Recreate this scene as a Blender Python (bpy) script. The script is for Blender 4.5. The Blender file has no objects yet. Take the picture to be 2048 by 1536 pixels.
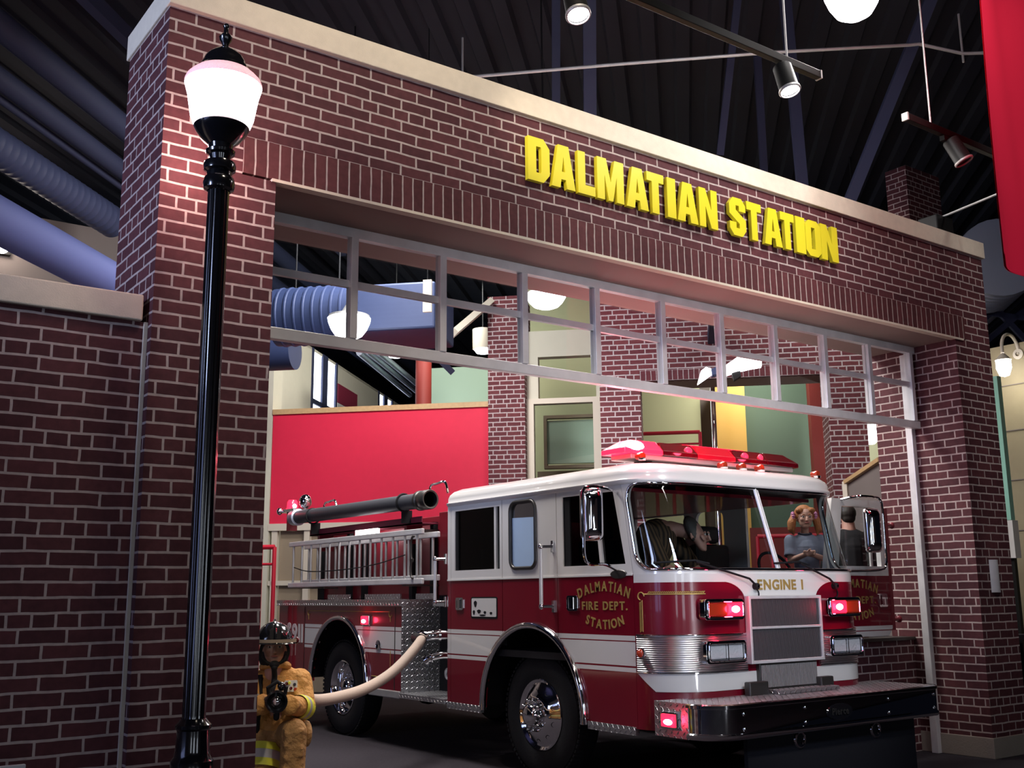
import bpy, math, random
from mathutils import Vector, Matrix
from mathutils.geometry import tessellate_polygon
random.seed(7)
PI = math.pi
SC = bpy.context.scene
COL = SC.collection
# ------------------------------------------------------------------ camera
FPX = 2119.08
YAW, PIT, ROL = [math.radians(a) for a in (35.9177, 11.2605, -0.55498)]
CF = Vector((math.sin(YAW) * math.cos(PIT), math.cos(YAW) * math.cos(PIT), math.sin(PIT)))
_r = Vector((math.cos(YAW), -math.sin(YAW), 0))
_u = _r.cross(CF)
CR = _r * math.cos(ROL) + _u * math.sin(ROL)
CU = -_r * math.sin(ROL) + _u * math.cos(ROL)
CC = Vector((0, 0, 1.55))
cam = bpy.data.cameras.new('camera')
cam.sensor_fit = 'HORIZONTAL'
cam.sensor_width = 36.0
cam.lens = FPX / 2048 * 36.0
cam.clip_start = 0.05
cam.clip_end = 200
camo = bpy.data.objects.new('camera', cam)
COL.objects.link(camo)
camo.matrix_world = Matrix(((CR.x, CU.x, -CF.x, CC.x), (CR.y, CU.y, -CF.y, CC.y), (CR.z, CU.z, -CF.z, CC.z), (0, 0, 0, 1)))
SC.camera = camo
# ------------------------------------------------------------------ world, exposure, lights
W = bpy.data.worlds.new('world')
SC.world = W
W.use_nodes = True
W.node_tree.nodes['Background'].inputs[0].default_value = (0.30, 0.34, 0.62, 1)
W.node_tree.nodes['Background'].inputs[1].default_value = 0.006
SC.view_settings.view_transform = 'Standard'
SC.view_settings.look = 'None'
SC.view_settings.gamma = 1.0
SC.view_settings.exposure = 0.0
SC.view_settings.use_curve_mapping = False
SC.cycles.use_denoising = True
SC.cycles.max_bounces = 8
SC.cycles.transparent_max_bounces = 16
SC.cycles.sample_clamp_indirect = 4.0
SC.cycles.caustics_reflective = False
SC.cycles.caustics_refractive = False


def lamp(name, kind, loc, power, color, size=0.2, aim=None, spot=None, blend=0.5, size_y=None):
    l = bpy.data.lights.new(name, kind)
    l.energy = power
    l.color = color
    if kind == 'AREA':
        l.size = size
        if size_y:
            l.shape = 'RECTANGLE'
            l.size_y = size_y
    else:
        l.shadow_soft_size = size
    if kind == 'SPOT':
        l.spot_size = math.radians(spot)
        l.spot_blend = blend
    o = bpy.data.objects.new(name, l)
    COL.objects.link(o)
    o.location = loc
    if aim is not None:
        o.rotation_euler = (Vector(aim) - Vector(loc)).to_track_quat('-Z', 'Y').to_euler()
    return o


WARM = (1.0, 0.86, 0.70)
WHITE = (1.0, 0.95, 0.92)
COOL = (0.55, 0.66, 1.0)
# added hall spots in front of the facade, for assumed unseen ceiling lamps
lamp('hall_lamp_light', 'SPOT', (2.9, 2.6, 7.4), 520, WARM, 0.4, aim=(3.2, 5.8, 4.8), spot=70, blend=1.0)
lamp('hall_lamp_light', 'SPOT', (6.2, 2.4, 7.4), 640, WHITE, 0.4, aim=(6.4, 5.8, 4.85), spot=62, blend=1.0)
lamp('hall_lamp_light', 'SPOT', (9.4, 2.4, 7.4), 130, WHITE, 0.4, aim=(9.4, 5.8, 4.7), spot=66, blend=1.0)
lamp('hall_lamp_light', 'SPOT', (5.4, -0.6, 6.8), 900, WHITE, 0.35, aim=(6.8, 5.8, 1.35), spot=21, blend=0.8)  # added unseen spot, narrowed to brighten only the truck front
# added unseen cool lamps imitating blue daylight assumed from the left
lamp('window_daylight', 'SPOT', (-4.5, 4.6, 4.4), 1300, COOL, 0.7, aim=(1.73, 6.3, 4.3), spot=34, blend=0.8)  # added spot in mid-hall, throws blue light on the pillar's left face
lamp('window_daylight', 'AREA', (-6.5, 7.5, 3.6), 75, COOL, 2.5, aim=(0.5, 13.0, 6.5), size_y=2.0)  # added area lamp that tints the left ducts blue
lamp('window_daylight', 'SPOT', (2.2, -1.2, 5.6), 900, (0.62, 0.72, 1.0), 0.5, aim=(6.7, 5.9, 1.35), spot=21, blend=0.8)  # added cool spot with no window behind it, brightens the truck front
lamp('hall_lamp_light', 'SPOT', (2.9, 2.2, 5.4), 260, WARM, 0.15, aim=(3.2, 7.1, 0.9), spot=15, blend=0.7)  # unseen spot put in to brighten the kneeling firefighter
lamp('hall_lamp_light', 'SPOT', (6.6, 0.6, 7.6), 420, WHITE, 0.3, aim=(8.0, 3.8, 5.2), spot=40, blend=0.8)  # extra unseen spot that lifts the red banner
# added area lamps hidden behind the header, for the bay's assumed ceiling light
lamp('bay_lamp_light', 'AREA', (4.6, 9.4, 6.4), 300, WHITE, 1.6, aim=(5.6, 9.2, 0.0))
lamp('bay_lamp_light', 'AREA', (7.6, 8.2, 5.9), 230, WHITE, 1.6, aim=(7.2, 8.0, 0.0))
lamp('bay_lamp_light', 'AREA', (6.6, 11.4, 7.1), 380, WHITE, 1.4, aim=(7.2, 16.5, 3.2))
lamp('floor_uplight', 'SPOT', (5.6, -2.6, 0.5), 900, (0.90, 0.92, 1.0), 0.4, aim=(6.5, 6.3, 3.75), spot=40, blend=1.0)  # added low fill from behind the camera for frame and soffit, no real fixture
lamp('room_lamp_light', 'AREA', (10.05, 15.6, 7.2), 130, (1.0, 0.97, 0.85), 0.8, aim=(10.6, 19.0, 2.5))  # hidden fill added to brighten the room behind the glass door
lamp('room_lamp_light', 'AREA', (13.3, 11.4, 5.7), 70, (1.0, 0.95, 0.85), 0.7, aim=(14.2, 13.2, 2.2))  # hidden fill added behind the lintel to brighten the inner opening
lamp('bay_lamp_light', 'AREA', (11.6, 8.6, 6.4), 45, (1.0, 0.93, 0.85), 1.0, aim=(12.8, 12.0, 3.6))

S2 = math.sqrt(0.5)


def at(x, y, **k):
    """point of the place seen at photo pixel x, y on the plane X=, Y=, Z= or W= (W runs into the bay at 45 degrees)"""
    d = CR * ((x - 1024) / FPX) + CU * ((768 - y) / FPX) + CF
    (a, v), = k.items()
    if a == 'W':
        n = Vector((S2, S2, 0))
    elif a == 'U':
        n = Vector((S2, -S2, 0))
    else:
        n = Vector((a == 'X', a == 'Y', a == 'Z'))
    t = (v - CC.dot(n)) / d.dot(n)
    return CC + d * t


def uw(u, w, z=0.0):
    return Vector(((u + w) * S2, (w - u) * S2, z))


# ------------------------------------------------------------------ materials
def new_mat(name):
    m = bpy.data.materials.new(name)
    m.use_nodes = True
    nt = m.node_tree
    return m, nt, nt.nodes['Principled BSDF']


def mat(name, col, rough=0.5, metal=0.0, coat=0.0, emit=None, es=0.0, noise=0.0, nscale=8.0, bump=0.0, bscale=60.0, spec=0.5, trans=0.0, bdist=0.01):
    m, nt, b = new_mat(name)
    b.inputs['Base Color'].default_value = (*col, 1)
    b.inputs['Roughness'].default_value = rough
    b.inputs['Metallic'].default_value = metal
    b.inputs['Coat Weight'].default_value = coat
    b.inputs['Coat Roughness'].default_value = 0.04
    b.inputs['Specular IOR Level'].default_value = spec
    b.inputs['Transmission Weight'].default_value = trans
    if emit:
        b.inputs['Emission Color'].default_value = (*emit, 1)
        b.inputs['Emission Strength'].default_value = es
    tc = nt.nodes.new('ShaderNodeTexCoord')
    if noise:
        n = nt.nodes.new('ShaderNodeTexNoise')
        n.inputs['Scale'].default_value = nscale
        n.inputs['Detail'].default_value = 5
        nt.links.new(tc.outputs['Object'], n.inputs['Vector'])
        r = nt.nodes.new('ShaderNodeMapRange')
        r.inputs[3].default_value = 1 - noise
        r.inputs[4].default_value = 1 + noise
        nt.links.new(n.outputs['Fac'], r.inputs[0])
        h = nt.nodes.new('ShaderNodeMix')
        h.data_type = 'RGBA'
        h.blend_type = 'MULTIPLY'
        h.inputs[0].default_value = 1
        h.inputs[6].default_value = (*col, 1)
        nt.links.new(r.outputs[0], h.inputs[7])
        nt.links.new(h.outputs[2], b.inputs['Base Color'])
    if bump:
        n = nt.nodes.new('ShaderNodeTexNoise')
        n.inputs['Scale'].default_value = bscale
        n.inputs['Detail'].default_value = 4
        nt.links.new(tc.outputs['Object'], n.inputs['Vector'])
        bp = nt.nodes.new('ShaderNodeBump')
        bp.inputs['Strength'].default_value = bump
        bp.inputs['Distance'].default_value = bdist
        nt.links.new(n.outputs['Fac'], bp.inputs['Height'])
        nt.links.new(bp.outputs[0], b.inputs['Normal'])
    return m


def math_node(nt, op, a, b=None, c=None):
    n = nt.nodes.new('ShaderNodeMath')
    n.operation = op
    for i, v in enumerate((a, b, c)):
        if v is None:
            continue
        if isinstance(v, (int, float)):
            n.inputs[i].default_value = v
        else:
            nt.links.new(v, n.inputs[i])
    return n.outputs[0]


def brick_mat(name, c1, c2, mortar, bw=0.236, bh=0.078, squash=True, offset=0.5, ms=0.0075, dx=0.0, dz=0.0):
    m, nt, b = new_mat(name)
    uv = nt.nodes.new('ShaderNodeUVMap')
    mp = nt.nodes.new('ShaderNodeMapping')
    mp.inputs['Location'].default_value = (dx, dz, 0)
    nt.links.new(uv.outputs[0], mp.inputs[0])
    # slight unevenness of hand laid rows
    nz = nt.nodes.new('ShaderNodeTexNoise')
    nz.inputs['Scale'].default_value = 6
    nt.links.new(uv.outputs[0], nz.inputs['Vector'])
    mx = nt.nodes.new('ShaderNodeMix')
    mx.data_type = 'RGBA'
    mx.blend_type = 'LINEAR_LIGHT'
    mx.inputs[0].default_value = 0.006
    nt.links.new(mp.outputs[0], mx.inputs[6])
    nt.links.new(nz.outputs['Color'], mx.inputs[7])
    br = nt.nodes.new('ShaderNodeTexBrick')
    br.offset = offset
    br.offset_frequency = 2
    br.squash = 0.5 if squash else 1.0
    br.squash_frequency = 6
    br.inputs['Scale'].default_value = 1.0
    br.inputs['Brick Width'].default_value = bw
    br.inputs['Row Height'].default_value = bh
    br.inputs['Mortar Size'].default_value = ms
    br.inputs['Mortar Smooth'].default_value = 0.15
    br.inputs['Bias'].default_value = 0.0
    br.inputs['Color1'].default_value = (*c1, 1)
    br.inputs['Color2'].default_value = (*c2, 1)
    br.inputs['Mortar'].default_value = (*mortar, 1)
    nt.links.new(mx.outputs[2], br.inputs['Vector'])
    n2 = nt.nodes.new('ShaderNodeTexNoise')
    n2.inputs['Scale'].default_value = 22
    n2.inputs['Detail'].default_value = 6
    nt.links.new(uv.outputs[0], n2.inputs['Vector'])
    r = nt.nodes.new('ShaderNodeMapRange')
    r.inputs[3].default_value = 0.62
    r.inputs[4].default_value = 1.35
    nt.links.new(n2.outputs['Fac'], r.inputs[0])
    ml = nt.nodes.new('ShaderNodeMix')
    ml.data_type = 'RGBA'
    ml.blend_type = 'MULTIPLY'
    ml.inputs[0].default_value = 1
    nt.links.new(br.outputs['Color'], ml.inputs[6])
    nt.links.new(r.outputs[0], ml.inputs[7])
    nt.links.new(ml.outputs[2], b.inputs['Base Color'])
    b.inputs['Roughness'].default_value = 0.75
    b.inputs['Specular IOR Level'].default_value = 0.25
    inv = math_node(nt, 'SUBTRACT', 1.0, br.outputs['Fac'])
    hh = math_node(nt, 'MULTIPLY_ADD', n2.outputs['Fac'], 0.35, inv)
    bp = nt.nodes.new('ShaderNodeBump')
    bp.inputs['Strength'].default_value = 0.7
    bp.inputs['Distance'].default_value = 0.008
    nt.links.new(hh, bp.inputs['Height'])
    nt.links.new(bp.outputs[0], b.inputs['Normal'])
    return m


def diamond_mat(name, col=(0.62, 0.62, 0.64), k=16.0):
    """aluminium tread plate: raised lozenges in alternating directions, on box UVs in metres"""
    m, nt, b = new_mat(name)
    uv = nt.nodes.new('ShaderNodeUVMap')
    sp = nt.nodes.new('ShaderNodeSeparateXYZ')
    nt.links.new(uv.outputs[0], sp.inputs[0])
    p = math_node(nt, 'MULTIPLY', math_node(nt, 'ADD', sp.outputs[0], sp.outputs[1]), k)
    q = math_node(nt, 'MULTIPLY', math_node(nt, 'SUBTRACT', sp.outputs[0], sp.outputs[1]), k)
    fp = math_node(nt, 'ABSOLUTE', math_node(nt, 'SUBTRACT', math_node(nt, 'FRACT', p), 0.5))
    fq = math_node(nt, 'ABSOLUTE', math_node(nt, 'SUBTRACT', math_node(nt, 'FRACT', q), 0.5))
    par = math_node(nt, 'FLOORED_MODULO', math_node(nt, 'ADD', math_node(nt, 'FLOOR', p), math_node(nt, 'FLOOR', q)), 2.0)
    a1 = math_node(nt, 'MULTIPLY_ADD', fp, 2.0, math_node(nt, 'MULTIPLY', fq, 6.0))
    a2 = math_node(nt, 'MULTIPLY_ADD', fq, 2.0, math_node(nt, 'MULTIPLY', fp, 6.0))
    mixv = math_node(nt, 'ADD', math_node(nt, 'MULTIPLY', a1, par), math_node(nt, 'MULTIPLY', a2, math_node(nt, 'SUBTRACT', 1.0, par)))
    hgt = nt.nodes.new('ShaderNodeMapRange')
    hgt.inputs[1].default_value = 0.75
    hgt.inputs[2].default_value = 1.15
    hgt.inputs[3].default_value = 1.0
    hgt.inputs[4].default_value = 0.0
    nt.links.new(mixv, hgt.inputs[0])
    bp = nt.nodes.new('ShaderNodeBump')
    bp.inputs['Strength'].default_value = 1.0
    bp.inputs['Distance'].default_value = 0.006
    nt.links.new(hgt.outputs[0], bp.inputs['Height'])
    nt.links.new(bp.outputs[0], b.inputs['Normal'])
    b.inputs['Base Color'].default_value = (*col, 1)
    b.inputs['Metallic'].default_value = 1.0
    rr = nt.nodes.new('ShaderNodeMapRange')
    rr.inputs[3].default_value = 0.42
    rr.inputs[4].default_value = 0.2
    nt.links.new(hgt.outputs[0], rr.inputs[0])
    nt.links.new(rr.outputs[0], b.inputs['Roughness'])
    return m


def glass_mat(name, tint=(1, 1, 1), refl=1.0, ior=1.5):
    m = bpy.data.materials.new(name)
    m.use_nodes = True
    nt = m.node_tree
    nt.nodes.clear()
    o = nt.nodes.new('ShaderNodeOutputMaterial')
    t = nt.nodes.new('ShaderNodeBsdfTransparent')
    t.inputs[0].default_value = (*tint, 1)
    g = nt.nodes.new('ShaderNodeBsdfGlossy')
    g.inputs['Roughness'].default_value = 0.01
    f = nt.nodes.new('ShaderNodeLayerWeight')
    f.inputs[0].default_value = 0.5
    sch = math_node(nt, 'MULTIPLY_ADD', math_node(nt, 'POWER', f.outputs['Facing'], 5.0), 0.9, 0.045 * ior / 1.5)
    mm = math_node(nt, 'MULTIPLY', sch, refl)
    mx = nt.nodes.new('ShaderNodeMixShader')
    nt.links.new(mm, mx.inputs[0])
    nt.links.new(t.outputs[0], mx.inputs[1])
    nt.links.new(g.outputs[0], mx.inputs[2])
    nt.links.new(mx.outputs[0], o.inputs[0])
    return m


def paint_mat(name, bands, red, white):
    """two-tone gloss paint: red, with white where object height lies in one of the bands"""
    m, nt, b = new_mat(name)
    tc = nt.nodes.new('ShaderNodeTexCoord')
    sp = nt.nodes.new('ShaderNodeSeparateXYZ')
    nt.links.new(tc.outputs['Object'], sp.inputs[0])
    tot = None
    for lo, hi in bands:
        v = math_node(nt, 'MULTIPLY', math_node(nt, 'GREATER_THAN', sp.outputs[2], lo), math_node(nt, 'LESS_THAN', sp.outputs[2], hi))
        tot = v if tot is None else math_node(nt, 'MAXIMUM', tot, v)
    mx = nt.nodes.new('ShaderNodeMix')
    mx.data_type = 'RGBA'
    mx.inputs[6].default_value = (*red, 1)
    mx.inputs[7].default_value = (*white, 1)
    if tot is None:
        mx.inputs[0].default_value = 0
    else:
        nt.links.new(tot, mx.inputs[0])
    nt.links.new(mx.outputs[2], b.inputs['Base Color'])
    b.inputs['Roughness'].default_value = 0.25
    b.inputs['Coat Weight'].default_value = 0.7
    b.inputs['Coat Roughness'].default_value = 0.03
    return m


RED = (0.195, 0.0045, 0.018)
WHT = (0.80, 0.78, 0.76)
M = {}
M['brick'] = brick_mat('red_brick', (0.072, 0.023, 0.028), (0.114, 0.036, 0.041), (0.47, 0.385, 0.36))
M['brick_bay'] = brick_mat('red_brick_bay', (0.105, 0.026, 0.034), (0.145, 0.037, 0.043), (0.44, 0.37, 0.38), ms=0.010)
M['soldier'] = brick_mat('soldier_brick', (0.085, 0.027, 0.029), (0.125, 0.039, 0.042), (0.46, 0.38, 0.35), bw=0.079, bh=0.245, squash=False, offset=0.0, ms=0.006, dz=0.1135)
M['stone'] = mat('cast_stone', (0.76, 0.67, 0.53), 0.8, noise=0.12, nscale=14, bump=0.25, bscale=120)
M['stone_base'] = mat('stone_base', (0.30, 0.26, 0.22), 0.85, noise=0.1, bump=0.2)
M['soffit'] = mat('soffit_plaster', (0.30, 0.215, 0.19), 0.85, noise=0.10, nscale=1.5)
M['floor'] = mat('dark_carpet', (0.050, 0.044, 0.052), 0.95, noise=0.25, nscale=30, bump=0.5, bscale=300, spec=0.1)
M['deck'] = mat('ceiling_deck', (0.009, 0.0095, 0.019), 0.8, noise=0.15)
M['beam'] = mat('ceiling_steel', (0.024, 0.031, 0.075), 0.7)
M['bulkhead'] = mat('blue_bulkhead', (0.085, 0.11, 0.30), 0.7)  # the blue light falling on it is put into this base colour
M['duct_blue'] = mat('blue_grey_duct', (0.045, 0.058, 0.13), 0.6)
M['duct'] = mat('painted_duct', (0.022, 0.036, 0.10), 0.55)  # blue light on the bay ducts is worked into their colour
M['galv'] = mat('galvanised_duct', (0.5, 0.55, 0.68), 0.4, metal=0.7)
M['alu'] = mat('brushed_aluminium', (0.80, 0.79, 0.80), 0.34, metal=0.3, noise=0.22, nscale=6)
M['alu_dull'] = mat('dull_aluminium', (0.55, 0.54, 0.53), 0.5, metal=0.6, noise=0.15, nscale=9)
M['chrome'] = mat('chrome', (0.86, 0.86, 0.88), 0.06, metal=1.0)
M['black_gloss'] = mat('black_gloss_paint', (0.006, 0.006, 0.008), 0.16, coat=0.6)
M['black'] = mat('black_matte', (0.012, 0.012, 0.014), 0.7, spec=0.2)
M['black_track'] = mat('black_track', (0.006, 0.006, 0.006), 0.55, spec=0.3)
M['rubber'] = mat('tyre_rubber', (0.012, 0.012, 0.014), 0.6, spec=0.3, bump=0.2)
M['chassis'] = mat('dark_chassis', (0.008, 0.008, 0.010), 0.85, spec=0.1)
M['skirt'] = mat('dark_grey_skirt', (0.018, 0.018, 0.022), 0.8, noise=0.2, nscale=60, spec=0.1)
M['yellow'] = mat('yellow_letter', (0.80, 0.70, 0.03), 0.35, spec=0.5)
M['red_paint'] = paint_mat('red_gloss', [], RED, WHT)
M['white_paint'] = mat('white_gloss', WHT, 0.25, coat=0.7)
STR = [(0.949, 0.983), (0.997, 1.179), (1.188, 1.227)]
M['cab_paint'] = paint_mat('cab_two_tone', STR + [(1.70, 9)], RED, WHT)
M['front_paint'] = paint_mat('cab_front_two_tone', [(1.635, 9)], RED, WHT)
M['body_paint'] = paint_mat('body_striped', STR, RED, WHT)
M['red_frame'] = mat('dark_red_body', (0.20, 0.010, 0.022), 0.4, coat=0.3)
M['gold'] = mat('gold_leaf', (0.72, 0.50, 0.16), 0.38, metal=0.55)
M['diamond'] = diamond_mat('tread_plate')
M['ribbed'] = mat('ribbed_steel', (0.60, 0.60, 0.62), 0.28, metal=1.0)
M['glass'] = glass_mat('clear_glass', (0.93, 0.95, 0.96), 0.8)
M['glass_dark'] = glass_mat('tinted_glass', (0.22, 0.24, 0.25), 1.3)
M['glass_ws'] = glass_mat('windscreen_glass', (0.62, 0.66, 0.66), 1.0)
M['film'] = mat('pale_blue_window_film', (0.50, 0.68, 0.95), 0.25, coat=0.5, noise=0.12, nscale=3)  # bright reflection in the mid window, painted as a pale blue colour
M['mirror'] = mat('mirror_glass', (0.85, 0.87, 0.9), 0.02, metal=1.0)
M['lens_red'] = mat('red_lens', (0.085, 0.002, 0.006), 0.12, coat=0.5)
M['lens_red_mid'] = mat('glowing_red_lens', (0.25, 0.004, 0.012), 0.15, emit=(1.0, 0.010, 0.035), es=0.55, coat=0.4)
M['lens_red_lit'] = mat('lit_red_lens', (0.7, 0.02, 0.04), 0.2, emit=(1.0, 0.010, 0.035), es=4.0)
M['lens_white_hot'] = mat('lit_lamp_core', (1, 0.6, 0.6), 0.2, emit=(1.0, 0.42, 0.5), es=40.0)
M['lens_amber'] = mat('amber_lens', (0.30, 0.030, 0.012), 0.15, emit=(1.0, 0.08, 0.02), es=0.06, coat=0.5)
M['lens_clear'] = mat('headlamp_glass', (0.72, 0.75, 0.80), 0.1, metal=0.25, coat=1.0, bump=0.7, bscale=45)
M['lamp_white'] = mat('lamp_bowl', (1, 1, 1), 0.4, emit=(1.0, 0.95, 0.98), es=14.0)
M['lamp_glow'] = mat('street_lamp_glass', (1, 0.9, 0.9), 0.3, emit=(1.0, 0.80, 0.84), es=9.0)
M['lamp_shoulder'] = mat('street_lamp_shoulder_glass', (0.9, 0.7, 0.72), 0.15, emit=(1.0, 0.52, 0.60), es=0.75, bump=0.8, bscale=110)
M['window_day'] = mat('daylight_window', (0.8, 0.9, 1), 0.3, emit=(0.80, 0.88, 1.0), es=5.0)
M['cream'] = mat('cream_wall', (0.62, 0.60, 0.50), 0.85, noise=0.04)
M['cream_trim'] = mat('cream_trim', (0.66, 0.60, 0.50), 0.6)
M['lime'] = mat('yellow_green_wall', (0.54, 0.56, 0.34), 0.85)
M['mint'] = mat('mint_wall', (0.42, 0.58, 0.46), 0.85)
M['mint_strip'] = mat('mint_panel', (0.30, 0.62, 0.50), 0.6)
M['darkgreen'] = mat('dark_green_wall', (0.10, 0.15, 0.105), 0.85)
M['ochre'] = mat('ochre_column', (0.75, 0.44, 0.10), 0.7)
M['red_wall'] = mat('red_partition', (0.72, 0.012, 0.06), 0.65, noise=0.05)
M['red_col'] = mat('red_column', (0.19, 0.018, 0.013), 0.6)
M['wood'] = mat('light_wood', (0.55, 0.36, 0.18), 0.5, noise=0.2, nscale=20)
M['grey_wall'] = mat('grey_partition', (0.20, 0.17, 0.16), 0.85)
M['taupe'] = mat('taupe_panel', (0.30, 0.24, 0.17), 0.8)
M['beige_wall'] = mat('beige_block_wall', (0.36, 0.31, 0.20), 0.85, noise=0.08)
M['red_rail'] = mat('red_railing', (0.42, 0.012, 0.03), 0.4)
M['banner'] = mat('red_banner', (0.62, 0.014, 0.045), 0.85, noise=0.05, nscale=3, spec=0.1)
M['sign_white'] = mat('sign_white', (0.75, 0.74, 0.72), 0.6)
M['sign_maroon'] = mat('sign_maroon', (0.22, 0.02, 0.05), 0.6)
M['hose'] = mat('woven_hose', (0.56, 0.44, 0.36), 0.8, noise=0.12, nscale=80, bump=0.3, bscale=200)
M['tube_grey'] = mat('grey_suction_hose', (0.050, 0.053, 0.064), 0.5)
M['slat_grey'] = mat('grille_slat_grey', (0.20, 0.19, 0.20), 0.4, metal=0.6)
M['steel_dark'] = mat('dark_steel', (0.10, 0.095, 0.09), 0.4, metal=0.8)
M['seat'] = mat('dark_vinyl', (0.018, 0.018, 0.022), 0.5)
M['skin'] = mat('skin', (0.56, 0.30, 0.23), 0.55, noise=0.06)
M['skin_dim'] = mat('skin_fair', (0.62, 0.36, 0.28), 0.55, noise=0.05)
M['turnout'] = mat('tan_turnout_cloth', (0.62, 0.31, 0.085), 0.85, noise=0.14, nscale=14, bump=0.9, bscale=13, bdist=0.05)
M['turnout_pants'] = mat('tan_turnout_trousers', (0.40, 0.215, 0.075), 0.85, noise=0.16, nscale=12, bump=0.9, bscale=13, bdist=0.05)
M['hivis'] = mat('yellow_reflective_tape', (0.72, 0.72, 0.06), 0.5)
M['silver_tape'] = mat('silver_reflective_tape', (0.5, 0.5, 0.52), 0.4, metal=0.3)
M['glove'] = mat('leather_glove', (0.22, 0.17, 0.11), 0.8, bump=0.3)
M['helmet'] = mat('black_helmet', (0.010, 0.011, 0.013), 0.15, coat=0.8)
M['visor'] = glass_mat('clear_visor', (0.93, 0.94, 0.90), 0.9)
M['shield'] = glass_mat('amber_tinted_shield', (0.90, 0.87, 0.78), 1.5)
M['hair_red'] = mat('strawberry_blonde_hair', (0.42, 0.16, 0.055), 0.6, bump=0.6, bscale=90)
M['shirt_blue'] = mat('grey_blue_tshirt', (0.21, 0.24, 0.33), 0.85, noise=0.06, bump=0.3, bscale=30)
M['pink'] = mat('pink_scrunchie', (0.62, 0.26, 0.46), 0.8)
M['dark_cloth'] = mat('dark_clothing', (0.010, 0.009, 0.011), 0.85)
M['jeans'] = mat('dark_denim', (0.03, 0.035, 0.06), 0.85)
M['hair_dark'] = mat('dark_hair', (0.02, 0.014, 0.010), 0.6)
M['hair_grey'] = mat('greying_hair', (0.10, 0.09, 0.08), 0.6, bump=0.5, bscale=90)


def stripe_shirt():
    m, nt, b = new_mat('striped_shirt')
    tc = nt.nodes.new('ShaderNodeTexCoord')
    w = nt.nodes.new('ShaderNodeTexWave')
    w.inputs['Scale'].default_value = 9
    w.inputs['Distortion'].default_value = 1.5
    w.inputs['Detail'].default_value = 1
    nt.links.new(tc.outputs['Object'], w.inputs[0])
    mx = nt.nodes.new('ShaderNodeMix')
    mx.data_type = 'RGBA'
    mx.inputs[6].default_value = (0.02, 0.015, 0.012, 1)
    mx.inputs[7].default_value = (0.17, 0.10, 0.05, 1)
    nt.links.new(w.outputs['Fac'], mx.inputs[0])
    nt.links.new(mx.outputs[2], b.inputs['Base Color'])
    b.inputs['Roughness'].default_value = 0.85
    return m


M['shirt_stripe'] = stripe_shirt()


def rib_bump(m, scale, axis=2, dist=0.004):
    nt = m.node_tree
    b = nt.nodes['Principled BSDF']
    tc = nt.nodes.new('ShaderNodeTexCoord')
    sp = nt.nodes.new('ShaderNodeSeparateXYZ')
    nt.links.new(tc.outputs['Object'], sp.inputs[0])
    s = math_node(nt, 'SINE', math_node(nt, 'MULTIPLY', sp.outputs[axis], scale))
    bp = nt.nodes.new('ShaderNodeBump')
    bp.inputs['Strength'].default_value = 0.8
    bp.inputs['Distance'].default_value = dist
    nt.links.new(s, bp.inputs['Height'])
    nt.links.new(bp.outputs[0], b.inputs['Normal'])


rib_bump(M['ribbed'], 2 * PI / 0.016)


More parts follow.
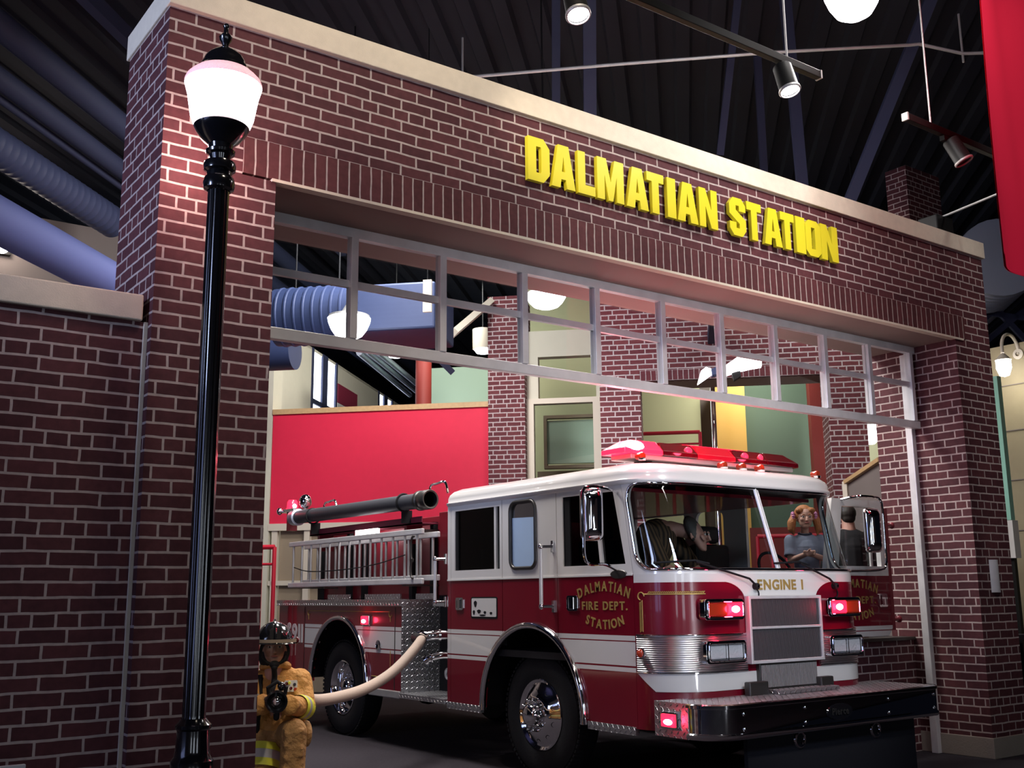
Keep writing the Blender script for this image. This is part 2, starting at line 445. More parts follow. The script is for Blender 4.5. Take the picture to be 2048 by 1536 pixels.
# ------------------------------------------------------------------ mesh builder
class MB:
    def __init__(s):
        s.v, s.f = [], []

    def add(s, vs, fs):
        n = len(s.v)
        s.v += [Vector(p) for p in vs]
        s.f += [tuple(i + n for i in f) for f in fs]
        return s

    def box(s, x0, x1, y0, y1, z0, z1):
        v = [(x, y, z) for z in (z0, z1) for y in (y0, y1) for x in (x0, x1)]
        return s.add(v, [(0, 2, 3, 1), (4, 5, 7, 6), (0, 1, 5, 4), (2, 6, 7, 3), (0, 4, 6, 2), (1, 3, 7, 5)])

    def obox(s, c, ax, ay, az, hx, hy, hz):
        """box round centre c along unit axes, half sizes"""
        c, ax, ay, az = Vector(c), Vector(ax), Vector(ay), Vector(az)
        v = [c + ax * (hx * i) + ay * (hy * j) + az * (hz * k) for k in (-1, 1) for j in (-1, 1) for i in (-1, 1)]
        return s.add(v, [(0, 2, 3, 1), (4, 5, 7, 6), (0, 1, 5, 4), (2, 6, 7, 3), (0, 4, 6, 2), (1, 3, 7, 5)])

    def bar(s, a, b, wx, wz, up=(0, 0, 1)):
        a, b = Vector(a), Vector(b)
        d = (b - a).normalized()
        u = Vector(up)
        r = d.cross(u)
        if r.length < 1e-4:
            u = Vector((1, 0, 0))
            r = d.cross(u)
        r.normalize()
        u = r.cross(d)
        return s.obox((a + b) / 2, d, r, u, (b - a).length / 2, wx / 2, wz / 2)

    def tube(s, pts, r, n=12, cap=True, closed=False):
        pts = [Vector(p) for p in pts]
        m = len(pts)
        rs = r if isinstance(r, (list, tuple)) else [r] * m
        rings = []
        prev = None
        for i, p in enumerate(pts):
            if closed:
                d = pts[(i + 1) % m] - pts[i - 1]
            else:
                d = pts[min(i + 1, m - 1)] - pts[max(i - 1, 0)]
            d.normalize()
            if prev is None:
                u = Vector((0, 0, 1)) if abs(d.z) < 0.9 else Vector((1, 0, 0))
                u = (u - d * u.dot(d)).normalized()
            else:
                u = (prev - d * prev.dot(d)).normalized()
            prev = u
            w = d.cross(u)
            rings.append([p + (u * math.cos(2 * PI * k / n) + w * math.sin(2 * PI * k / n)) * rs[i] for k in range(n)])
        vs = [q for ring in rings for q in ring]
        fs = []
        for i in range(m if closed else m - 1):
            j = (i + 1) % m
            for k in range(n):
                k2 = (k + 1) % n
                fs.append((i * n + k, i * n + k2, j * n + k2, j * n + k))
        if cap and not closed:
            fs.append(tuple(range(n))[::-1])
            fs.append(tuple((m - 1) * n + k for k in range(n)))
        return s.add(vs, fs)

    def cyl(s, a, b, r0, r1=None, n=20, cap=True):
        return s.tube([a, b], [r0, r0 if r1 is None else r1], n, cap)

    def lathe(s, c, axis, prof, n=32, cap=False):
        """prof: (distance along axis, radius)"""
        c, ax = Vector(c), Vector(axis).normalized()
        u = Vector((0, 0, 1)) if abs(ax.z) < 0.9 else Vector((1, 0, 0))
        u = (u - ax * u.dot(ax)).normalized()
        w = ax.cross(u)
        m = len(prof)
        vs = [c + ax * h + (u * math.cos(2 * PI * k / n) + w * math.sin(2 * PI * k / n)) * r for h, r in prof for k in range(n)]
        fs = [(i * n + k, i * n + (k + 1) % n, (i + 1) * n + (k + 1) % n, (i + 1) * n + k) for i in range(m - 1) for k in range(n)]
        if cap:
            fs.append(tuple(range(n))[::-1])
            fs.append(tuple((m - 1) * n + k for k in range(n)))
        return s.add(vs, fs)

    def ell(s, c, rx, ry, rz, n=16, rot=None):
        c = Vector(c)
        vs, fs = [], []
        h = n // 2
        for i in range(h + 1):
            t = PI * i / h
            for k in range(n):
                a = 2 * PI * k / n
                p = Vector((rx * math.sin(t) * math.cos(a), ry * math.sin(t) * math.sin(a), rz * math.cos(t)))
                vs.append(c + (rot @ p if rot else p))
        for i in range(h):
            for k in range(n):
                k2 = (k + 1) % n
                fs.append((i * n + k, (i + 1) * n + k, (i + 1) * n + k2, i * n + k2))
        return s.add(vs, fs)

    def cap(s, a, b, ra, rb, n=14):
        """tapered capsule"""
        s.cyl(a, b, ra, rb, n)
        s.ell(a, ra, ra, ra, n)
        s.ell(b, rb, rb, rb, n)
        return s

    def grid(s, fn, nu, nv, flip=False):
        vs = [fn(i / nu, j / nv) for j in range(nv + 1) for i in range(nu + 1)]
        fs = []
        for j in range(nv):
            for i in range(nu):
                a = j * (nu + 1) + i
                q = (a, a + 1, a + nu + 2, a + nu + 1)
                fs.append(q[::-1] if flip else q)
        return s.add(vs, fs)

    def plate(s, outer, holes, fr, t):
        """outer / holes: 2D loops; fr(u, v, d): 3D point at depth d; t: thickness"""
        loops = [outer] + list(holes)
        tris = tessellate_polygon([[Vector((p[0], p[1], 0)) for p in l] for l in loops])
        flat = [p for l in loops for p in l]
        n = len(flat)
        vs = [fr(p[0], p[1], 0) for p in flat] + [fr(p[0], p[1], t) for p in flat]
        fs = [tuple(q) for q in tris] + [tuple(i + n for i in q[::-1]) for q in tris]
        o = 0
        for l in loops:
            m = len(l)
            for i in range(m):
                j = (i + 1) % m
                fs.append((o + i, o + j, o + j + n, o + i + n))
            o += m
        return s.add(vs, fs)

    def build(s, name, mt, parent=None, smooth=True, ang=35, bevel=0, uv=False, fix=True):
        me = bpy.data.meshes.new(name)
        me.from_pydata([tuple(p) for p in s.v], [], s.f)
        if fix:
            import bmesh
            bm = bmesh.new()
            bm.from_mesh(me)
            bmesh.ops.recalc_face_normals(bm, faces=bm.faces)
            bm.to_mesh(me)
            bm.free()
        me.update()
        if uv:
            box_uv(me)
        me.materials.append(mt)
        if smooth:
            me.polygons.foreach_set('use_smooth', [True] * len(me.polygons))
            me.set_sharp_from_angle(angle=math.radians(ang))
        o = bpy.data.objects.new(name, me)
        COL.objects.link(o)
        if bevel:
            b = o.modifiers.new('bevel', 'BEVEL')
            b.width = bevel
            b.segments = 2
            b.limit_method = 'ANGLE'
        if parent is not None:
            attach(o, parent)
        return o


def box_uv(me):
    l = me.uv_layers.new(name='UVMap')
    for p in me.polygons:
        n = p.normal
        for li in p.loop_indices:
            c = me.vertices[me.loops[li].vertex_index].co
            if abs(n.z) >= abs(n.x) and abs(n.z) >= abs(n.y):
                uvv = (c.x, c.y)
            elif abs(abs(n.x) - abs(n.y)) < 0.1:      # walls at 45 degrees
                uvv = ((c.x - c.y) * S2 if n.x * n.y > 0 else (c.x + c.y) * S2, c.z)
            elif abs(n.x) > abs(n.y):
                uvv = (c.y, c.z)
            else:
                uvv = (c.x, c.z)
            l.data[li].uv = uvv


LOC = {}


def attach(o, parent):
    o.parent = parent
    b = LOC.get(parent.name)
    if b is not None:
        o.matrix_parent_inverse = Matrix.Translation(-b)


def thing(name, label, cat, loc, group=None):
    o = bpy.data.objects.new(name, None)
    COL.objects.link(o)
    o.empty_display_size = 0.1
    o.location = loc
    LOC[o.name] = Vector(loc)
    o['label'] = label
    o['category'] = cat
    if group:
        o['group'] = group
    return o


def tag(o, label, cat, group=None, kind=None):
    o['label'] = label
    o['category'] = cat
    if group:
        o['group'] = group
    if kind:
        o['kind'] = kind
    return o


def struct(o, label=None, cat=None):
    o['kind'] = 'structure'
    if label:
        o['label'] = label
    o['category'] = cat or 'structure'
    return o


def dup(root, loc, label=None, group=None):
    """a copy of a thing with copies of its parts and sub-parts"""
    def cp(o, par):
        c = o.copy()
        COL.objects.link(c)
        c.parent = par
        for ch in o.children:
            cp(ch, c)
        return c
    r = root.copy()
    COL.objects.link(r)
    r.location = loc
    for ch in root.children:
        cp(ch, r)
    if label:
        r['label'] = label
    if group:
        r['group'] = group
    return r


def spline(pts, k=8):
    pts = [Vector(p) for p in pts]
    out = []
    for i in range(len(pts) - 1):
        a, b, c, d = pts[max(i - 1, 0)], pts[i], pts[i + 1], pts[min(i + 2, len(pts) - 1)]
        for j in range(k):
            t = j / k
            out.append(0.5 * ((2 * b) + (c - a) * t + (2 * a - 5 * b + 4 * c - d) * t * t + (3 * b - a - 3 * c + d) * t ** 3))
    out.append(pts[-1])
    return out


def rrect(u0, u1, v0, v1, r, n=5):
    out = []
    for cx, cy, a0 in ((u1 - r, v1 - r, 0), (u0 + r, v1 - r, 90), (u0 + r, v0 + r, 180), (u1 - r, v0 + r, 270)):
        for i in range(n + 1):
            a = math.radians(a0 + 90 * i / n)
            out.append((cx + r * math.cos(a), cy + r * math.sin(a)))
    return out


def blob(name, mb, voxel, mt, parent, it=3):
    """fuses overlapping closed shapes into one continuous skin"""
    me = bpy.data.meshes.new(name)
    me.from_pydata([tuple(p) for p in mb.v], [], mb.f)
    import bmesh
    bm = bmesh.new()
    bm.from_mesh(me)
    bmesh.ops.recalc_face_normals(bm, faces=bm.faces)
    bm.to_mesh(me)
    bm.free()
    o = bpy.data.objects.new(name, me)
    COL.objects.link(o)
    r = o.modifiers.new('r', 'REMESH')
    r.mode = 'VOXEL'
    r.voxel_size = voxel
    r.use_smooth_shade = True
    sm = o.modifiers.new('s', 'SMOOTH')
    sm.iterations = it
    sm.factor = 0.5
    dg = bpy.context.evaluated_depsgraph_get()
    nm = bpy.data.meshes.new_from_object(o.evaluated_get(dg))
    nm.name = name
    o.modifiers.clear()
    o.data = nm
    nm.materials.clear()
    nm.materials.append(mt)
    nm.polygons.foreach_set('use_smooth', [True] * len(nm.polygons))
    if parent is not None:
        attach(o, parent)
    return o


_tc = {}


def text_geo(ch, bold=0.0, ext=0.004):
    """flat letter shapes of size 1 from the built-in font: verts, faces, width"""
    key = (ch, bold, ext)
    if key in _tc:
        return _tc[key]
    cu = bpy.data.curves.new('t', 'FONT')
    cu.body = ch
    cu.size = 1.0
    cu.offset = bold
    cu.extrude = ext
    cu.resolution_u = 4
    o = bpy.data.objects.new('t', cu)
    COL.objects.link(o)
    dg = bpy.context.evaluated_depsgraph_get()
    me = bpy.data.meshes.new_from_object(o.evaluated_get(dg))
    vs = [v.co.copy() for v in me.vertices]
    fs = [tuple(p.vertices) for p in me.polygons]
    bpy.data.objects.remove(o)
    bpy.data.curves.remove(cu)
    bpy.data.meshes.remove(me)
    x0 = min([v.x for v in vs], default=0)
    x1 = max([v.x for v in vs], default=0.3)
    vs = [Vector((v.x - x0, v.y, v.z)) for v in vs]
    _tc[key] = (vs, fs, x1 - x0)
    return _tc[key]


def lettering(mb, s, width, height, fr, gap=0.12, arc=0.0, bold=0.02):
    """adds the words s to mb, fitted to width x height; fr(u, v, d) maps to 3D; arc lifts the middle of the line"""
    gl = [text_geo(c, bold, 0.004) if c != ' ' else None for c in s]
    tot = sum((g[2] if g else 0.3) for g in gl) + gap * (len(s) - 1)
    k = width / tot
    kh = height / 0.70
    x = 0.0
    for g in gl:
        w = g[2] if g else 0.3
        if g:
            mid = (x + w / 2) * k - width / 2
            t = 2 * mid / width
            lift = arc * (1 - t * t)
            ang = math.atan(-4 * arc * t / width) if arc else 0
            ca, sa = math.cos(ang), math.sin(ang)
            vs = []
            for v in g[0]:
                a, b = (v.x - w / 2) * k, v.y * kh
                vs.append(fr(mid + a * ca - b * sa, lift + a * sa + b * ca, v.z * 0.5))
            mb.add(vs, g[1])
        x += w + gap
# ================================================================== THE SETTING
YF, YB = 5.80, 6.80            # front and back of the station facade
XL0, XL1, XR0, XR1 = 1.73, 2.43, 9.73, 10.36
ZL, ZC = 4.045, 4.995          # underside of header, underside of cap
struct(MB().box(-12, 30, -6, 34, -0.1, 0).build('floor', M['floor'], smooth=False))
# corrugated metal roof deck, ribs running at 45 degrees
mb = MB()
CZ = 9.0
n = 96
for i in range(n):
    u0 = -24 + i * 0.46
    prof = [(u0, CZ), (u0 + 0.20, CZ), (u0 + 0.24, CZ - 0.09), (u0 + 0.42, CZ - 0.09), (u0 + 0.46, CZ)]
    vs = []
    for w in (-9, 42):
        vs += [uw(a, w, z) for a, z in prof]
    mb.add(vs, [(k, k + 1, k + 6, k + 5) for k in range(4)])
struct(mb.build('ceiling', M['deck'], smooth=False))

w = MB()
w.box(XL0, XL1, YF, 6.6, 0, ZL)
w.box(XR0, XR1, YF, YB, 0.19, ZL)
w.box(XL0, 2.215, YF, 6.6, ZL, 4.292)
w.box(9.91, XR1, YF, YB, ZL, 4.292)
w.box(XL0, XR1, YF, 6.6, 4.292, ZC)
struct(w.build('wall_front', M['brick'], smooth=False, uv=True), 'red brick fire station front with a wide truck opening', 'wall')
struct(MB().box(2.215, 9.91, YF - 0.006, 6.58, ZL + 0.012, 4.292).build('trim_1', M['soldier'], smooth=False, uv=True), 'band of upright bricks above the truck opening')
struct(MB().box(XL1 - 0.03, 9.86, YF - 0.016, YF + 0.05, ZL - 0.006, ZL + 0.013).build('trim_2', M['stone'], smooth=False), 'thin pale lintel edge under the upright bricks')
struct(MB().box(XL1, XR0, YF + 0.05, YB, ZL, ZL + 0.012).build('trim_3', M['soffit'], smooth=False), 'plaster underside of the header over the opening')
struct(MB().box(XL0 - 0.015, XR1 + 0.02, YF - 0.035, 6.63, ZC, 5.168).build('trim_4', M['stone'], smooth=False, bevel=0.006), 'pale stone cap along the top of the station front')
struct(MB().box(XR0 - 0.012, XR1 + 0.012, YF - 0.015, YB, 0, 0.19).build('baseboard_right', M['stone_base'], smooth=False, bevel=0.006))
struct(MB().box(XL0 - 0.012, XL1 + 0.012, YF - 0.015, 6.6, 0, 0.10).build('baseboard_left', M['stone_base'], smooth=False))
struct(MB().box(-3.0, XL0 - 0.02, 5.88, 6.15, 0, 3.072).build('wall_left', M['brick'], smooth=False, uv=True), 'low red brick wall left of the station front', 'wall')
struct(MB().box(-3.0, XL0 - 0.035, 5.85, 6.18, 3.072, 3.222).build('trim_5', M['stone'], smooth=False, bevel=0.008), 'pale stone cap of the low brick wall')
struct(MB().box(XL0 - 0.022, XL0 - 0.002, 5.862, 5.88, 0, 3.07).build('trim_6', M['stone'], smooth=False), 'mortar joint between low wall and pillar')

# glazed transom frame hung inside the opening
FY = 6.30
mull = [547, 705, 882, 1045, 1190, 1322, 1440, 1548, 1648, 1737, 1820]
win = struct(MB().box(XL1, XR0, FY - 0.03, FY + 0.03, 3.975, ZL).build('window_1', M['alu'], smooth=False, bevel=0.004), 'aluminium transom window frame hung across the truck opening', 'window')
RZ = {'bottom': (3.185, 3.262), 'mid': (3.62, 3.672)}
MB().box(XL1, XR0, FY - 0.03, FY + 0.03, *RZ['bottom']).build('bottom_rail', M['alu'], win, smooth=False, bevel=0.004)
MB().box(XL1, XR0, FY - 0.012, FY + 0.022, *RZ['mid']).build('middle_rail', M['alu'], win, smooth=False, bevel=0.004)
mx = []
for i, p in enumerate(mull):
    x = at(p, [465, 480, 515, 550, 580, 607, 632, 655, 675, 693, 705][i] + 60, Y=FY).x
    mx.append(x)
for i, x in enumerate(mx):
    if i in (0,):
        continue
    x = min(x, XR0 - 0.03)
    MB().box(x - 0.027, x + 0.027, FY - 0.038, FY + 0.035, RZ['bottom'][1], 3.975).build('mullion', M['alu'], win, smooth=False, bevel=0.004)
edges = [XL1] + mx[1:-1] + [XR0]
for i in range(len(edges) - 1):
    for z0, z1 in ((RZ['bottom'][1], RZ['mid'][0]), (RZ['mid'][1], 3.975)):
        MB().box(edges[i] + 0.027, edges[i + 1] - 0.027, FY - 0.004, FY + 0.004, z0, z1).build('pane', M['glass'], win, smooth=False)
for x0, x1 in ((XR0 - 0.065, XR0 - 0.002), (XL1 + 0.002, XL1 + 0.065)):
    MB().box(x0, x1, FY + 0.035, FY + 0.11, 0.0, 3.975).build('door_track', M['alu'], win, smooth=False, bevel=0.004)

# raised viewing deck beside the driver's door
struct(MB().box(8.32, XR0 - 0.004, 6.55, 6.72, 0, 1.07).build('wall_deck', M['brick'], smooth=False, uv=True), 'low brick wall under the open truck door', 'wall')
struct(MB().box(8.30, XR0 - 0.002, 6.53, 6.74, 1.07, 1.10).build('trim_7', M['steel_dark'], smooth=False), 'dark ledge on the low brick wall under the open truck door')
struct(MB().box(8.32, 12.5, 6.80, 10.4, 0.98, 1.04).build('floor_deck', M['floor'], smooth=False), 'raised floor beside the cab', 'floor')
struct(MB().box(8.36, 12.4, 10.2, 10.35, 0, 0.98).build('trim_8', M['grey_wall'], smooth=False), 'support of the raised floor')

# ---- inside the bay: walls at 45 degrees, W = distance into the bay
def uof(px, py, wv):
    p = at(px, py, W=wv)
    return (p.x - p.y) * S2


def zof(px, py, wv):
    return at(px, py, W=wv).z


def slab(mb, u0, u1, w0, w1, z0, z1):
    v = [uw(u, ww, z) for z in (z0, z1) for ww in (w0, w1) for u in (u0, u1)]
    return mb.add(v, [(0, 2, 3, 1), (4, 5, 7, 6), (0, 1, 5, 4), (2, 6, 7, 3), (0, 4, 6, 2), (1, 3, 7, 5)])


WA = 17.4       # plane of red partition, brick pier and cream shopfront
WB = 15.6       # plane of the inner brick wall
uA = {k: uof(k, 880, WA) for k in (515, 545, 610, 832, 862, 982, 1055, 1062, 1195, 1202)}
zr1, zr0 = zof(760, 822, WA), zof(585, 1047, WA)
struct(slab(MB(), uA[545], uA[982], WA, WA + 0.25, zr0, zr1).build('wall_red', M['red_wall'], smooth=False), 'bright red partition wall behind the truck', 'wall')
struct(slab(MB(), uA[545], uA[982], WA - 0.04, WA + 0.29, zr1, zr1 + 0.09).build('trim_9', M['wood'], smooth=False), 'light wood cap on the red partition')
struct(slab(MB(), uA[545] - 0.02, uA[982], WA - 0.03, WA + 0.12, zr0 - 0.12, zr0).build('trim_10', M['cream_trim'], smooth=False), 'cream head rail under the red partition')
d1 = struct(slab(MB(), uA[545] + 0.16, uA[982], WA + 0.10, WA + 0.12, 0, zr0 - 0.12).build('window_2', M['taupe'], smooth=False), 'taupe glazed doors under the red partition', 'door')
for px in (547, 612, 700, 790):
    u = uof(px, 1120, WA)
    slab(MB(), u - 0.05, u + 0.05, WA, WA + 0.10, 0, zr0 - 0.12).build('door_frame', M['cream_trim'], d1, smooth=False)
slab(MB(), uA[545], uA[982], WA, WA + 0.10, zof(575, 1165, WA) - 0.05, zof(575, 1165, WA) + 0.03).build('door_rail', M['cream_trim'], d1, smooth=False)
struct(slab(MB(), uA[515] - 1.4, uA[545] - 0.01, WA - 0.02, WA + 0.4, 0, zof(545, 690, WA)).build('wall_end', M['cream'], smooth=False), 'cream wall end left of the red partition', 'wall')
# far-left hall wall with tall windows, running away from the viewer
UL = uA[545] - 0.30
hw = MB()
wv0, wv1 = WA + 0.4, 34.0


def wof(px, py):
    p = at(px, py, U=UL)
    return (p.x + p.y) * S2


zt0 = 8.0
w1a, w1b = wof(624, 760), wof(672, 760)
w2a, w2b = wof(757, 800), wof(784, 800)
zw = (at(648, 830, U=UL).z - 1.6, at(640, 705, U=UL).z)
slab(hw, UL - 0.3, UL, wv0, 46, 0, zw[0])
slab(hw, UL - 0.3, UL, wv0, 46, zw[1], at(560, 690, U=UL).z + 0.3)
a = wv0
for b0, b1 in ((w1a, w1b), (w2a, w2b)):
    slab(hw, UL - 0.3, UL, a, b0, zw[0], zw[1])
    a = b1
slab(hw, UL - 0.3, UL, a, 46, zw[0], zw[1])
struct(hw.build('wall_far', M['cream'], smooth=False), 'cream hall wall with tall daylight windows', 'wall')
for k, (b0, b1) in enumerate(((w1a, w1b), (w2a, w2b))):
    wn = struct(slab(MB(), UL - 0.06, UL - 0.02, b0, b1, zw[0], zw[1]).build('window_%d' % (3 + k), M['window_day'], smooth=False), 'tall bright daylight window in the cream hall wall', 'window')
    c = (b0 + b1) / 2
    slab(MB(), UL - 0.02, UL + 0.02, c - 0.16, c + 0.16, zw[0], zw[1]).build('mullion', M['beam'], wn, smooth=False)
    zc = zw[0] + (zw[1] - zw[0]) * 0.62
    slab(MB(), UL - 0.02, UL + 0.02, b0, b1, zc - 0.05, zc + 0.05).build('transom', M['beam'], wn, smooth=False)
    for b in (b0, b1):
        slab(MB(), UL - 0.10, UL + 0.02, b - 0.05, b + 0.05, zw[0], zw[1]).build('window_frame', M['beam'], wn, smooth=False)
# brick pier and cream shopfront
struct(slab(MB(), uA[982], uA[1055], WA - 0.25, WA + 0.5, 0, zof(1017, 600, WA)).build('wall_pier', M['brick_bay'], smooth=False, uv=True), 'inner brick pier right of the red partition', 'wall')
sf = MB()
zt = zof(1127, 660, WA)
zo0, zo1 = zof(1130, 800, WA), zof(1130, 712, WA)
u1075 = uof(1076, 740, WA)
slab(sf, uA[1055], uA[1202] + 0.25, WA, WA + 0.2, zo1, zt)
slab(sf, uA[1055], u1075, WA, WA + 0.2, zo0, zo1)
slab(sf, uA[1195], uA[1202] + 0.25, WA, WA + 0.2, 0, zo1)
struct(sf.build('wall_shopfront', M['cream'], smooth=False), 'cream shopfront wall between the brick piers', 'wall')
d2 = struct(slab(MB(), uA[1055], uA[1202], WA - 0.06, WA + 0.1, zo0 - 0.06, zo0 + 0.03).build('door_2', M['cream_trim'], smooth=False), 'cream framed glass door between the brick piers', 'door')
slab(MB(), uA[1055], uA[1062] + 0.06, WA - 0.06, WA + 0.1, 0, zo0 - 0.06).build('door_frame', M['cream_trim'], d2, smooth=False)
slab(MB(), uA[1195] - 0.06, uA[1202] + 0.1, WA - 0.06, WA + 0.1, 0, zo0 - 0.06).build('door_frame', M['cream_trim'], d2, smooth=False)
slab(MB(), uA[1062] + 0.06, uA[1195] - 0.06, WA, WA + 0.01, 0, zo0 - 0.06).build('pane', M['glass'], d2, smooth=False)
WC = 21.5
struct(slab(MB(), uof(1040, 800, WC), uof(1215, 800, WC), WC, WC + 0.2, 0, zof(1130, 560, WC)).build('wall_lime', M['lime'], smooth=False), 'yellow green wall behind the glass door', 'wall')
b = struct(slab(MB(), uof(1092, 880, 19.6), uof(1200, 880, 19.6), 19.6, 19.68, zof(1150, 926, 19.6), zof(1150, 840, 19.6)).build('window_5', M['mint'], smooth=False), 'pale green pane in the room behind the glass door', 'window')
u0, u1, z0, z1 = uof(1088, 880, 19.6), uof(1204, 880, 19.6), zof(1150, 930, 19.6), zof(1150, 836, 19.6)
slab(MB(), u0, u1, 19.56, 19.7, z1, z1 + 0.06).build('window_frame', M['taupe'], b, smooth=False)
slab(MB(), u0, u1, 19.56, 19.7, z0 - 0.06, z0).build('window_frame', M['taupe'], b, smooth=False)
slab(MB(), u0, u0 + 0.06, 19.56, 19.7, z0, z1).build('window_frame', M['taupe'], b, smooth=False)
struct(slab(MB(), uof(1075, 950, 19.9), uof(1205, 950, 19.9), 19.9, 20.0, 0, z0 - 0.07).build('wall_panel', M['taupe'], smooth=False), 'taupe panel behind the glass door', 'wall')
# pale room wall behind, seen over the red partition
struct(slab(MB(), uof(838, 780, 22), uof(985, 780, 22), 22, 22.2, 0, zof(900, 735, 22)).build('wall_mint', M['mint'], smooth=False), 'mint wall over the red partition', 'wall')
# inner brick wall with an opening, upright brick lintel and pier
uB = {k: uof(k, 800, WB) for k in (1200, 1281, 1405, 1432, 1490, 1626, 1655, 1731)}
zb = zof(1450, 793, WB)
zs = zof(1450, 735, WB)
ib = MB()
ZIN = zof(1250, 545, WB)
slab(ib, uB[1200], uB[1281], WB, WB + 0.7, 0, ZIN)
slab(ib, uB[1281], uB[1731], WB, WB + 0.7, zs, ZIN)
slab(ib, uB[1655], uB[1731], WB, WB + 0.7, 0, zs)
slab(ib, uB[1200], uB[1200] + 0.4, WB + 0.7, WA - 0.01, 0, ZIN)
struct(ib.build('wall_inner', M['brick_bay'], smooth=False, uv=True), 'inner brick wall with an opening behind the truck', 'wall')
zsb = zof(1350, 760, WB)
M['soldier_bay'] = brick_mat('soldier_brick_bay', (0.105, 0.026, 0.034), (0.145, 0.037, 0.043), (0.44, 0.37, 0.38), bw=0.079, bh=zs - zsb, squash=False, offset=0.0, ms=0.006, dz=-zsb)
struct(slab(MB(), uB[1281], uB[1655], WB - 0.01, WB + 0.1, zsb, zs).build('trim_11', M['soldier_bay'], smooth=False, uv=True), 'upright brick lintel of the inner opening')
struct(slab(MB(), uB[1281], uB[1655], WB + 0.1, WB + 0.7, zsb, zs).build('trim_12', M['soffit'], smooth=False), 'soffit of the inner opening')
WD = 18.6
uD = {k: uof(k, 850, WD) for k in (1275, 1402, 1432, 1490, 1626, 1660)}
struct(slab(MB(), uD[1275] - 0.4, uD[1402], WD, WD + 0.2, 0, zof(1340, 700, WD)).build('wall_yellow', M['lime'], smooth=False), 'yellow green wall in the inner opening', 'wall')
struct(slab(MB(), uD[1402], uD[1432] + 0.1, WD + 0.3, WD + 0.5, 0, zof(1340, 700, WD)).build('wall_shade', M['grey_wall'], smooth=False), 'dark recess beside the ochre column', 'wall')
struct(slab(MB(), uD[1432], uD[1490], WD - 0.3, WD + 0.3, 0, zof(1460, 775, WD)).build('wall_ochre', M['ochre'], smooth=False), 'ochre column in the inner opening', 'wall')
struct(slab(MB(), uD[1490], uD[1660] + 0.5, WD + 0.1, WD + 0.3, 0, zof(1560, 700, WD)).build('wall_green', M['darkgreen'], smooth=False), 'dark green wall in the inner opening', 'wall')
struct(slab(MB(), uof(1500, 1055, WD - 0.4), uD[1660] + 0.4, WD - 0.4, WD - 0.3, 0, zof(1540, 1055, WD - 0.4)).build('wall_redlow', M['red_col'], smooth=False), 'low red wall behind the truck cab', 'wall')
struct(slab(MB(), uof(1626, 900, WD - 0.6), uof(1662, 900, WD - 0.6), WD - 0.6, WD - 0.2, 0, zof(1640, 720, WD)).build('wall_redpost', M['red_col'], smooth=False), 'red wall strip beside the inner brick pier', 'wall')
# right rear of the bay
WE = 19.0
struct(slab(MB(), uof(1725, 900, WE), uof(1850, 900, WE), WE, WE + 0.2, 0, zof(1740, 640, WE)).build('wall_rear', M['lime'], smooth=False), 'pale wall seen between the brick piers', 'wall')
g0, g1 = at(1694, 968, Y=8.6), at(1764, 922, Y=7.6)
mbg = MB().add([(g0.x, g0.y, 1.04), (g1.x, g1.y, 1.04), (g1.x, g1.y, g1.z), (g0.x, g0.y, g0.z)] + [(g0.x + .06, g0.y + .06, 1.04), (g1.x + .06, g1.y + .06, 1.04), (g1.x + .06, g1.y + .06, g1.z), (g0.x + .06, g0.y + .06, g0.z)],
              [(0, 1, 2, 3), (5, 4, 7, 6), (3, 2, 6, 7), (0, 3, 7, 4), (1, 5, 6, 2)])
struct(mbg.build('wall_stair', M['grey_wall'], smooth=False), 'grey half wall behind the open truck door', 'wall')
struct(MB().bar((g0.x, g0.y, g0.z + .02), (g1.x, g1.y, g1.z + .02), 0.10, 0.05).build('trim_13', M['wood'], smooth=False), 'light wood rail on the grey half wall')
struct(MB().bar((g0.x - .02, g0.y, 1.04), (g0.x - .02, g0.y, g0.z + .03), 0.07, 0.07).build('trim_14', M['cream_trim'], smooth=False), 'post at the end of the grey half wall')
# hall beyond the right end
struct(MB().box(13.4, 13.7, 6.2, 9.2, 0, 4.75).build('wall_right', M['beige_wall'], smooth=False), 'beige block wall right of the station', 'wall')
for i, zj in enumerate((2.3, 2.95, 3.6, 4.2)):
    struct(MB().box(13.385, 13.4, 6.2, 9.2, zj, zj + 0.012).build('trim_%d' % (15 + i), M['grey_wall'], smooth=False), 'joint of the beige block wall')
struct(MB().box(-3.0, 5.2, 18.5, 18.8, 0, 7.9).build('wall_west', M['grey_wall'], smooth=False), 'brown hall wall far to the left', 'wall')
# hall behind the photographer, with glowing windows added for reflections in the chrome
sw_ = MB()
x_ = -10.0
WINX = ((-6.2, -4.6), (-1.2, 0.4), (4.0, 5.4))
for a_, b_ in WINX + ((11.0, 11.0),):
    sw_.box(x_, a_, -8.3, -8.0, 0, 6)
    if b_ > a_:
        sw_.box(a_, b_, -8.3, -8.0, 0, 1.0)
        sw_.box(a_, b_, -8.3, -8.0, 3.6, 6)
    x_ = b_
struct(sw_.build('wall_south', M['grey_wall'], smooth=False), 'hall wall behind the viewer', 'wall')
for k, (a_, b_) in enumerate(WINX):
    wn = struct(MB().box(a_, b_, -8.2, -8.15, 1.0, 3.6).build('window_%d' % (6 + k), M['window_day'], smooth=False), 'tall daylight window in the hall wall behind the viewer', 'window')
    MB().box((a_ + b_) / 2 - 0.04, (a_ + b_) / 2 + 0.04, -8.14, -8.06, 1.0, 3.6).build('mullion', M['beam'], wn, smooth=False)
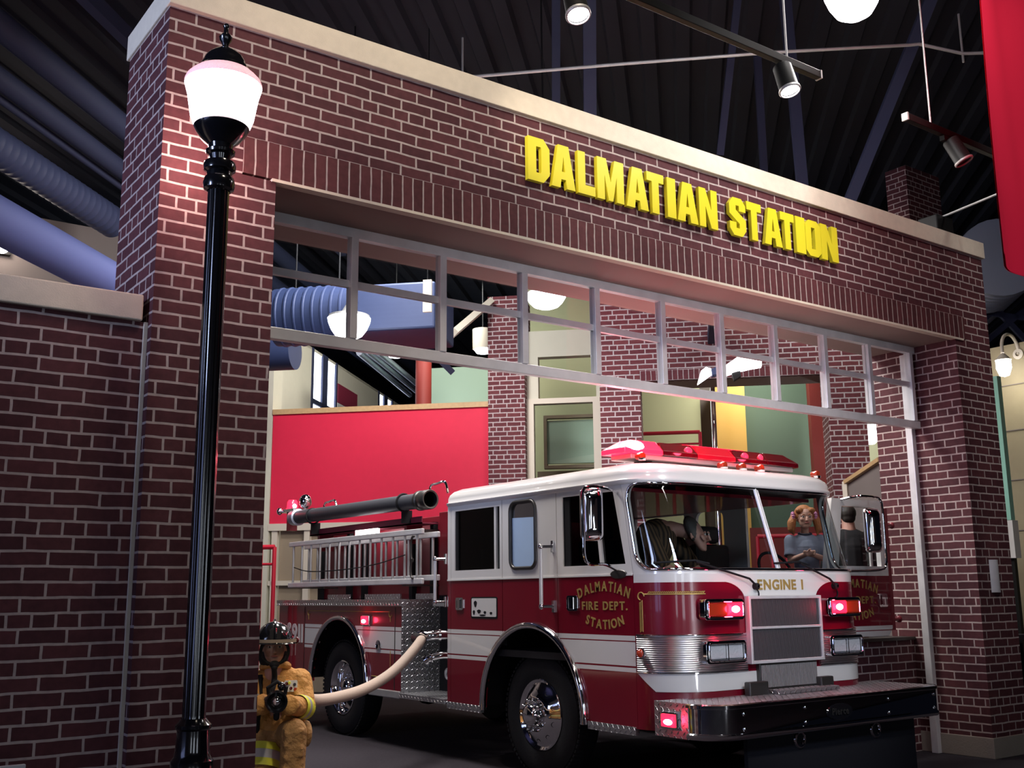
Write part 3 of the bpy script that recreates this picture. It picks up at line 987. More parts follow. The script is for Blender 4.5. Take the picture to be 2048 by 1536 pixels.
# side wall of the hall left of the viewer, with an unseen window added for the post's blue rim
ew = MB().box(-7.6, -7.3, -8.0, 1.8, 0, 6.6).box(-7.6, -7.3, 6.0, 7.4, 0, 6.6).box(-7.6, -7.3, 1.8, 6.0, 0, 1.2).box(-7.6, -7.3, 1.8, 6.0, 5.8, 6.6)
struct(ew.build('wall_side', M['grey_wall'], smooth=False), 'hall side wall left of the viewer', 'wall')
M['window_blue'] = mat('blue_daylight_window', (0.6, 0.7, 1), 0.3, emit=(0.42, 0.52, 1.0), es=2.2)
wn = struct(MB().box(-7.5, -7.45, 1.8, 6.0, 1.2, 5.8).build('window_9', M['window_blue'], smooth=False), 'tall daylight window in the hall side wall', 'window')
for y_ in (3.2, 4.6):
    MB().box(-7.44, -7.34, y_ - 0.04, y_ + 0.04, 1.2, 5.8).build('mullion', M['beam'], wn, smooth=False)
# brick stub above the roof line
p = at(1852, 420, Y=8.6)
struct(MB().box(p.x - 0.44, p.x + 0.42, 8.6, 8.95, 3.0, at(1850, 345, Y=8.6).z).build('wall_stub', M['brick'], smooth=False, uv=True), 'brick pier rising behind the station cap', 'wall')
# ================================================================== CEILING FITTINGS
def beam(a, b, wx, wz, label, name='ceiling_beam', m='beam', group=None, up=(0, 0, 1)):
    o = MB().bar(a, b, wx, wz, up).build(name, M[m], smooth=False)
    return tag(o, label, name.replace('_', ' ') if name != 'ceiling_beam' else 'beam', group)


def cpt(px, py, dist):
    d = CR * ((px - 1024) / FPX) + CU * ((768 - py) / FPX) + CF
    return CC + d * dist


# slanted and upright steel members over the station roof
for (a, b, da, db, wd, lab) in (
        ((1112, -60), (1112, 240), 12.5, 13.0, 0.10, 'slim upright steel member left of the first spotlight cone'),
        ((1178, -60), (1180, 235), 12.0, 12.6, 0.15, 'broad upright steel member just right of the first spotlight'),
        ((1482, -60), (1440, 310), 13.0, 13.6, 0.09, 'slim slanted steel member left of the long light track end'),
        ((1515, 120), (1528, 345), 14.5, 14.8, 0.10, 'dark upright steel member behind the second spotlight'),
        ((1588, 190), (1605, 375), 12.8, 13.0, 0.13, 'blue upright steel member under the second spotlight'),
        ((1885, -60), (1700, 400), 11.5, 12.5, 0.13, 'long slanted steel strut right of the pendant lamp')):
    qa, qb = cpt(*a, da), cpt(*b, db)
    qa = qa + (qa - qb) * max(0.0, (CZ - 0.12 - qa.z) / (qa.z - qb.z))
    beam(qa, qb, wd, wd * 0.6, lab, 'steel_member', group='roof steel members', up=CF)
# pipes and trusses at the upper left, running into the hall at 45 degrees
def along(px, py, z, w0, w1):
    p = at(px, py, Z=z)
    u = (p.x - p.y) * S2
    return uw(u, w0, z), uw(u, w1, z)


for px, py, z, r, lab in ((120, 150, 8.2, 0.17, 'thick dark ceiling pipe, topmost at the upper left'), (110, 240, 8.0, 0.14, 'dark ceiling pipe between two others at the upper left'),
                          (120, 285, 7.9, 0.055, 'thin dark ceiling pipe, lowest at the upper left')):
    a, b = along(px, py, z, 2.0, 30)
    tag(MB().tube([a, b], r, 14).build('ceiling_pipe', M['beam']), lab, 'pipe', 'ceiling pipes at the upper left')
a, b = along(215, 35, 8.5, 2.0, 20)
beam(a, b, 0.14, 0.2, 'dark ceiling beam above the left end of the stone cap')
# large spiral duct at the left with bands
z = 7.6
a, b = along(112, 371, z, 2.5, 15.2)
d = (b - a).normalized()
L_ = (b - a).length
pts, rs = [], []
k = 0.0
while k < L_:
    pts += [a + d * k, a + d * (k + 0.10), a + d * (k + 0.115), a + d * (k + 0.13)]
    rs += [0.25, 0.25, 0.258, 0.258]
    k += 0.16
tag(MB().tube(pts, rs, 28).build('spiral_duct', M['duct_blue']), 'big round ribbed duct beside the left pillar', 'duct')
# hangers of the duct
for t in (6.5, 9.5):
    q = a + d * t
    tag(MB().tube([(q.x, q.y, z + 0.262), (q.x, q.y, CZ)], 0.012, 6).build('duct_hanger', M['beam']), 'thin hanger rod of the big round duct', 'hanger', 'hangers of the round duct')
# broad curved bulkhead under the duct
z2 = 5.2
a, b = along(110, 478, z2, 3.0, 11.5)
ax = (b - a).normalized()
sd = Vector((S2, -S2, 0))
mb = MB()
rows = 16


def bulk(i, j):
    t = math.radians(-70 + 140 * j)
    return a + (b - a) * i + Vector((0, 0, math.sin(t) * 0.27)) + sd * (math.cos(t) * 0.35 - 0.35)


mb.grid(bulk, 1, rows)
mb.grid(lambda i, j: a + (b - a) * i + Vector((0, 0, (j - 0.5) * 0.508)) + sd * (-0.231), 1, 1)
tag(mb.build('curved_bulkhead', M['bulkhead'], smooth=True), 'smooth blue curved bulkhead below the round duct', 'bulkhead')
# glowing wall washer on the hall wall at the far left
p = at(4, 492, Y=18.35)
t = thing('wall_washer', 'bright lamp glaring on the far hall wall at the left edge', 'lamp', (p.x, 18.5, p.z))
MB().box(p.x - 0.15, p.x + 0.15, 18.38, 18.5, p.z - 0.12, p.z + 0.12).build('housing', M['black_track'], t, smooth=False)
MB().lathe((p.x, 18.38, p.z), (0, -1, 0), [(0, 0.12), (0.04, 0.11), (0.07, 0.0)], 16).build('lens', M['lamp_white'], t)
lamp('wall_washer_light', 'POINT', (p.x, 18.05, p.z), 22, (1, 0.85, 0.72), 0.1)
# ducts inside the bay, seen through the transom
p0, p1 = at(556, 622, W=13.6), at(712, 622, W=13.6)
ua, ub = (p0.x - p0.y) * S2, (p1.x - p1.y) * S2
pts, rs = [], []
k = ua
zz = p0.z - 0.1
while k < ub:
    pts += [uw(k, 13.6, zz), uw(k + 0.09, 13.6, zz), uw(k + 0.10, 13.6, zz), uw(k + 0.12, 13.6, zz)]
    rs += [0.40, 0.40, 0.415, 0.415]
    k += 0.13
tag(MB().tube(pts, rs, 28).build('bay_duct', M['duct']), 'round ribbed blue duct inside the bay behind the transom', 'duct')
mb = MB()
q0, q1 = (at(712, 600, W=13.4), at(876, 680, W=13.4))
slab(mb, (q0.x - q0.y) * S2, (q1.x - q1.y) * S2, 13.2, 14.4, q1.z + 0.12, q0.z + 0.15)
tag(mb.build('plenum_box', M['duct'], smooth=False, bevel=0.03), 'boxy blue duct plenum right of the ribbed bay duct', 'duct')
p = at(560, 703, W=15.5)
tag(MB().cyl(p + uw(-0.9, 0), p + uw(0.25, 0), 0.30, n=26).build('bay_duct', M['duct']), 'plain round duct end below the transom at the left', 'duct')
q = p + uw(-0.2, 0)
tag(MB().tube([q + Vector((0, 0, 0.30)), (q.x, q.y, CZ - 0.03)], 0.012, 6).build('duct_hanger', M['black']), 'thin hanger rod of the plain round duct end', 'hanger')
p0, p1 = at(905, 668, W=16), at(978, 606, W=17.03)
beam(p0, p1, 0.1, 0.22, 'pale slanted brace left of the inner brick pier', 'steel_member', 'cream_trim', up=CF)
p0, p1 = at(800, 640, W=14.44), at(905, 745, W=15)
beam(p0, p1, 0.09, 0.09, 'blue slanted brace in front of the red round column', 'steel_member', up=CF)
for k_, (x0, y0, x1, y1) in enumerate(((718, 705, 820, 790), (735, 702, 832, 782), (752, 700, 842, 775))):
    tag(MB().tube([at(x0, y0, W=19), at(x1, y1, W=24)], 0.06, 8).build('ceiling_pipe', M['galv']), ('lowest', 'middle', 'highest')[k_] + ' of three shiny pipes left of the red round column', 'pipe', 'shiny pipes in the bay')
for q in (uw(ua + 0.25, 13.6, zz), uw(ub - 0.25, 13.6, zz)):
    tag(MB().tube([q + Vector((0, 0, 0.40)), (q.x, q.y, CZ - 0.03)], 0.012, 6).build('duct_hanger', M['black']), 'thin hanger rod of the ribbed bay duct', 'hanger', 'hangers of the bay duct')
p = at(855, 592, W=12.6)
t = thing('hanging_panel', 'small speckled panel hanging behind the second transom mullion', 'panel', p)
slab(MB(), (p.x - p.y) * S2 - 0.055, (p.x - p.y) * S2 + 0.055, 12.58, 12.62, p.z - 0.21, p.z + 0.21).build('board', M['stone'], t, smooth=False)
MB().cyl(p + Vector((0, 0, 0.21)), (p.x, p.y, CZ - 0.02), 0.008, n=6).build('hanger', M['black'], t)
# red round column
p = at(847, 770, W=19)
tag(MB().cyl((p.x, p.y, 0), (p.x, p.y, at(847, 672, W=19).z), 0.15, n=24).build('round_column', M['red_col']), 'red round column standing behind the red partition', 'column')
# fire pole
p = at(1428, 850, W=17.6)
t = thing('fire_pole', 'chrome sliding pole beside the ochre column', 'pole', (p.x, p.y, 0))
MB().cyl((p.x, p.y, 0), (p.x, p.y, 8.9), 0.045, n=16).build('pole', M['chrome'], t)
MB().lathe((p.x, p.y, 0), (0, 0, 1), [(0, 0.2), (0.03, 0.2), (0.05, 0.06), (0.1, 0.05)], 20).build('base_flange', M['chrome'], t)
# railings
def railing(a, b, z0, z1, n, label, rails=(1.0, 0.55, 0.1), r=0.028):
    a, b = Vector(a), Vector(b)
    t = thing('railing', label, 'railing', (a.x, a.y, z0), 'red railings')
    for k in range(n + 1):
        q = a.lerp(b, k / n)
        MB().cyl((q.x, q.y, z0), (q.x, q.y, z1), r, n=8).build('post', M['red_rail'], t)
    for f in rails:
        zz = z0 + (z1 - z0) * f
        MB().cyl((a.x, a.y, zz), (b.x, b.y, zz), r * (1.1 if f == 1 else 0.6), n=8).build('rail', M['red_rail'], t)


railing(at(522, 1100, W=13.2), at(549, 1100, W=13.2), 0, at(548, 1094, W=13.2).z, 1, 'red railing beside the left pillar', (1.0, 0.9))
railing(at(1283, 870, W=17.2), at(1400, 870, W=17.2), at(1395, 895, W=17.2).z - 1.0, at(1395, 864, W=17.2).z, 1, 'red railing in front of the yellow green wall', (1.0, 0.85))
railing(at(1515, 1075, W=16.6), at(1660, 1075, W=16.6), 0, at(1560, 1072, W=16.6).z, 5, 'red railing seen through the windscreen behind the girl', (1.0, 0.6))
railing(at(1285, 1090, W=16.3), at(1420, 1090, W=16.3), 0, at(1340, 1090, W=16.3).z, 4, 'red railing seen through the crew cab windows', (1.0, 0.7))
# picture boards on the hall wall
p0, p1 = at(676, 765, U=UL + 0.03), at(714, 800, U=UL + 0.03)
t = thing('wall_sign', 'maroon and white sign on the hall wall right of the tall window', 'sign', (p0.x, p0.y, p1.z))
wa_, wb_ = (p0.x + p0.y) * S2, (p1.x + p1.y) * S2
zz0, zz1 = p1.z, at(678, 768, U=UL + 0.03).z
slab(MB(), UL + 0.005, UL + 0.04, wa_, wb_, zz1 - 0.42, zz1).build('header_board', M['sign_maroon'], t, smooth=False)
slab(MB(), UL + 0.005, UL + 0.03, wa_, wb_, zz1 - 1.5, zz1 - 0.42).build('lower_board', M['sign_white'], t, smooth=False)
for i in range(2):
    ww = wa_ + (wb_ - wa_) * (0.08 + 0.5 * i)
    slab(MB(), UL + 0.03, UL + 0.045, ww, ww + (wb_ - wa_) * 0.36, zz1 - 0.72, zz1 - 0.58).build('caption_bar', M['black'], t, smooth=False)
for a_, b_, c_, d_ in ((0.2, 0.8, 0.9, 0.86), (0.2, 0.24, 0.9, 1.35), (0.76, 0.8, 0.9, 1.35)):
    slab(MB(), UL + 0.03, UL + 0.045, wa_ + (wb_ - wa_) * a_, wa_ + (wb_ - wa_) * b_, zz1 - max(c_, d_), zz1 - min(c_, d_)).build('picture_border', M['black'], t, smooth=False)

# ---- pendant bowl lamps
def pendant(px, py, rad, label, plane, h=0.42, power=None, top=None, stem=True):
    p = at(px, py, **plane)
    t = thing('pendant_lamp', label, 'lamp', p, 'glowing pendant lamps')
    MB().lathe(p, (0, 0, 1), [(-h * 0.5, 0.0), (-h * 0.48, rad * 0.35), (-h * 0.35, rad * 0.62), (-h * 0.1, rad * 0.82), (h * 0.2, rad * 0.96), (h * 0.38, rad), (h * 0.42, rad * 0.9)], 32).build('glass_bowl', M['lamp_white'], t)
    MB().lathe(p, (0, 0, 1), [(h * 0.40, rad * 0.97), (h * 0.5, rad * 0.95), (h * 0.62, rad * 0.4), (h * 0.9, rad * 0.22), (h * 1.1, rad * 0.1)], 28).build('metal_top', M['alu_dull'], t)
    if stem:
        MB().cyl(p + Vector((0, 0, h)), (p.x, p.y, top or CZ - 0.02), 0.012, n=6).build('stem', M['black'], t)
    if power:
        lamp('pendant_light', 'POINT', p + Vector((0, 0, -h * 0.7)), power, WHITE, rad * 0.5)
    return t


pendant(1706, 2, 0.23, 'large glowing pendant lamp above the station front, at the photo top', dict(Y=4.6), h=0.30, power=60)
pendant(698, 655, 0.27, 'glowing bowl pendant behind the second transom pane', dict(W=12.4), h=0.30, power=30)
pendant(1092, 602, 0.23, 'glowing flat pendant behind the fourth transom column', dict(W=11.5), h=0.18, power=25)
pendant(1741, 868, 0.17, 'small glowing globe lamp in the gap right of the inner brick pier', dict(W=17.9), h=0.34, power=30)
for px, py, lab in ((791, 712, 'small white ceiling can lamp left of the red round column'), (966, 704, 'small white ceiling can lamp beside the inner brick pier')):
    p = at(px, py, W=18.5)
    t = thing('can_lamp', lab, 'lamp', p, 'white can lamps in the bay')
    MB().lathe(p, (0, 0, 1), [(0.05, 0.17), (0.05, 0.19), (0.42, 0.19), (0.44, 0.05)], 20).build('housing', M['cream_trim'], t)
    MB().lathe(p, (0, 0, 1), [(-0.03, 0.0), (-0.02, 0.12), (0.05, 0.17)], 20).build('diffuser', M['lamp_white'], t)
    MB().cyl(p + Vector((0, 0, 0.44)), (p.x, p.y, CZ - 0.02), 0.012, n=6).build('stem', M['black'], t)
# large white fixture of two bent wings behind the transom
p = at(1448, 742, W=12.0)
t = thing('wing_lamp', 'bright white wing shaped lamp behind the right half of the transom', 'lamp', p)
def quadslab(cs, wv, th):
    q = [at(x, y, W=wv) for x, y in cs]
    n_ = len(q)
    off = uw(0, th)
    return MB().add(q + [c + off for c in q], [tuple(range(n_)), tuple(range(2 * n_ - 1, n_ - 1, -1))] + [(i, (i + 1) % n_, (i + 1) % n_ + n_, i + n_) for i in range(n_)])
quadslab([(1395, 767), (1402, 742), (1412, 734), (1424, 738), (1422, 748)], 12.0, 0.10).build('small_wing', M['lamp_white'], t, smooth=False)
quadslab([(1432, 744), (1455, 728), (1478, 712), (1500, 709), (1524, 712), (1523, 732), (1500, 736), (1470, 743), (1445, 752)], 12.0, 0.10).build('large_wing', M['lamp_white'], t, smooth=False)
quadslab([(1422, 738), (1434, 733), (1436, 748), (1424, 750)], 11.98, 0.14).build('hub', M['duct'], t, smooth=False)
quadslab([(1462, 742), (1480, 738), (1482, 752), (1468, 760)], 12.02, 0.12).build('ballast', M['black_track'], t, smooth=False)
MB().cyl(p + Vector((0, 0, 0.04)), (p.x, p.y, at(1448, 545, W=12.0).z), 0.02, n=8).build('stem', M['wood'], t)

zt_ = at(1448, 545, W=12.0).z
uu_ = (p.x - p.y) * S2
tag(slab(MB(), uu_ - 0.06, uu_ + 0.06, 11.9, WB, zt_, zt_ + 0.16).build('ceiling_beam', M['beam'], smooth=False), 'steel beam carrying the wing shaped lamp', 'beam')

# ---- light tracks and spotlights in front of the facade
TY = 4.6
def track(x0, x1, z, label):
    t = thing('light_track', label, 'light track', ((x0 + x1) / 2, TY, z), 'black light tracks')
    MB().box(x0, x1, TY - 0.025, TY + 0.025, z - 0.03, z + 0.03).build('rail', M['black_track'], t, smooth=False, bevel=0.004)
    for x in (x0 + 0.35, x1 - 0.35):
        MB().cyl((x, TY, z + 0.03), (x, TY, CZ - 0.02), 0.008, n=6).build('drop_rod', M['alu_dull'], t)
    for x in (x0 - 0.008, x1 + 0.008):
        MB().box(x - 0.008, x + 0.008, TY - 0.028, TY + 0.028, z - 0.033, z + 0.033).build('end_cap', M['alu_dull'], t, smooth=False)


track(2.6, 6.2, 5.36, 'long black light track hanging left of the pendant lamp')
track(7.30, 9.4, 5.32, 'short black light track hanging beside the red banner')


def spotlight(c, aim, label, lit, ztrack, xt):
    c, aim = Vector(c), Vector(aim)
    d = (aim - c).normalized()
    t = thing('spotlight', label, 'spotlight', c, 'black track spotlights')
    MB().lathe(c, d, [(-0.12, 0.0), (-0.12, 0.06), (-0.11, 0.068), (0.08, 0.072), (0.09, 0.078), (0.10, 0.078), (0.10, 0.069), (0.06, 0.066)], 24).build('can', M['black_track'], t)
    MB().lathe(c, d, [(0.092, 0.0795), (0.105, 0.0805), (0.112, 0.076), (0.112, 0.069), (0.098, 0.069)], 24).build('rim', M['alu_dull'], t)
    MB().lathe(c, d, [(0.084, 0.0), (0.088, 0.045), (0.092, 0.067)], 20).build('lens', M['lamp_white'] if lit else M['black_gloss'], t)
    top = c - d * 0.06
    MB().tube([top + Vector((0.075, 0, 0)), (top.x + 0.075, top.y, ztrack - 0.09), (top.x, top.y, ztrack - 0.06), (xt, TY, ztrack - 0.06)], 0.009, 8).build('yoke', M['black_track'], t)
    MB().box(xt - 0.05, xt + 0.05, TY - 0.022, TY + 0.022, ztrack - 0.075, ztrack - 0.032).build('adapter', M['black_track'], t, smooth=False)
    if lit:
        lamp('spotlight_light', 'SPOT', c + d * 0.13, lit, WARM, 0.05, aim=aim, spot=38, blend=1.0)


spotlight((3.83, TY - 0.02, 5.13), (3.76, 4.22, 4.0), 'lit black spotlight hanging above the letters at the photo top', 55, 5.36, 3.86)
spotlight((5.80, TY - 0.02, 5.20), (5.80, 4.25, 4.0), 'lit black spotlight at the right end of the long track', 50, 5.36, 5.85)
spotlight((7.93, TY - 0.05, 5.16), (8.2, 4.2, 4.2), 'unlit black spotlight tilted down beside the red banner', 0, 5.32, 7.85)
spotlight((2.95, TY - 0.02, 5.13), (4.8, 5.75, 4.85), 'lit black spotlight on the long track just outside the photo top', 110, 5.36, 2.95)  # assumed unseen spotlight, aimed to brighten the first letters
# sprinkler pipe
pp = [cpt(925, 155, 11), cpt(1240, 128, 11), cpt(1555, 104, 11), cpt(1820, 90, 11), cpt(1838, 88, 11), cpt(1925, 107, 11), cpt(2060, 103, 11)]
t = thing('sprinkler_pipe', 'thin pale sprinkler pipe crossing under the roof deck', 'pipe', pp[0])
MB().tube(pp, 0.018, 8).build('pipe', M['alu_dull'], t)
for q in (pp[0], pp[5]):
    MB().cyl(q + Vector((0, 0, -0.1)), q + Vector((0, 0, 0.45)), 0.012, n=6).build('riser', M['alu_dull'], t)
# stay rod and dark box beside the brick stub
tag(MB().tube([(9.33, TY, 5.275), (9.92, 5.98, 5.413)], 0.012, 6).build('stay_rod', M['alu_dull']), 'thin bright stay rod between light track and dark box', 'rod')
tag(MB().box(9.73, 10.03, 5.88, 6.10, 5.168, 5.40).build('junction_box', M['black_track'], smooth=False, bevel=0.01), 'dark box on the station cap beside the brick stub', 'box')
# silver duct behind the right end
p = cpt(1995, 520, 16.2)
pts, rs = [], []
for k in range(22):
    q = p + uw(0.0, -0.15 + k * 0.16)
    pts += [q, q + uw(0, 0.12), q + uw(0, 0.13), q + uw(0, 0.15)]
    rs += [0.61, 0.61, 0.625, 0.625]
tag(MB().tube(pts, rs, 28).build('spiral_duct', M['galv']), 'silver ribbed duct behind the right end of the station', 'duct')
tt = thing('roof_truss', 'dark steel roof truss below the silver duct', 'truss', cpt(2010, 640, 17))
for k_, (a, b) in enumerate((((1965, 640), (2060, 560)), ((1975, 680), (2060, 610)), ((1985, 610), (2060, 690)), ((1970, 625), (2070, 640)))):
    MB().bar(cpt(*a, 17), cpt(*b, 17), 0.08, 0.08, CF).build('truss_bar', M['beam'], tt, smooth=False)
# red banner
bx0 = 7.20
mb = MB()
def ban(i, j):
    x = bx0 - 0.10 * (1 - j) + i * 1.5
    return Vector((x, 3.8 + 0.03 * math.sin(i * 9) + 0.015 * math.sin(i * 23 + j * 4), 3.82 + j * 3.3 - 0.05 * math.sin(i * 3)))
def ban2(i, j):
    return ban(i, j) + Vector((0.004, 0.012, 0))
mb.grid(ban, 40, 20)
mb.grid(ban2, 40, 20, flip=True)
t = thing('banner', 'long red cloth banner hanging at the right edge', 'banner', (7.9, 3.8, 3.8))
mb.build('cloth', M['banner'], t)
mb = MB().grid(lambda i, j: ban(i, 0) + Vector((0, -0.006, 0.10 * j - 0.006)), 40, 1)
mb.build('bottom_hem', M['banner'], t)
MB().cyl((7.1, 3.8, 7.12), (8.75, 3.8, 7.12), 0.025, n=10).build('hanging_rod', M['black_track'], t)
for x in (7.3, 8.5):
    MB().cyl((x, 3.8, 7.12), (x, 3.8, CZ - 0.02), 0.006, n=6).build('cord', M['black_track'], t)
# wall plaque
t = thing('wall_plaque', 'curved brushed metal plaque on the right brick pillar', 'plaque', (10.02, 5.8, 1.53))
mb = MB().grid(lambda i, j: Vector((9.945 + 0.16 * i, 5.797 - 0.035 * math.sin(PI * i), 1.53 + 0.315 * j)), 16, 1)
mb.grid(lambda i, j: Vector((9.945 + 0.16 * i, 5.797 - 0.035 * math.sin(PI * i) * j, 1.53)), 16, 1)
mb.grid(lambda i, j: Vector((9.945 + 0.16 * i, 5.797 - 0.035 * math.sin(PI * i) * j, 1.845)), 16, 1)
mb.build('face', M['alu'], t)
# gooseneck lamp on the beige wall
p = at(2007, 728, X=13.0)
t = thing('gooseneck_lamp', 'white gooseneck lamp on the beige wall at the right edge', 'lamp', (13.4, p.y, p.z))
arc = [(p.x + 0.2 - 0.2 * math.cos(a), p.y, p.z + 0.22 + 0.2 * math.sin(a)) for a in [PI * k / 12 for k in range(13)]]
MB().tube([(p.x, p.y, p.z + 0.1)] + arc + [(13.39, p.y, p.z + 0.18)], 0.022, 10).build('arm', M['cream_trim'], t)
MB().lathe(p, (0, 0, 1), [(-0.17, 0.0), (-0.15, 0.06), (-0.05, 0.095), (0.05, 0.09)], 20).build('globe', M['lamp_white'], t)
MB().lathe(p, (0, 0, 1), [(0.05, 0.10), (0.07, 0.085), (0.12, 0.04), (0.14, 0.025)], 20).build('holder', M['cream_trim'], t)
MB().lathe((13.4, p.y, p.z + 0.18), (-1, 0, 0), [(0, 0.07), (0.02, 0.07), (0.03, 0.03)], 16).build('wall_plate', M['cream_trim'], t)
lamp('gooseneck_light', 'POINT', (p.x - 0.05, p.y, p.z - 0.28), 8, (1, 0.92, 0.72), 0.08)
# mint strip and white strip (upright board edges) in front of the beige wall
a0, a1 = at(1989, 752, Y=7.0), at(2022, 1040, Y=7.0)
b0 = at(2031, 1116, Y=7.0)
t = thing('upright_board', 'narrow mint and white upright board behind the right pillar', 'board', (a1.x, 7.0, 0))
MB().box(a1.x - 0.03, a1.x + 0.06, 6.98, 7.1, a1.z, a0.z).build('mint_panel', M['mint_strip'], t, smooth=False)
MB().box(a1.x - 0.03, a1.x + 0.10, 6.97, 7.1, b0.z, a1.z - 0.004).build('white_panel', M['sign_white'], t, smooth=False)
MB().box(a1.x + 0.02, a1.x + 0.08, 7.02, 7.08, 0, b0.z).build('post', M['black_track'], t, smooth=False)
# little white notice at the bottom left corner
pA, pB = at(-30, 1530, Y=5.2), at(51, 1528, Y=5.2)
t = thing('notice_board', 'white board edge at the bottom left corner', 'board', (pA.x, 5.2, 0))
MB().box(pA.x - 0.25, pB.x, 5.19, 5.215, pB.z - 0.5, pB.z).build('panel', M['sign_white'], t, smooth=False, bevel=0.003)
MB().box(pA.x - 0.1, pA.x - 0.04, 5.215, 5.25, 0, pB.z - 0.05).build('stand', M['black_track'], t, smooth=False)
MB().box(pA.x - 0.25, pA.x + 0.1, 5.12, 5.32, 0, 0.02).build('foot', M['black_track'], t, smooth=False)

# ================================================================== STREET LAMP
LX, LY = 1.86, 5.2
t = thing('street_lamp', 'black fluted street lamp with glowing acorn globe by the left pillar', 'street lamp', (LX, LY, 0))
MB().lathe((LX, LY, 0), (0, 0, 1), [(0, 0.16), (0.06, 0.16), (0.1, 0.14), (0.35, 0.125), (0.7, 0.115), (0.74, 0.10), (0.79, 0.10), (0.81, 0.085), (0.84, 0.08), (0.93, 0.076), (0.94, 0.086), (0.955, 0.086), (0.97, 0.07), (0.985, 0.06)], 36).build('base', M['black_gloss'], t)
# fluted post
nf = 64
mb = MB()
hs = [0.98, 1.0, 3.66, 3.68]
vs = []
for h in hs:
    rr = 0.056
    for k in range(nf):
        fl = 0.0035 if (k % 4 in (0, 1)) and 1.0 <= h <= 3.66 else 0
        vs.append((LX + (rr - fl) * math.cos(2 * PI * k / nf), LY + (rr - fl) * math.sin(2 * PI * k / nf), h))
mb.add(vs, [(i * nf + k, i * nf + (k + 1) % nf, (i + 1) * nf + (k + 1) % nf, (i + 1) * nf + k) for i in range(3) for k in range(nf)])
mb.build('post', M['black_gloss'], t, ang=60)
MB().lathe((LX, LY, 0), (0, 0, 1), [(3.66, 0.06), (3.67, 0.078), (3.70, 0.084), (3.73, 0.078), (3.745, 0.066), (3.765, 0.066), (3.775, 0.082), (3.80, 0.086), (3.82, 0.08), (3.83, 0.06)], 36).build('collar', M['black_gloss'], t)
MB().lathe((LX, LY, 0), (0, 0, 1), [(3.83, 0.05), (3.86, 0.058), (3.87, 0.075), (3.885, 0.078), (3.895, 0.062), (3.92, 0.066), (3.95, 0.10), (3.985, 0.128), (4.005, 0.140), (4.02, 0.146), (4.03, 0.140)], 40).build('globe_holder', M['black_gloss'], t)
MB().lathe((LX, LY, 0), (0, 0, 1), [(4.02, 0.134), (4.04, 0.152), (4.08, 0.166), (4.14, 0.176), (4.20, 0.186), (4.245, 0.198), (4.262, 0.203)], 48).build('globe', M['lamp_glow'], t)
MB().lathe((LX, LY, 0), (0, 0, 1), [(4.262, 0.203), (4.275, 0.204), (4.295, 0.196), (4.315, 0.178), (4.34, 0.150)], 48).build('globe_shoulder', M['lamp_shoulder'], t)
MB().lathe((LX, LY, 0), (0, 0, 1), [(4.315, 0.176), (4.33, 0.158), (4.345, 0.150), (4.355, 0.135), (4.37, 0.13), (4.385, 0.118), (4.40, 0.114), (4.43, 0.100), (4.46, 0.07), (4.475, 0.035), (4.485, 0.022)], 40).build('cap', M['black_gloss'], t)
MB().lathe((LX, LY, 0), (0, 0, 1), [(4.48, 0.022), (4.50, 0.016), (4.515, 0.022), (4.53, 0.032), (4.55, 0.036), (4.565, 0.026), (4.575, 0.014), (4.60, 0.012), (4.615, 0.018), (4.628, 0.012), (4.634, 0.0)], 24).build('finial', M['black_gloss'], t)
lamp('street_lamp_light', 'POINT', (LX, LY + 0.30, 4.00), 13, (1.0, 0.52, 0.46), 0.06)

# ================================================================== SIGN LETTERS
GL = {
    'D': [[(0, 0), (.72, 0), (1, .2), (1, .8), (.72, 1), (0, 1)], [(.38, .2), (.6, .2), (.62, .24), (.62, .76), (.6, .8), (.38, .8)]],
    'A': [[(0, 0), (.36, 0), (.40, .2), (.60, .2), (.64, 0), (1, 0), (.72, 1), (.28, 1)], [(.43, .38), (.57, .38), (.50, .74)]],
    'L': [[(0, 0), (1, 0), (1, .22), (.42, .22), (.42, 1), (0, 1)]],
    'M': [[(0, 0), (.27, 0), (.27, .6), (.42, 0), (.58, 0), (.73, .6), (.73, 0), (1, 0), (1, 1), (.66, 1), (.50, .45), (.34, 1), (0, 1)]],
    'T': [[(.30, 0), (.70, 0), (.70, .78), (1, .78), (1, 1), (0, 1), (0, .78), (.30, .78)]],
    'I': [[(0, 0), (1, 0), (1, 1), (0, 1)]],
    'N': [[(0, 0), (.34, 0), (.34, .55), (.64, 0), (1, 0), (1, 1), (.66, 1), (.66, .47), (.36, 1), (0, 1)]],
    'S': [[(.24, 0), (.76, 0), (1, .17), (1, .45), (.40, .68), (.40, .80), (.60, .80), (.60, .66), (1, .66), (1, .83), (.76, 1), (.24, 1), (0, .83), (0, .56), (.60, .33), (.60, .20), (.40, .20), (.40, .35), (0, .35), (0, .17)]],
    'O': [[(.24, 0), (.76, 0), (1, .14), (1, .86), (.76, 1), (.24, 1), (0, .86), (0, .14)], [(.38, .2), (.62, .2), (.62, .8), (.38, .8)]],
}
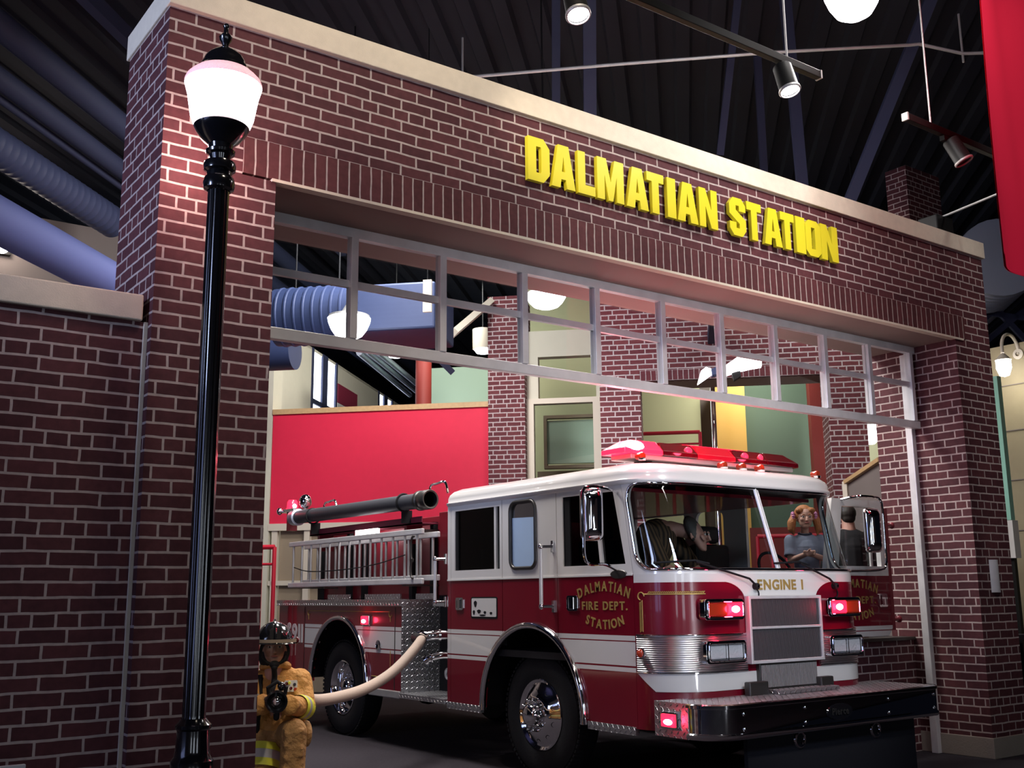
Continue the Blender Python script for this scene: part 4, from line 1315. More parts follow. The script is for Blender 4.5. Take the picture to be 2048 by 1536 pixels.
wd_ = [('D', 100, 236, 235, 'first letter of the sign, yellow D'), ('A', 243, 390, 290, 'yellow A between D and L in the sign'), ('L', 402, 510, 325, 'yellow L, the third letter of the sign'),
       ('M', 518, 682, 360, 'yellow M, the widest letter of the sign'), ('A', 694, 830, 415, 'yellow A just after the M in the sign'), ('T', 818, 924, 445, 'yellow T in the first word of the sign'),
       ('I', 940, 996, 475, 'yellow I in the first word of the sign'), ('A', 1000, 1128, 505, 'yellow A between I and N in the sign'), ('N', 1133, 1246, 540, 'yellow N ending the first word of the sign'),
       ('S', 1315, 1417, 590, 'yellow S, first letter of the second sign word'), ('T', 1420, 1512, 615, 'yellow T between S and A in the sign'), ('A', 1524, 1634, 655, 'yellow A in the second word of the sign'),
       ('T', 1624, 1710, 680, 'yellow T between A and I in the second sign word'), ('I', 1716, 1776, 700, 'yellow I in the second word of the sign'), ('O', 1774, 1870, 720, 'yellow O in the second word of the sign'), ('N', 1868, 1972, 755, 'last letter of the sign, yellow N')]
ks = 680 / 2048
for ch, a, b, yy, lab in wd_:
    x0, x1 = at(1020 + (a + 6) * ks, 240 + yy * ks, Y=5.75).x, at(1020 + b * ks, 240 + yy * ks, Y=5.75).x
    g = GL[ch]
    fr = lambda u, v, d: Vector((x0 + u * (x1 - x0), 5.745 + d, 4.487 + v * 0.336))
    mb = MB().plate(g[0], g[1:], fr, 0.035)
    for px_ in ((0.15, 0.85) if ch not in 'TI' else (0.5,)):
        mb.box(x0 + px_ * (x1 - x0) - 0.008, x0 + px_ * (x1 - x0) + 0.008, 5.778, 5.801, 4.53, 4.546)
    tag(mb.build('sign_letter', M['yellow'], smooth=False), lab + ' on the brick header', 'letter', 'yellow sign letters')
# ================================================================== FIRE TRUCK
TX0, TX1, TXC = 5.75, 8.20, 6.975
TYF, TYS, TYR = 5.90, 6.33, 9.06          # front face, door seam, rear of cab
ZB, ZBELT, ZT = 0.53, 1.70, 2.44
CRD = TYS - TYF
truck = thing('fire_truck', 'red and white fire engine parked half out of the brick station opening', 'fire truck', (TXC, 9.0, 0))
S_ARC = CRD * PI / 2
S_TOT = 2 * S_ARC + (TX1 - TX0 - 2 * CRD)


def fpt(s, z, off=0.0):
    """point of the cab's rounded front: s runs from the left seam round to the right seam"""
    if s < 0:
        p, nv = Vector((TX0, TYS - s, 0)), Vector((-1, 0, 0))
    elif s < S_ARC:
        a = s / CRD
        nv = Vector((-math.cos(a), -math.sin(a), 0))
        p = Vector((TX0 + CRD, TYS, 0)) + nv * CRD
    elif s <= S_TOT - S_ARC:
        nv = Vector((0, -1, 0))
        p = Vector((TX0 + CRD + s - S_ARC, TYF, 0))
    elif s <= S_TOT:
        a = (S_TOT - s) / CRD
        nv = Vector((math.cos(a), -math.sin(a), 0))
        p = Vector((TX1 - CRD, TYS, 0)) + nv * CRD
    else:
        p, nv = Vector((TX1, TYS + s - S_TOT, 0)), Vector((1, 0, 0))
    sh = (0.16 + 0.14 * abs(nv.y)) * max(0.0, z - ZBELT)
    q = p + nv * off
    return Vector((q.x, q.y + sh, z))


def sx(x):
    """arc position of an x on the flat of the front"""
    return S_ARC + (x - TX0 - CRD)


def patch(mb, s0, s1, z0, z1, off, th=0.0, ns=48, nz=4, slant=0.0):
    """curved panel on the cab front, with rim; slant narrows the lower left end"""
    def f(o):
        return lambda i, j: fpt(s0 + slant * (1 - j) + (s1 - s0 - slant * (1 - j)) * i, z0 + (z1 - z0) * j, o)
    mb.grid(f(off), ns, nz)
    if th:
        g = f(off)
        h = f(off - th)
        for j in (0, 1):
            mb.grid(lambda i, k: g(i, j) if k else h(i, j), ns, 1)
        for i in (0, 1):
            mb.grid(lambda k, j: g(i, j) if k else h(i, j), 1, nz)
    return mb


P = lambda mb, nm, m, par=None, **k: mb.build(nm, M[m], truck if par is None else par, **k)
# --- lower front shell
mb = MB()
patch(mb, 0, S_TOT, ZB, ZBELT, 0, ns=72, nz=10)
front = P(mb, 'cab_front', 'front_paint', ang=50)
# --- windscreen surround: ring between the outer border and a rounded opening
WS0, WS1, WZ0, WZ1 = 0.055, S_TOT - 0.055, 1.735, 2.42
def opening(n=24, r=0.15):
    lo = rrect(WS0, WS1, WZ0, WZ1, r, n)
    return lo
inner = []
outer = []
K = 30
rr = 0.14
def ringpts():
    ii, oo = [], []
    O0, O1, Q0, Q1 = 0.0, S_TOT, ZBELT, ZT + 0.03
    cs = [((WS1 - rr, WZ1 - rr), 0, (O1, Q1)), ((WS0 + rr, WZ1 - rr), 90, (O0, Q1)), ((WS0 + rr, WZ0 + rr), 180, (O0, Q0)), ((WS1 - rr, WZ0 + rr), 270, (O1, Q0))]
    for k in range(4):
        (cx, cz), a0, (ox, oz) = cs[k]
        for i in range(9):
            a = math.radians(a0 + 90 * i / 8)
            px, pz = cx + rr * math.cos(a), cz + rr * math.sin(a)
            ii.append((px, pz))
            t = i / 8
            if k == 0:
                o = (ox, pz + (oz - pz) * t * 2) if t < .5 else (px + (ox - px) * (1 - t) * 2, oz)
            elif k == 1:
                o = (px + (ox - px) * t * 2, oz) if t < .5 else (ox, pz + (oz - pz) * (1 - t) * 2)
            elif k == 2:
                o = (ox, pz + (oz - pz) * t * 2) if t < .5 else (px + (ox - px) * (1 - t) * 2, oz)
            else:
                o = (px + (ox - px) * t * 2, oz) if t < .5 else (ox, pz + (oz - pz) * (1 - t) * 2)
            oo.append(o)
        nx = cs[(k + 1) % 4]
        if k in (0, 2):     # long horizontal runs need samples along the curve
            x1_ = nx[0][0]
            for i in range(1, 40):
                x = cx + (x1_ - cx) * i / 40
                ii.append((x, WZ1 if k == 0 else WZ0))
                oo.append((x, Q1 if k == 0 else Q0))
    return ii, oo
ii, oo = ringpts()
n = len(ii)
mb = MB()
mb.add([fpt(a, b, 0.0) for a, b in oo] + [fpt(a, b, 0.0) for a, b in ii] + [fpt(a, b, -0.04) for a, b in ii],
       [(i, (i + 1) % n, (i + 1) % n + n, i + n) for i in range(n)] + [(i + n, (i + 1) % n + n, (i + 1) % n + 2 * n, i + 2 * n) for i in range(n)])
P(mb, 'windscreen_surround', 'white_paint', ang=50)
P(MB().tube([fpt(a, b, 0.004) for a, b in ii], 0.013, 8, closed=True), 'windscreen_gasket', 'chrome', ang=60)
# panes with the rounded outer corners, split at the centre post
SM = S_TOT / 2
def wsrange(z):
    for zc, sg in ((WZ0 + rr, -1), (WZ1 - rr, 1)):
        if (z - zc) * sg > 0:
            d = rr - math.sqrt(max(rr * rr - (z - zc) ** 2, 0))
            return WS0 + d, WS1 - d
    return WS0, WS1
for side in (0, 1):
    def pn(i, j):
        z = WZ0 + (WZ1 - WZ0) * j
        a, b = wsrange(z)
        return fpt(a + (SM - a) * i, z, -0.015) if side == 0 else fpt(SM + (b - SM) * i, z, -0.015)
    P(MB().grid(pn, 40, 16), 'windscreen_pane', 'glass_ws', ang=60)
P(MB().tube([fpt(SM - 0.006, WZ0 + (WZ1 - WZ0) * k / 6, 0.0) for k in range(7)], 0.016, 8).tube([fpt(SM + 0.03, WZ0 + (WZ1 - WZ0) * k / 6, -0.005) for k in range(7)], 0.008, 8), 'windscreen_divider', 'alu')
# --- roof cap: lofted rounded plan rings
def roof_ring(inset, z, front_extra=0.0):
    pts = []
    for k in range(73):
        s = S_TOT * k / 72
        p = fpt(s, min(z, 2.44), -inset)
        pts.append(Vector((p.x, p.y + front_extra, z)))
    pts.append(Vector((TX1 - inset, TYR - 0.04 - inset, z)))
    pts.append(Vector((TX1 - inset - 0.04, TYR - inset, z)))
    pts.append(Vector((TX0 + inset + 0.04, TYR - inset, z)))
    pts.append(Vector((TX0 + inset, TYR - 0.04 - inset, z)))
    return pts
rings = [roof_ring(i, z, e) for i, z, e in ((0.0, 2.42, 0), (-0.022, 2.43, 0), (-0.026, 2.455, 0), (-0.012, 2.465, 0), (-0.012, 2.50, 0.0), (0.0, 2.535, 0.01), (0.03, 2.57, 0.03), (0.09, 2.597, 0.06), (0.22, 2.617, 0.1), (0.5, 2.628, 0.14), (0.95, 2.632, 0.2))]
n = len(rings[0])
mb = MB().add([p for r in rings for p in r], [(i * n + k, i * n + (k + 1) % n, (i + 1) * n + (k + 1) % n, (i + 1) * n + k) for i in range(len(rings) - 1) for k in range(n)] + [tuple((len(rings) - 1) * n + k for k in range(n))])
P(mb, 'roof', 'white_paint', ang=60)
# --- side panels in the plane X = TX0
AY, AZ, AR = 7.70, 0.55, 0.735
def arc_pts(y0, y1, cy, cz, r, n=14):
    out = []
    for k in range(n + 1):
        y = y0 + (y1 - y0) * k / n
        out.append((y, cz + math.sqrt(max(r * r - (y - cy) ** 2, 0))))
    return out
def side(x, t=0.035):
    sg = 1 if x < TXC else -1
    return lambda u, v, d: Vector((x + d * sg, u, v))
def bslant(z):
    return TYS + 0.16 * max(0, z - ZBELT)
ga = 0.004
AL, ARt = AY - AR, AY + AR
win_f = [(7.215, 1.785), (7.215, 2.375), (bslant(2.375) + 0.11, 2.375), (bslant(1.785) + 0.075, 1.785)]
def front_door_outline():
    o = [(TYS + ga, ZB), (AL, ZB)] + arc_pts(AL, 7.30 - ga, AY, AZ, AR) + [(7.30 - ga, ZT), (bslant(ZT) + ga, ZT), (TYS + ga, ZBELT)]
    return o
for x, lab in ((TX0, 'left'),):
    fr = side(x)
    fdoor = P(MB().plate(front_door_outline(), [win_f], fr, 0.035), 'front_door', 'cab_paint', smooth=False)
    P(MB().plate(arc_pts(7.30 + ga, 8.12 - ga, AY, AZ, AR) + [(8.12 - ga, ZT), (7.30 + ga, ZT)], [rrect(7.60, 7.985, 1.785, 2.385, 0.08)], fr, 0.035), 'side_panel', 'cab_paint', smooth=False)
    rdoor = P(MB().plate(arc_pts(8.12 + ga, ARt, AY, AZ, AR) + [(ARt, ZB), (9.0, ZB), (9.0, ZT), (8.12 + ga, ZT)], [[(8.16, 1.79), (8.93, 1.79), (8.93, 2.37), (8.16, 2.37)]], fr, 0.035), 'crew_door', 'cab_paint', smooth=False)
    P(MB().plate([(9.0 + ga, ZB), (TYR, ZB), (TYR, ZT), (9.0 + ga, ZT)], [], fr, 0.035), 'rear_post', 'cab_paint', smooth=False)
# door gaps backing and far side
mb = MB()
for y in (7.30, 8.12, 9.0):
    mb.box(TX0 + 0.02, TX0 + 0.03, y - 0.03, y + 0.03, AZ + 0.55 if y < 9 else ZB, ZT - 0.01)
P(mb, 'door_seal', 'black', smooth=False)
fr = side(TX1)
P(MB().plate(arc_pts(7.30, 8.12, AY, AZ, AR) + [(8.12, ZT), (7.30, ZT)], [rrect(7.60, 7.985, 1.785, 2.385, 0.08)], fr, 0.035).plate(arc_pts(8.12, ARt, AY, AZ, AR) + [(ARt, ZB), (TYR, ZB), (TYR, ZT), (8.12, ZT)], [[(8.16, 1.79), (8.93, 1.79), (8.93, 2.37), (8.16, 2.37)]], fr, 0.035), 'far_side_panel', 'cab_paint', smooth=False)
P(MB().box(TX0 + 0.03, TX1 - 0.03, TYR - 0.03, TYR, ZB, 1.62).box(TX0 + 0.03, TX1 - 0.03, TYR - 0.03, TYR, 2.32, ZT).box(TX0 + 0.03, 6.35, TYR - 0.03, TYR, 1.62, 2.32).box(7.60, TX1 - 0.03, TYR - 0.03, TYR, 1.62, 2.32), 'cab_rear_wall', 'red_frame', smooth=False)
# windows of the near side
def window(name, par, glassloop, bars, m='glass_dark'):
    P(MB().plate(glassloop, [], lambda u, v, d: Vector((TX0 + 0.024 + d, u, v)), 0.004), name, m, par, smooth=False)
window('window_pane', fdoor, win_f, None)
P(MB().plate([(6.70, 1.785), (6.735, 1.785), (6.80, 2.375), (6.765, 2.375)], [], lambda u, v, d: Vector((TX0 + 0.004 + d, u, v)), 0.02), 'window_bar', 'white_paint', fdoor, smooth=False)
P(MB().box(TX0 + 0.012, TX0 + 0.03, 7.13, 7.215, 1.785, 2.375), 'window_channel', 'black', fdoor, smooth=False)
window('window_pane', rdoor, [(8.16, 1.79), (8.93, 1.79), (8.93, 2.37), (8.16, 2.37)], None)
P(MB().box(TX0 + 0.004, TX0 + 0.024, 8.225, 8.255, 1.79, 2.37), 'window_bar', 'white_paint', rdoor, smooth=False)
P(MB().box(TX0 + 0.012, TX0 + 0.03, 8.885, 8.93, 1.79, 2.37), 'window_channel', 'black', rdoor, smooth=False)
g = rrect(7.60, 7.985, 1.785, 2.385, 0.08)
P(MB().plate(g, [], lambda u, v, d: Vector((TX0 + 0.012 + d, u, v)), 0.004), 'mid_window', 'mirror', smooth=False)
P(MB().plate([(7.62, 1.80), (7.965, 1.80), (7.965, 2.245), (7.62, 2.235)], [], lambda u, v, d: Vector((TX0 + 0.007 + d, u, v)), 0.003), 'window_film', 'film', smooth=False)  # flat patch painting the reflection on the lower part of the glass
P(MB().tube([(TX0 - 0.002, a, b) for a, b in g], 0.018, 8, closed=True), 'mid_window_gasket', 'steel_dark', ang=60)
# belt moulding between white and red
P(MB().box(TX0 - 0.008, TX0, TYS + 0.01, TYR, ZBELT - 0.008, ZBELT + 0.006), 'belt_moulding', 'white_paint', smooth=False)
# --- fender trims
def fender(cy, cz, r, zb, nm):
    pts = [(TX0 - 0.012, cy - r, zb)] + [(TX0 - 0.012, cy - r * math.cos(a), cz + r * math.sin(a)) for a in [PI * k / 28 for k in range(29)]] + [(TX0 - 0.012, cy + r, zb)]
    P(MB().tube(pts, 0.032, 12), nm, 'chrome', ang=60)
    mb = MB()
    w_ = 20
    mb.grid(lambda i, j: Vector((TX0 + 0.01 + 0.62 * j, cy - (r + 0.0) * math.cos(PI * i), cz + (r + 0.0) * math.sin(PI * i))), w_, 1)
    mb.grid(lambda i, j: Vector((TX0 + 0.63, cy - r + 2 * r * i, zb + (cz + math.sqrt(max(r * r - (2 * r * i - r) ** 2, 0)) - zb) * j)), w_, 1)
    P(mb, 'wheel_well', 'chassis')
fender(AY, AZ, AR, ZB - 0.02, 'fender_trim')
BY, BZ, BR = 11.40, 0.60, 0.71
fender(BY, BZ, BR, 0.55, 'fender_trim')
# --- wheels
def wheel(x, cy, cz, convex, nm='wheel'):
    R = 0.525
    ax = (-1, 0, 0)
    c = (x, cy, cz)
    t = P(MB().lathe(c, ax, [(-0.26, 0.30), (-0.27, 0.42), (-0.25, 0.49), (-0.20, R), (-0.04, R), (0.0, 0.505), (0.022, 0.46), (0.024, 0.38), (0.012, 0.315), (0.0, 0.298)], 56), nm, 'rubber')
    # tread grooves
    mb = MB()
    for k in range(72):
        a = 2 * PI * k / 72
        q = Vector((x + 0.1, cy + R * math.cos(a), cz + R * math.sin(a)))
        rd = Vector((0, math.cos(a), math.sin(a)))
        tg = Vector((0, -math.sin(a), math.cos(a)))
        mb.obox(q + rd * 0.002 - Vector((0.055, 0, 0)), Vector((1, 0, 0)), tg, rd, 0.045, 0.014, 0.008)
    P(mb, 'tread', 'rubber', t, smooth=False)
    if convex:
        prof = [(-0.02, 0.30), (0.012, 0.302), (0.018, 0.295), (0.0, 0.27), (0.012, 0.25), (0.045, 0.20), (0.065, 0.165), (0.07, 0.135), (0.07, 0.09)]
        hub = [(0.07, 0.098), (0.12, 0.094), (0.145, 0.085), (0.155, 0.06), (0.158, 0.0)]
        nut_r, nut_x = 0.128, 0.07
    else:
        prof = [(-0.02, 0.30), (0.012, 0.302), (0.018, 0.292), (0.0, 0.275), (-0.10, 0.255), (-0.13, 0.20), (-0.12, 0.13), (-0.12, 0.09)]
        hub = [(-0.12, 0.10), (-0.05, 0.098), (-0.005, 0.085), (0.015, 0.05), (0.02, 0.0)]
        nut_r, nut_x = 0.145, -0.12
    rim = P(MB().lathe(c, ax, prof, 56), 'rim', 'chrome', t, ang=50)
    P(MB().lathe(c, ax, hub, 32), 'hub', 'chrome', t, ang=50)
    for k in range(10):
        a = 2 * PI * k / 10
        q = Vector((x - nut_x, cy + nut_r * math.cos(a), cz + nut_r * math.sin(a)))
        P(MB().lathe(q, ax, [(-0.01, 0.020), (0.012, 0.019), (0.03, 0.015), (0.05, 0.013), (0.062, 0.008), (0.066, 0)], 10), 'lug_nut', 'chrome', t, ang=50)
    for k in range(10 if convex else 0):
        a = 2 * PI * (k + .5) / 10
        q = Vector((x - 0.03, cy + 0.222 * math.cos(a), cz + 0.222 * math.sin(a)))
        nrm = Vector((-0.72, 0.69 * math.cos(a), 0.69 * math.sin(a)))
        P(MB().lathe(q, nrm, [(-0.012, 0.0), (0.001, 0.0225), (-0.02, 0.024)], 14), 'hand_hole', 'black', t)
wheel(5.845, 7.68, 0.525, True)
wheel(5.83, 11.42, 0.525, False)
for x, cy in ((8.14, 7.68), (8.14, 11.42)):
    P(MB().lathe((x, cy, 0.525), (1, 0, 0), [(-0.26, 0.30), (-0.25, 0.49), (-0.20, 0.525), (-0.04, 0.525), (0.0, 0.505), (0.02, 0.38), (0.0, 0.298), (-0.1, 0.25), (-0.1, 0.0)], 40), 'wheel', 'rubber')
P(MB().cyl((6.0, 7.68, 0.5), (7.95, 7.68, 0.5), 0.07).cyl((6.0, 11.42, 0.5), (7.95, 11.42, 0.5), 0.09).ell((TXC, 11.42, 0.5), 0.2, 0.24, 0.24), 'axle', 'chassis')
P(MB().box(6.4, 6.5, 6.1, 13.0, 0.62, 0.84).box(7.45, 7.55, 6.1, 13.0, 0.62, 0.84).box(6.5, 7.45, 6.2, 9.0, 0.45, 0.62), 'chassis', 'chassis', smooth=False)
# dark skirt under the bumper
P(MB().box(6.14, 8.20, 5.585, 5.62, 0.0, 0.56), 'skirt_panel', 'skirt', smooth=False)
# --- cab sills in tread plate
for a_, b_ in ((TYS + 0.02, AL - 0.04), (ARt + 0.04, TYR)):
    P(MB().box(TX0 - 0.006, TX0 + 0.03, a_, b_, ZB - 0.05, ZB + 0.012), 'sill_trim', 'diamond', smooth=False, uv=True)
# --- front: chrome band, white stripe, V, grille
SG0, SG1 = sx(6.53), sx(7.42)
for a, b in ((0.02, SG0), (SG1, S_TOT - 0.02)):
    P(patch(MB(), a, b, 0.953, 1.235, 0.010, 0.012, ns=30), 'ribbed_band', 'ribbed', front, ang=50)
    for zz in (0.953, 1.235):
        P(MB().tube([fpt(a + (b - a) * k / 24, zz, 0.010) for k in range(25)], 0.006, 6), 'band_bead', 'chrome', front)
P(patch(MB(), 0.02, SG0 + 0.12, 0.815, 0.945, 0.004, 0.005, ns=30, slant=0.16), 'white_stripe', 'white_paint', front, ang=50)
P(patch(MB(), SG1 - 0.12, S_TOT - 0.02, 0.815, 0.945, 0.004, 0.005, ns=30), 'white_stripe', 'white_paint', front, ang=50)
# white field above the grille, flaring up to the belt
vl = []
for sg in (-1, 1):
    half = []
    for k in range(11):
        t = k / 10
        # from grille top corner (dx .43, z 1.50) concave up to (dx .72, z 1.638)
        a = t * PI / 2
        half.append((TXC + sg * (0.435 + 0.26 * (1 - math.cos(a))), 1.49 + 0.148 * math.sin(a)))
    vl.append(half)
loop = vl[0][::-1] + vl[1]
P(MB().plate(loop, [], lambda u, v, d: Vector((u, TYF - 0.004 + d, v)), 0.004), 'white_field', 'white_paint', front, smooth=False)
mb = MB()
lettering(mb, 'ENGINE 1', 0.56, 0.078, lambda u, v, d: Vector((TXC + 0.0 + u, TYF - 0.0065 - d, 1.575 + v)), gap=0.12, bold=0.03)
P(mb, 'lettering', 'gold', front, smooth=False)
grl = P(MB().plate([(6.53, 1.0), (7.42, 1.0), (7.42, 1.525), (6.53, 1.525)], [[(6.555, 1.285), (7.395, 1.285), (7.395, 1.50), (6.555, 1.50)], [(6.555, 1.025), (7.395, 1.025), (7.395, 1.265), (6.555, 1.265)]], lambda u, v, d: Vector((u, 5.845 + d, v)), 0.05), 'grille', 'alu', smooth=False, bevel=0.004)
mb = MB().box(6.55, 7.40, 5.885, 5.895, 1.02, 1.505)
P(mb, 'grille_backing', 'black', grl, smooth=False)
mb = MB()
for k in range(52):
    x = 6.563 + k * (0.825 / 51)
    mb.box(x - 0.0055, x + 0.0055, 5.858, 5.885, 1.02, 1.505)
P(mb, 'grille_slats', 'slat_grey', grl, smooth=False)
lg = P(MB().box(6.63, 7.33, 5.86, 5.90, 0.80, 1.0), 'lower_grille', 'steel_dark', smooth=False, bevel=0.006)
mb = MB()
for k in range(40):
    x = 6.65 + k * (0.66 / 39)
    mb.box(x - 0.004, x + 0.004, 5.852, 5.861, 0.815, 0.985)
P(mb, 'slats', 'alu_dull', lg, smooth=False)
for a_, b_ in ((6.44, 6.66), (7.30, 7.46)):
    P(MB().box(a_, b_, 5.80, 5.86, 0.765, 0.87), 'tilt_bracket', 'steel_dark', smooth=False, bevel=0.01)
P(MB().box(6.70, 7.42, 5.72, 5.86, 0.772, 0.80), 'bracket_step', 'diamond', smooth=False, uv=True)
# gold scroll corner on the red front
mb = MB()
mb.tube([fpt(0.10 + 0.50 * k / 16, 1.545, 0.003) for k in range(17)], 0.005, 6)
for k in range(30):
    mb.tube([fpt(0.14 + 0.44 * k / 29, 1.552, 0.003), fpt(0.155 + 0.44 * k / 29, 1.566, 0.003)], 0.004, 5)
for k in range(26):
    mb.tube([fpt(0.075, 1.49 - 0.22 * k / 25, 0.003), fpt(0.058, 1.478 - 0.22 * k / 25, 0.003)], 0.004, 5)
mb.tube([fpt(0.085, 1.50 - 0.24 * k / 10, 0.003) for k in range(11)], 0.0035, 6)
mb.tube([fpt(0.075 + 0.03 * math.cos(a), 1.53 + 0.03 * math.sin(a), 0.003) for a in [k * 0.5 for k in range(10)]], 0.005, 6)
P(mb, 'gold_scroll', 'gold', front)
# --- warning lights and headlamps
def bezel(x0, x1, z0, z1, nm):
    fr = lambda u, v, d: Vector((u, TYF - 0.065 + d, v))
    b = P(MB().plate(rrect(x0, x1, z0, z1, 0.03), [rrect(x0 + 0.045, x1 - 0.02, z0 + 0.028, z1 - 0.028, 0.012)], fr, 0.065), nm, 'chrome', smooth=True, ang=40, bevel=0.006)
    mb = MB().tube([(a, TYF - 0.066, c) for a, c in rrect(x0 + 0.035, x1 - 0.012, z0 + 0.02, z1 - 0.02, 0.018)], 0.008, 8, closed=True)
    P(mb, 'inner_rim', 'chrome', b)
    return b
BX = ((6.02, 6.46), (7.49, 7.93))
for k, (x0, x1) in enumerate(BX):
    b = bezel(x0, x1, 1.345, 1.505, 'warning_light')
    xm = (x0 + x1) / 2
    lit = (xm + 0.035, x1 - 0.02) if k == 0 else (x0 + 0.045, xm + 0.03)
    dim = (x0 + 0.045, xm + 0.035) if k == 0 else (xm + 0.03, x1 - 0.02)
    P(MB().box(lit[0], lit[1], TYF - 0.07, TYF - 0.01, 1.375, 1.475), 'lit_lens', 'lens_red_lit', b, smooth=False, bevel=0.01)
    P(MB().ell(((lit[0] + lit[1]) / 2, TYF - 0.066, 1.425), 0.05, 0.012, 0.028), 'lamp_core', 'lens_white_hot', b)
    P(MB().box(dim[0], dim[1], TYF - 0.062, TYF - 0.01, 1.375, 1.475), 'dim_lens', 'lens_amber', b, smooth=False, bevel=0.01)
    lamp('warning_glow', 'POINT', ((lit[0] + lit[1]) / 2, TYF - 0.13, 1.425), 2.0, (1, 0.03, 0.08), 0.03)
    h = bezel(x0, x1, 1.02, 1.19, 'headlamp')
    for u0, u1 in ((x0 + 0.05, xm + 0.008), (xm + 0.018, x1 - 0.022)):
        P(MB().box(u0, u1, TYF - 0.055, TYF - 0.01, 1.05, 1.16), 'lens', 'lens_clear', h, smooth=False, bevel=0.012)
    P(MB().box(xm + 0.008, xm + 0.018, TYF - 0.07, TYF - 0.01, 1.045, 1.165), 'divider', 'chrome', h, smooth=False)
# side marker on the ribbed band
q = fpt(0.07, 1.10, 0.012)
mk = P(MB().lathe(q, fpt(0.07, 1.1, 1) - q, [(0, 0.042), (0.012, 0.04), (0.018, 0.032)], 20), 'side_marker', 'chrome')
P(MB().lathe(q, fpt(0.07, 1.1, 1) - q, [(0.016, 0.033), (0.03, 0.028), (0.042, 0.014), (0.045, 0)], 18), 'lens', 'lens_amber', mk)
# --- wipers
for s_, tx in ((sx(6.66), -0.62), (sx(7.66), -0.42)):
    a = fpt(s_, 1.60, 0.03)
    wp = P(MB().tube([a, fpt(s_ - 0.1, 1.66, 0.045), fpt(s_ + tx, 1.79, 0.03)], 0.009, 8), 'wiper', 'black')
    P(MB().tube([fpt(s_ + tx - 0.32, 1.785, 0.022), fpt(s_ + tx, 1.80, 0.026), fpt(s_ + tx + 0.12, 1.775, 0.024)], 0.008, 6), 'blade', 'black', wp)
    P(MB().lathe(fpt(s_, 1.60, 0.0), (0, -1, 0), [(0, 0.028), (0.04, 0.026), (0.05, 0.01)], 14), 'pivot', 'black', wp)
    P(MB().tube([fpt(s_ + 0.01 + 0.03 * math.sin(t_), 1.575 - 0.035 + 0.035 * math.cos(t_), 0.012) for t_ in [k * 0.5 for k in range(8)]], 0.005, 6), 'washer_hose', 'black', wp)
# --- bumper
BXL, BXR, BF, BB, BZ0, BZ1, BRD = 5.64, 8.36, 5.43, 6.02, 0.525, 0.772, 0.26
def bpath():
    pts = [(BXL, BB), (BXL, BF + BRD)]
    pts += [(BXL + BRD - BRD * math.cos(a), BF + BRD - BRD * math.sin(a)) for a in [PI / 2 * k / 10 for k in range(1, 11)]]
    r2 = 0.06
    pts += [(BXR - r2, BF)] + [(BXR - r2 + r2 * math.sin(a), BF + r2 - r2 * math.cos(a)) for a in [PI / 2 * k / 6 for k in range(1, 7)]] + [(BXR, BB)]
    return pts
bp_ = bpath()
mb = MB()
prof = [(0.0, BZ0), (-0.012, BZ0 + 0.012), (-0.012, BZ0 + 0.035), (0.0, BZ0 + 0.045), (0.0, BZ1 - 0.035), (-0.012, BZ1 - 0.03), (-0.012, BZ1 - 0.008), (0.0, BZ1)]
# outline offset outwards, following the path normals
def off2(pts, d):
    out = []
    for i, p in enumerate(pts):
        a, b = pts[max(i - 1, 0)], pts[min(i + 1, len(pts) - 1)]
        t_ = Vector((b[0] - a[0], b[1] - a[1]))
        t_.normalize()
        nn = Vector((t_.y, -t_.x))
        out.append((p[0] - nn.x * d, p[1] - nn.y * d))
    return out
start = 1
front_path = bp_[start:]
rows_ = [[(x, y, z) for x, y in off2(front_path, o)] for o, z in prof]
n = len(front_path)
mb.add([p for r in rows_ for p in r], [(i * n + k, i * n + k + 1, (i + 1) * n + k + 1, (i + 1) * n + k) for i in range(len(rows_) - 1) for k in range(n - 1)])
bumper = P(mb, 'bumper', 'chrome', ang=50)
P(MB().plate([(BXL, BB + 0.0)] + bp_[1:], [], lambda u, v, d: Vector((u, v, BZ1 - 0.004 - d)), 0.01), 'top_tread', 'diamond', bumper, smooth=False, uv=True)
P(MB().box(BXL - 0.004, BXL + 0.02, BF + BRD - 0.015, BB, BZ0, BZ1), 'side_tread', 'diamond', bumper, smooth=False, uv=True)
P(MB().plate([(BXL + 0.02, BB)] + [(x + 0.01 if x < 7 else x - 0.01, y + 0.01) for x, y in bp_[1:-1]] + [(BXR - 0.02, BB)], [], lambda u, v, d: Vector((u, v, BZ0 + 0.005 + d)), 0.01), 'underside', 'chassis', bumper, smooth=False)
lb_ = P(MB().box(BXL - 0.03, BXL, 5.76, 5.93, 0.585, 0.705), 'bumper_light', 'chrome', bumper, smooth=False, bevel=0.01)
t2 = P(MB().box(BXL - 0.045, BXL - 0.025, 5.775, 5.915, 0.60, 0.69), 'bumper_lens', 'lens_red_lit', bumper, smooth=False, bevel=0.008)
P(MB().ell((BXL - 0.046, 5.84, 0.635), 0.006, 0.045, 0.02), 'bumper_lamp_core', 'lens_white_hot', bumper)
lamp('bumper_glow', 'POINT', (BXL - 0.10, 5.84, 0.64), 1.2, (1, 0.03, 0.08), 0.03)
for x in (5.95, 6.62, 7.65, 8.28):
    for z in (0.595, 0.70):
        P(MB().ell((x, BF - 0.002, z), 0.014, 0.01, 0.014, 10), 'bolt', 'chrome', bumper)
bd = P(MB().lathe((7.02, BF - 0.003, 0.645), (0, -1, 0), [(0, 0.0), (0.006, 0.05), (0.008, 0.058), (0.0, 0.062)], 28), 'badge', 'black_gloss', bumper)
for v in bd.data.vertices:
    v.co.x = 7.02 + (v.co.x - 7.02) * 2.6
mb = MB()
lettering(mb, 'Pierce', 0.2, 0.05, lambda u, v, d: Vector((7.02 + u, BF - 0.014 - d, 0.625 + v)))
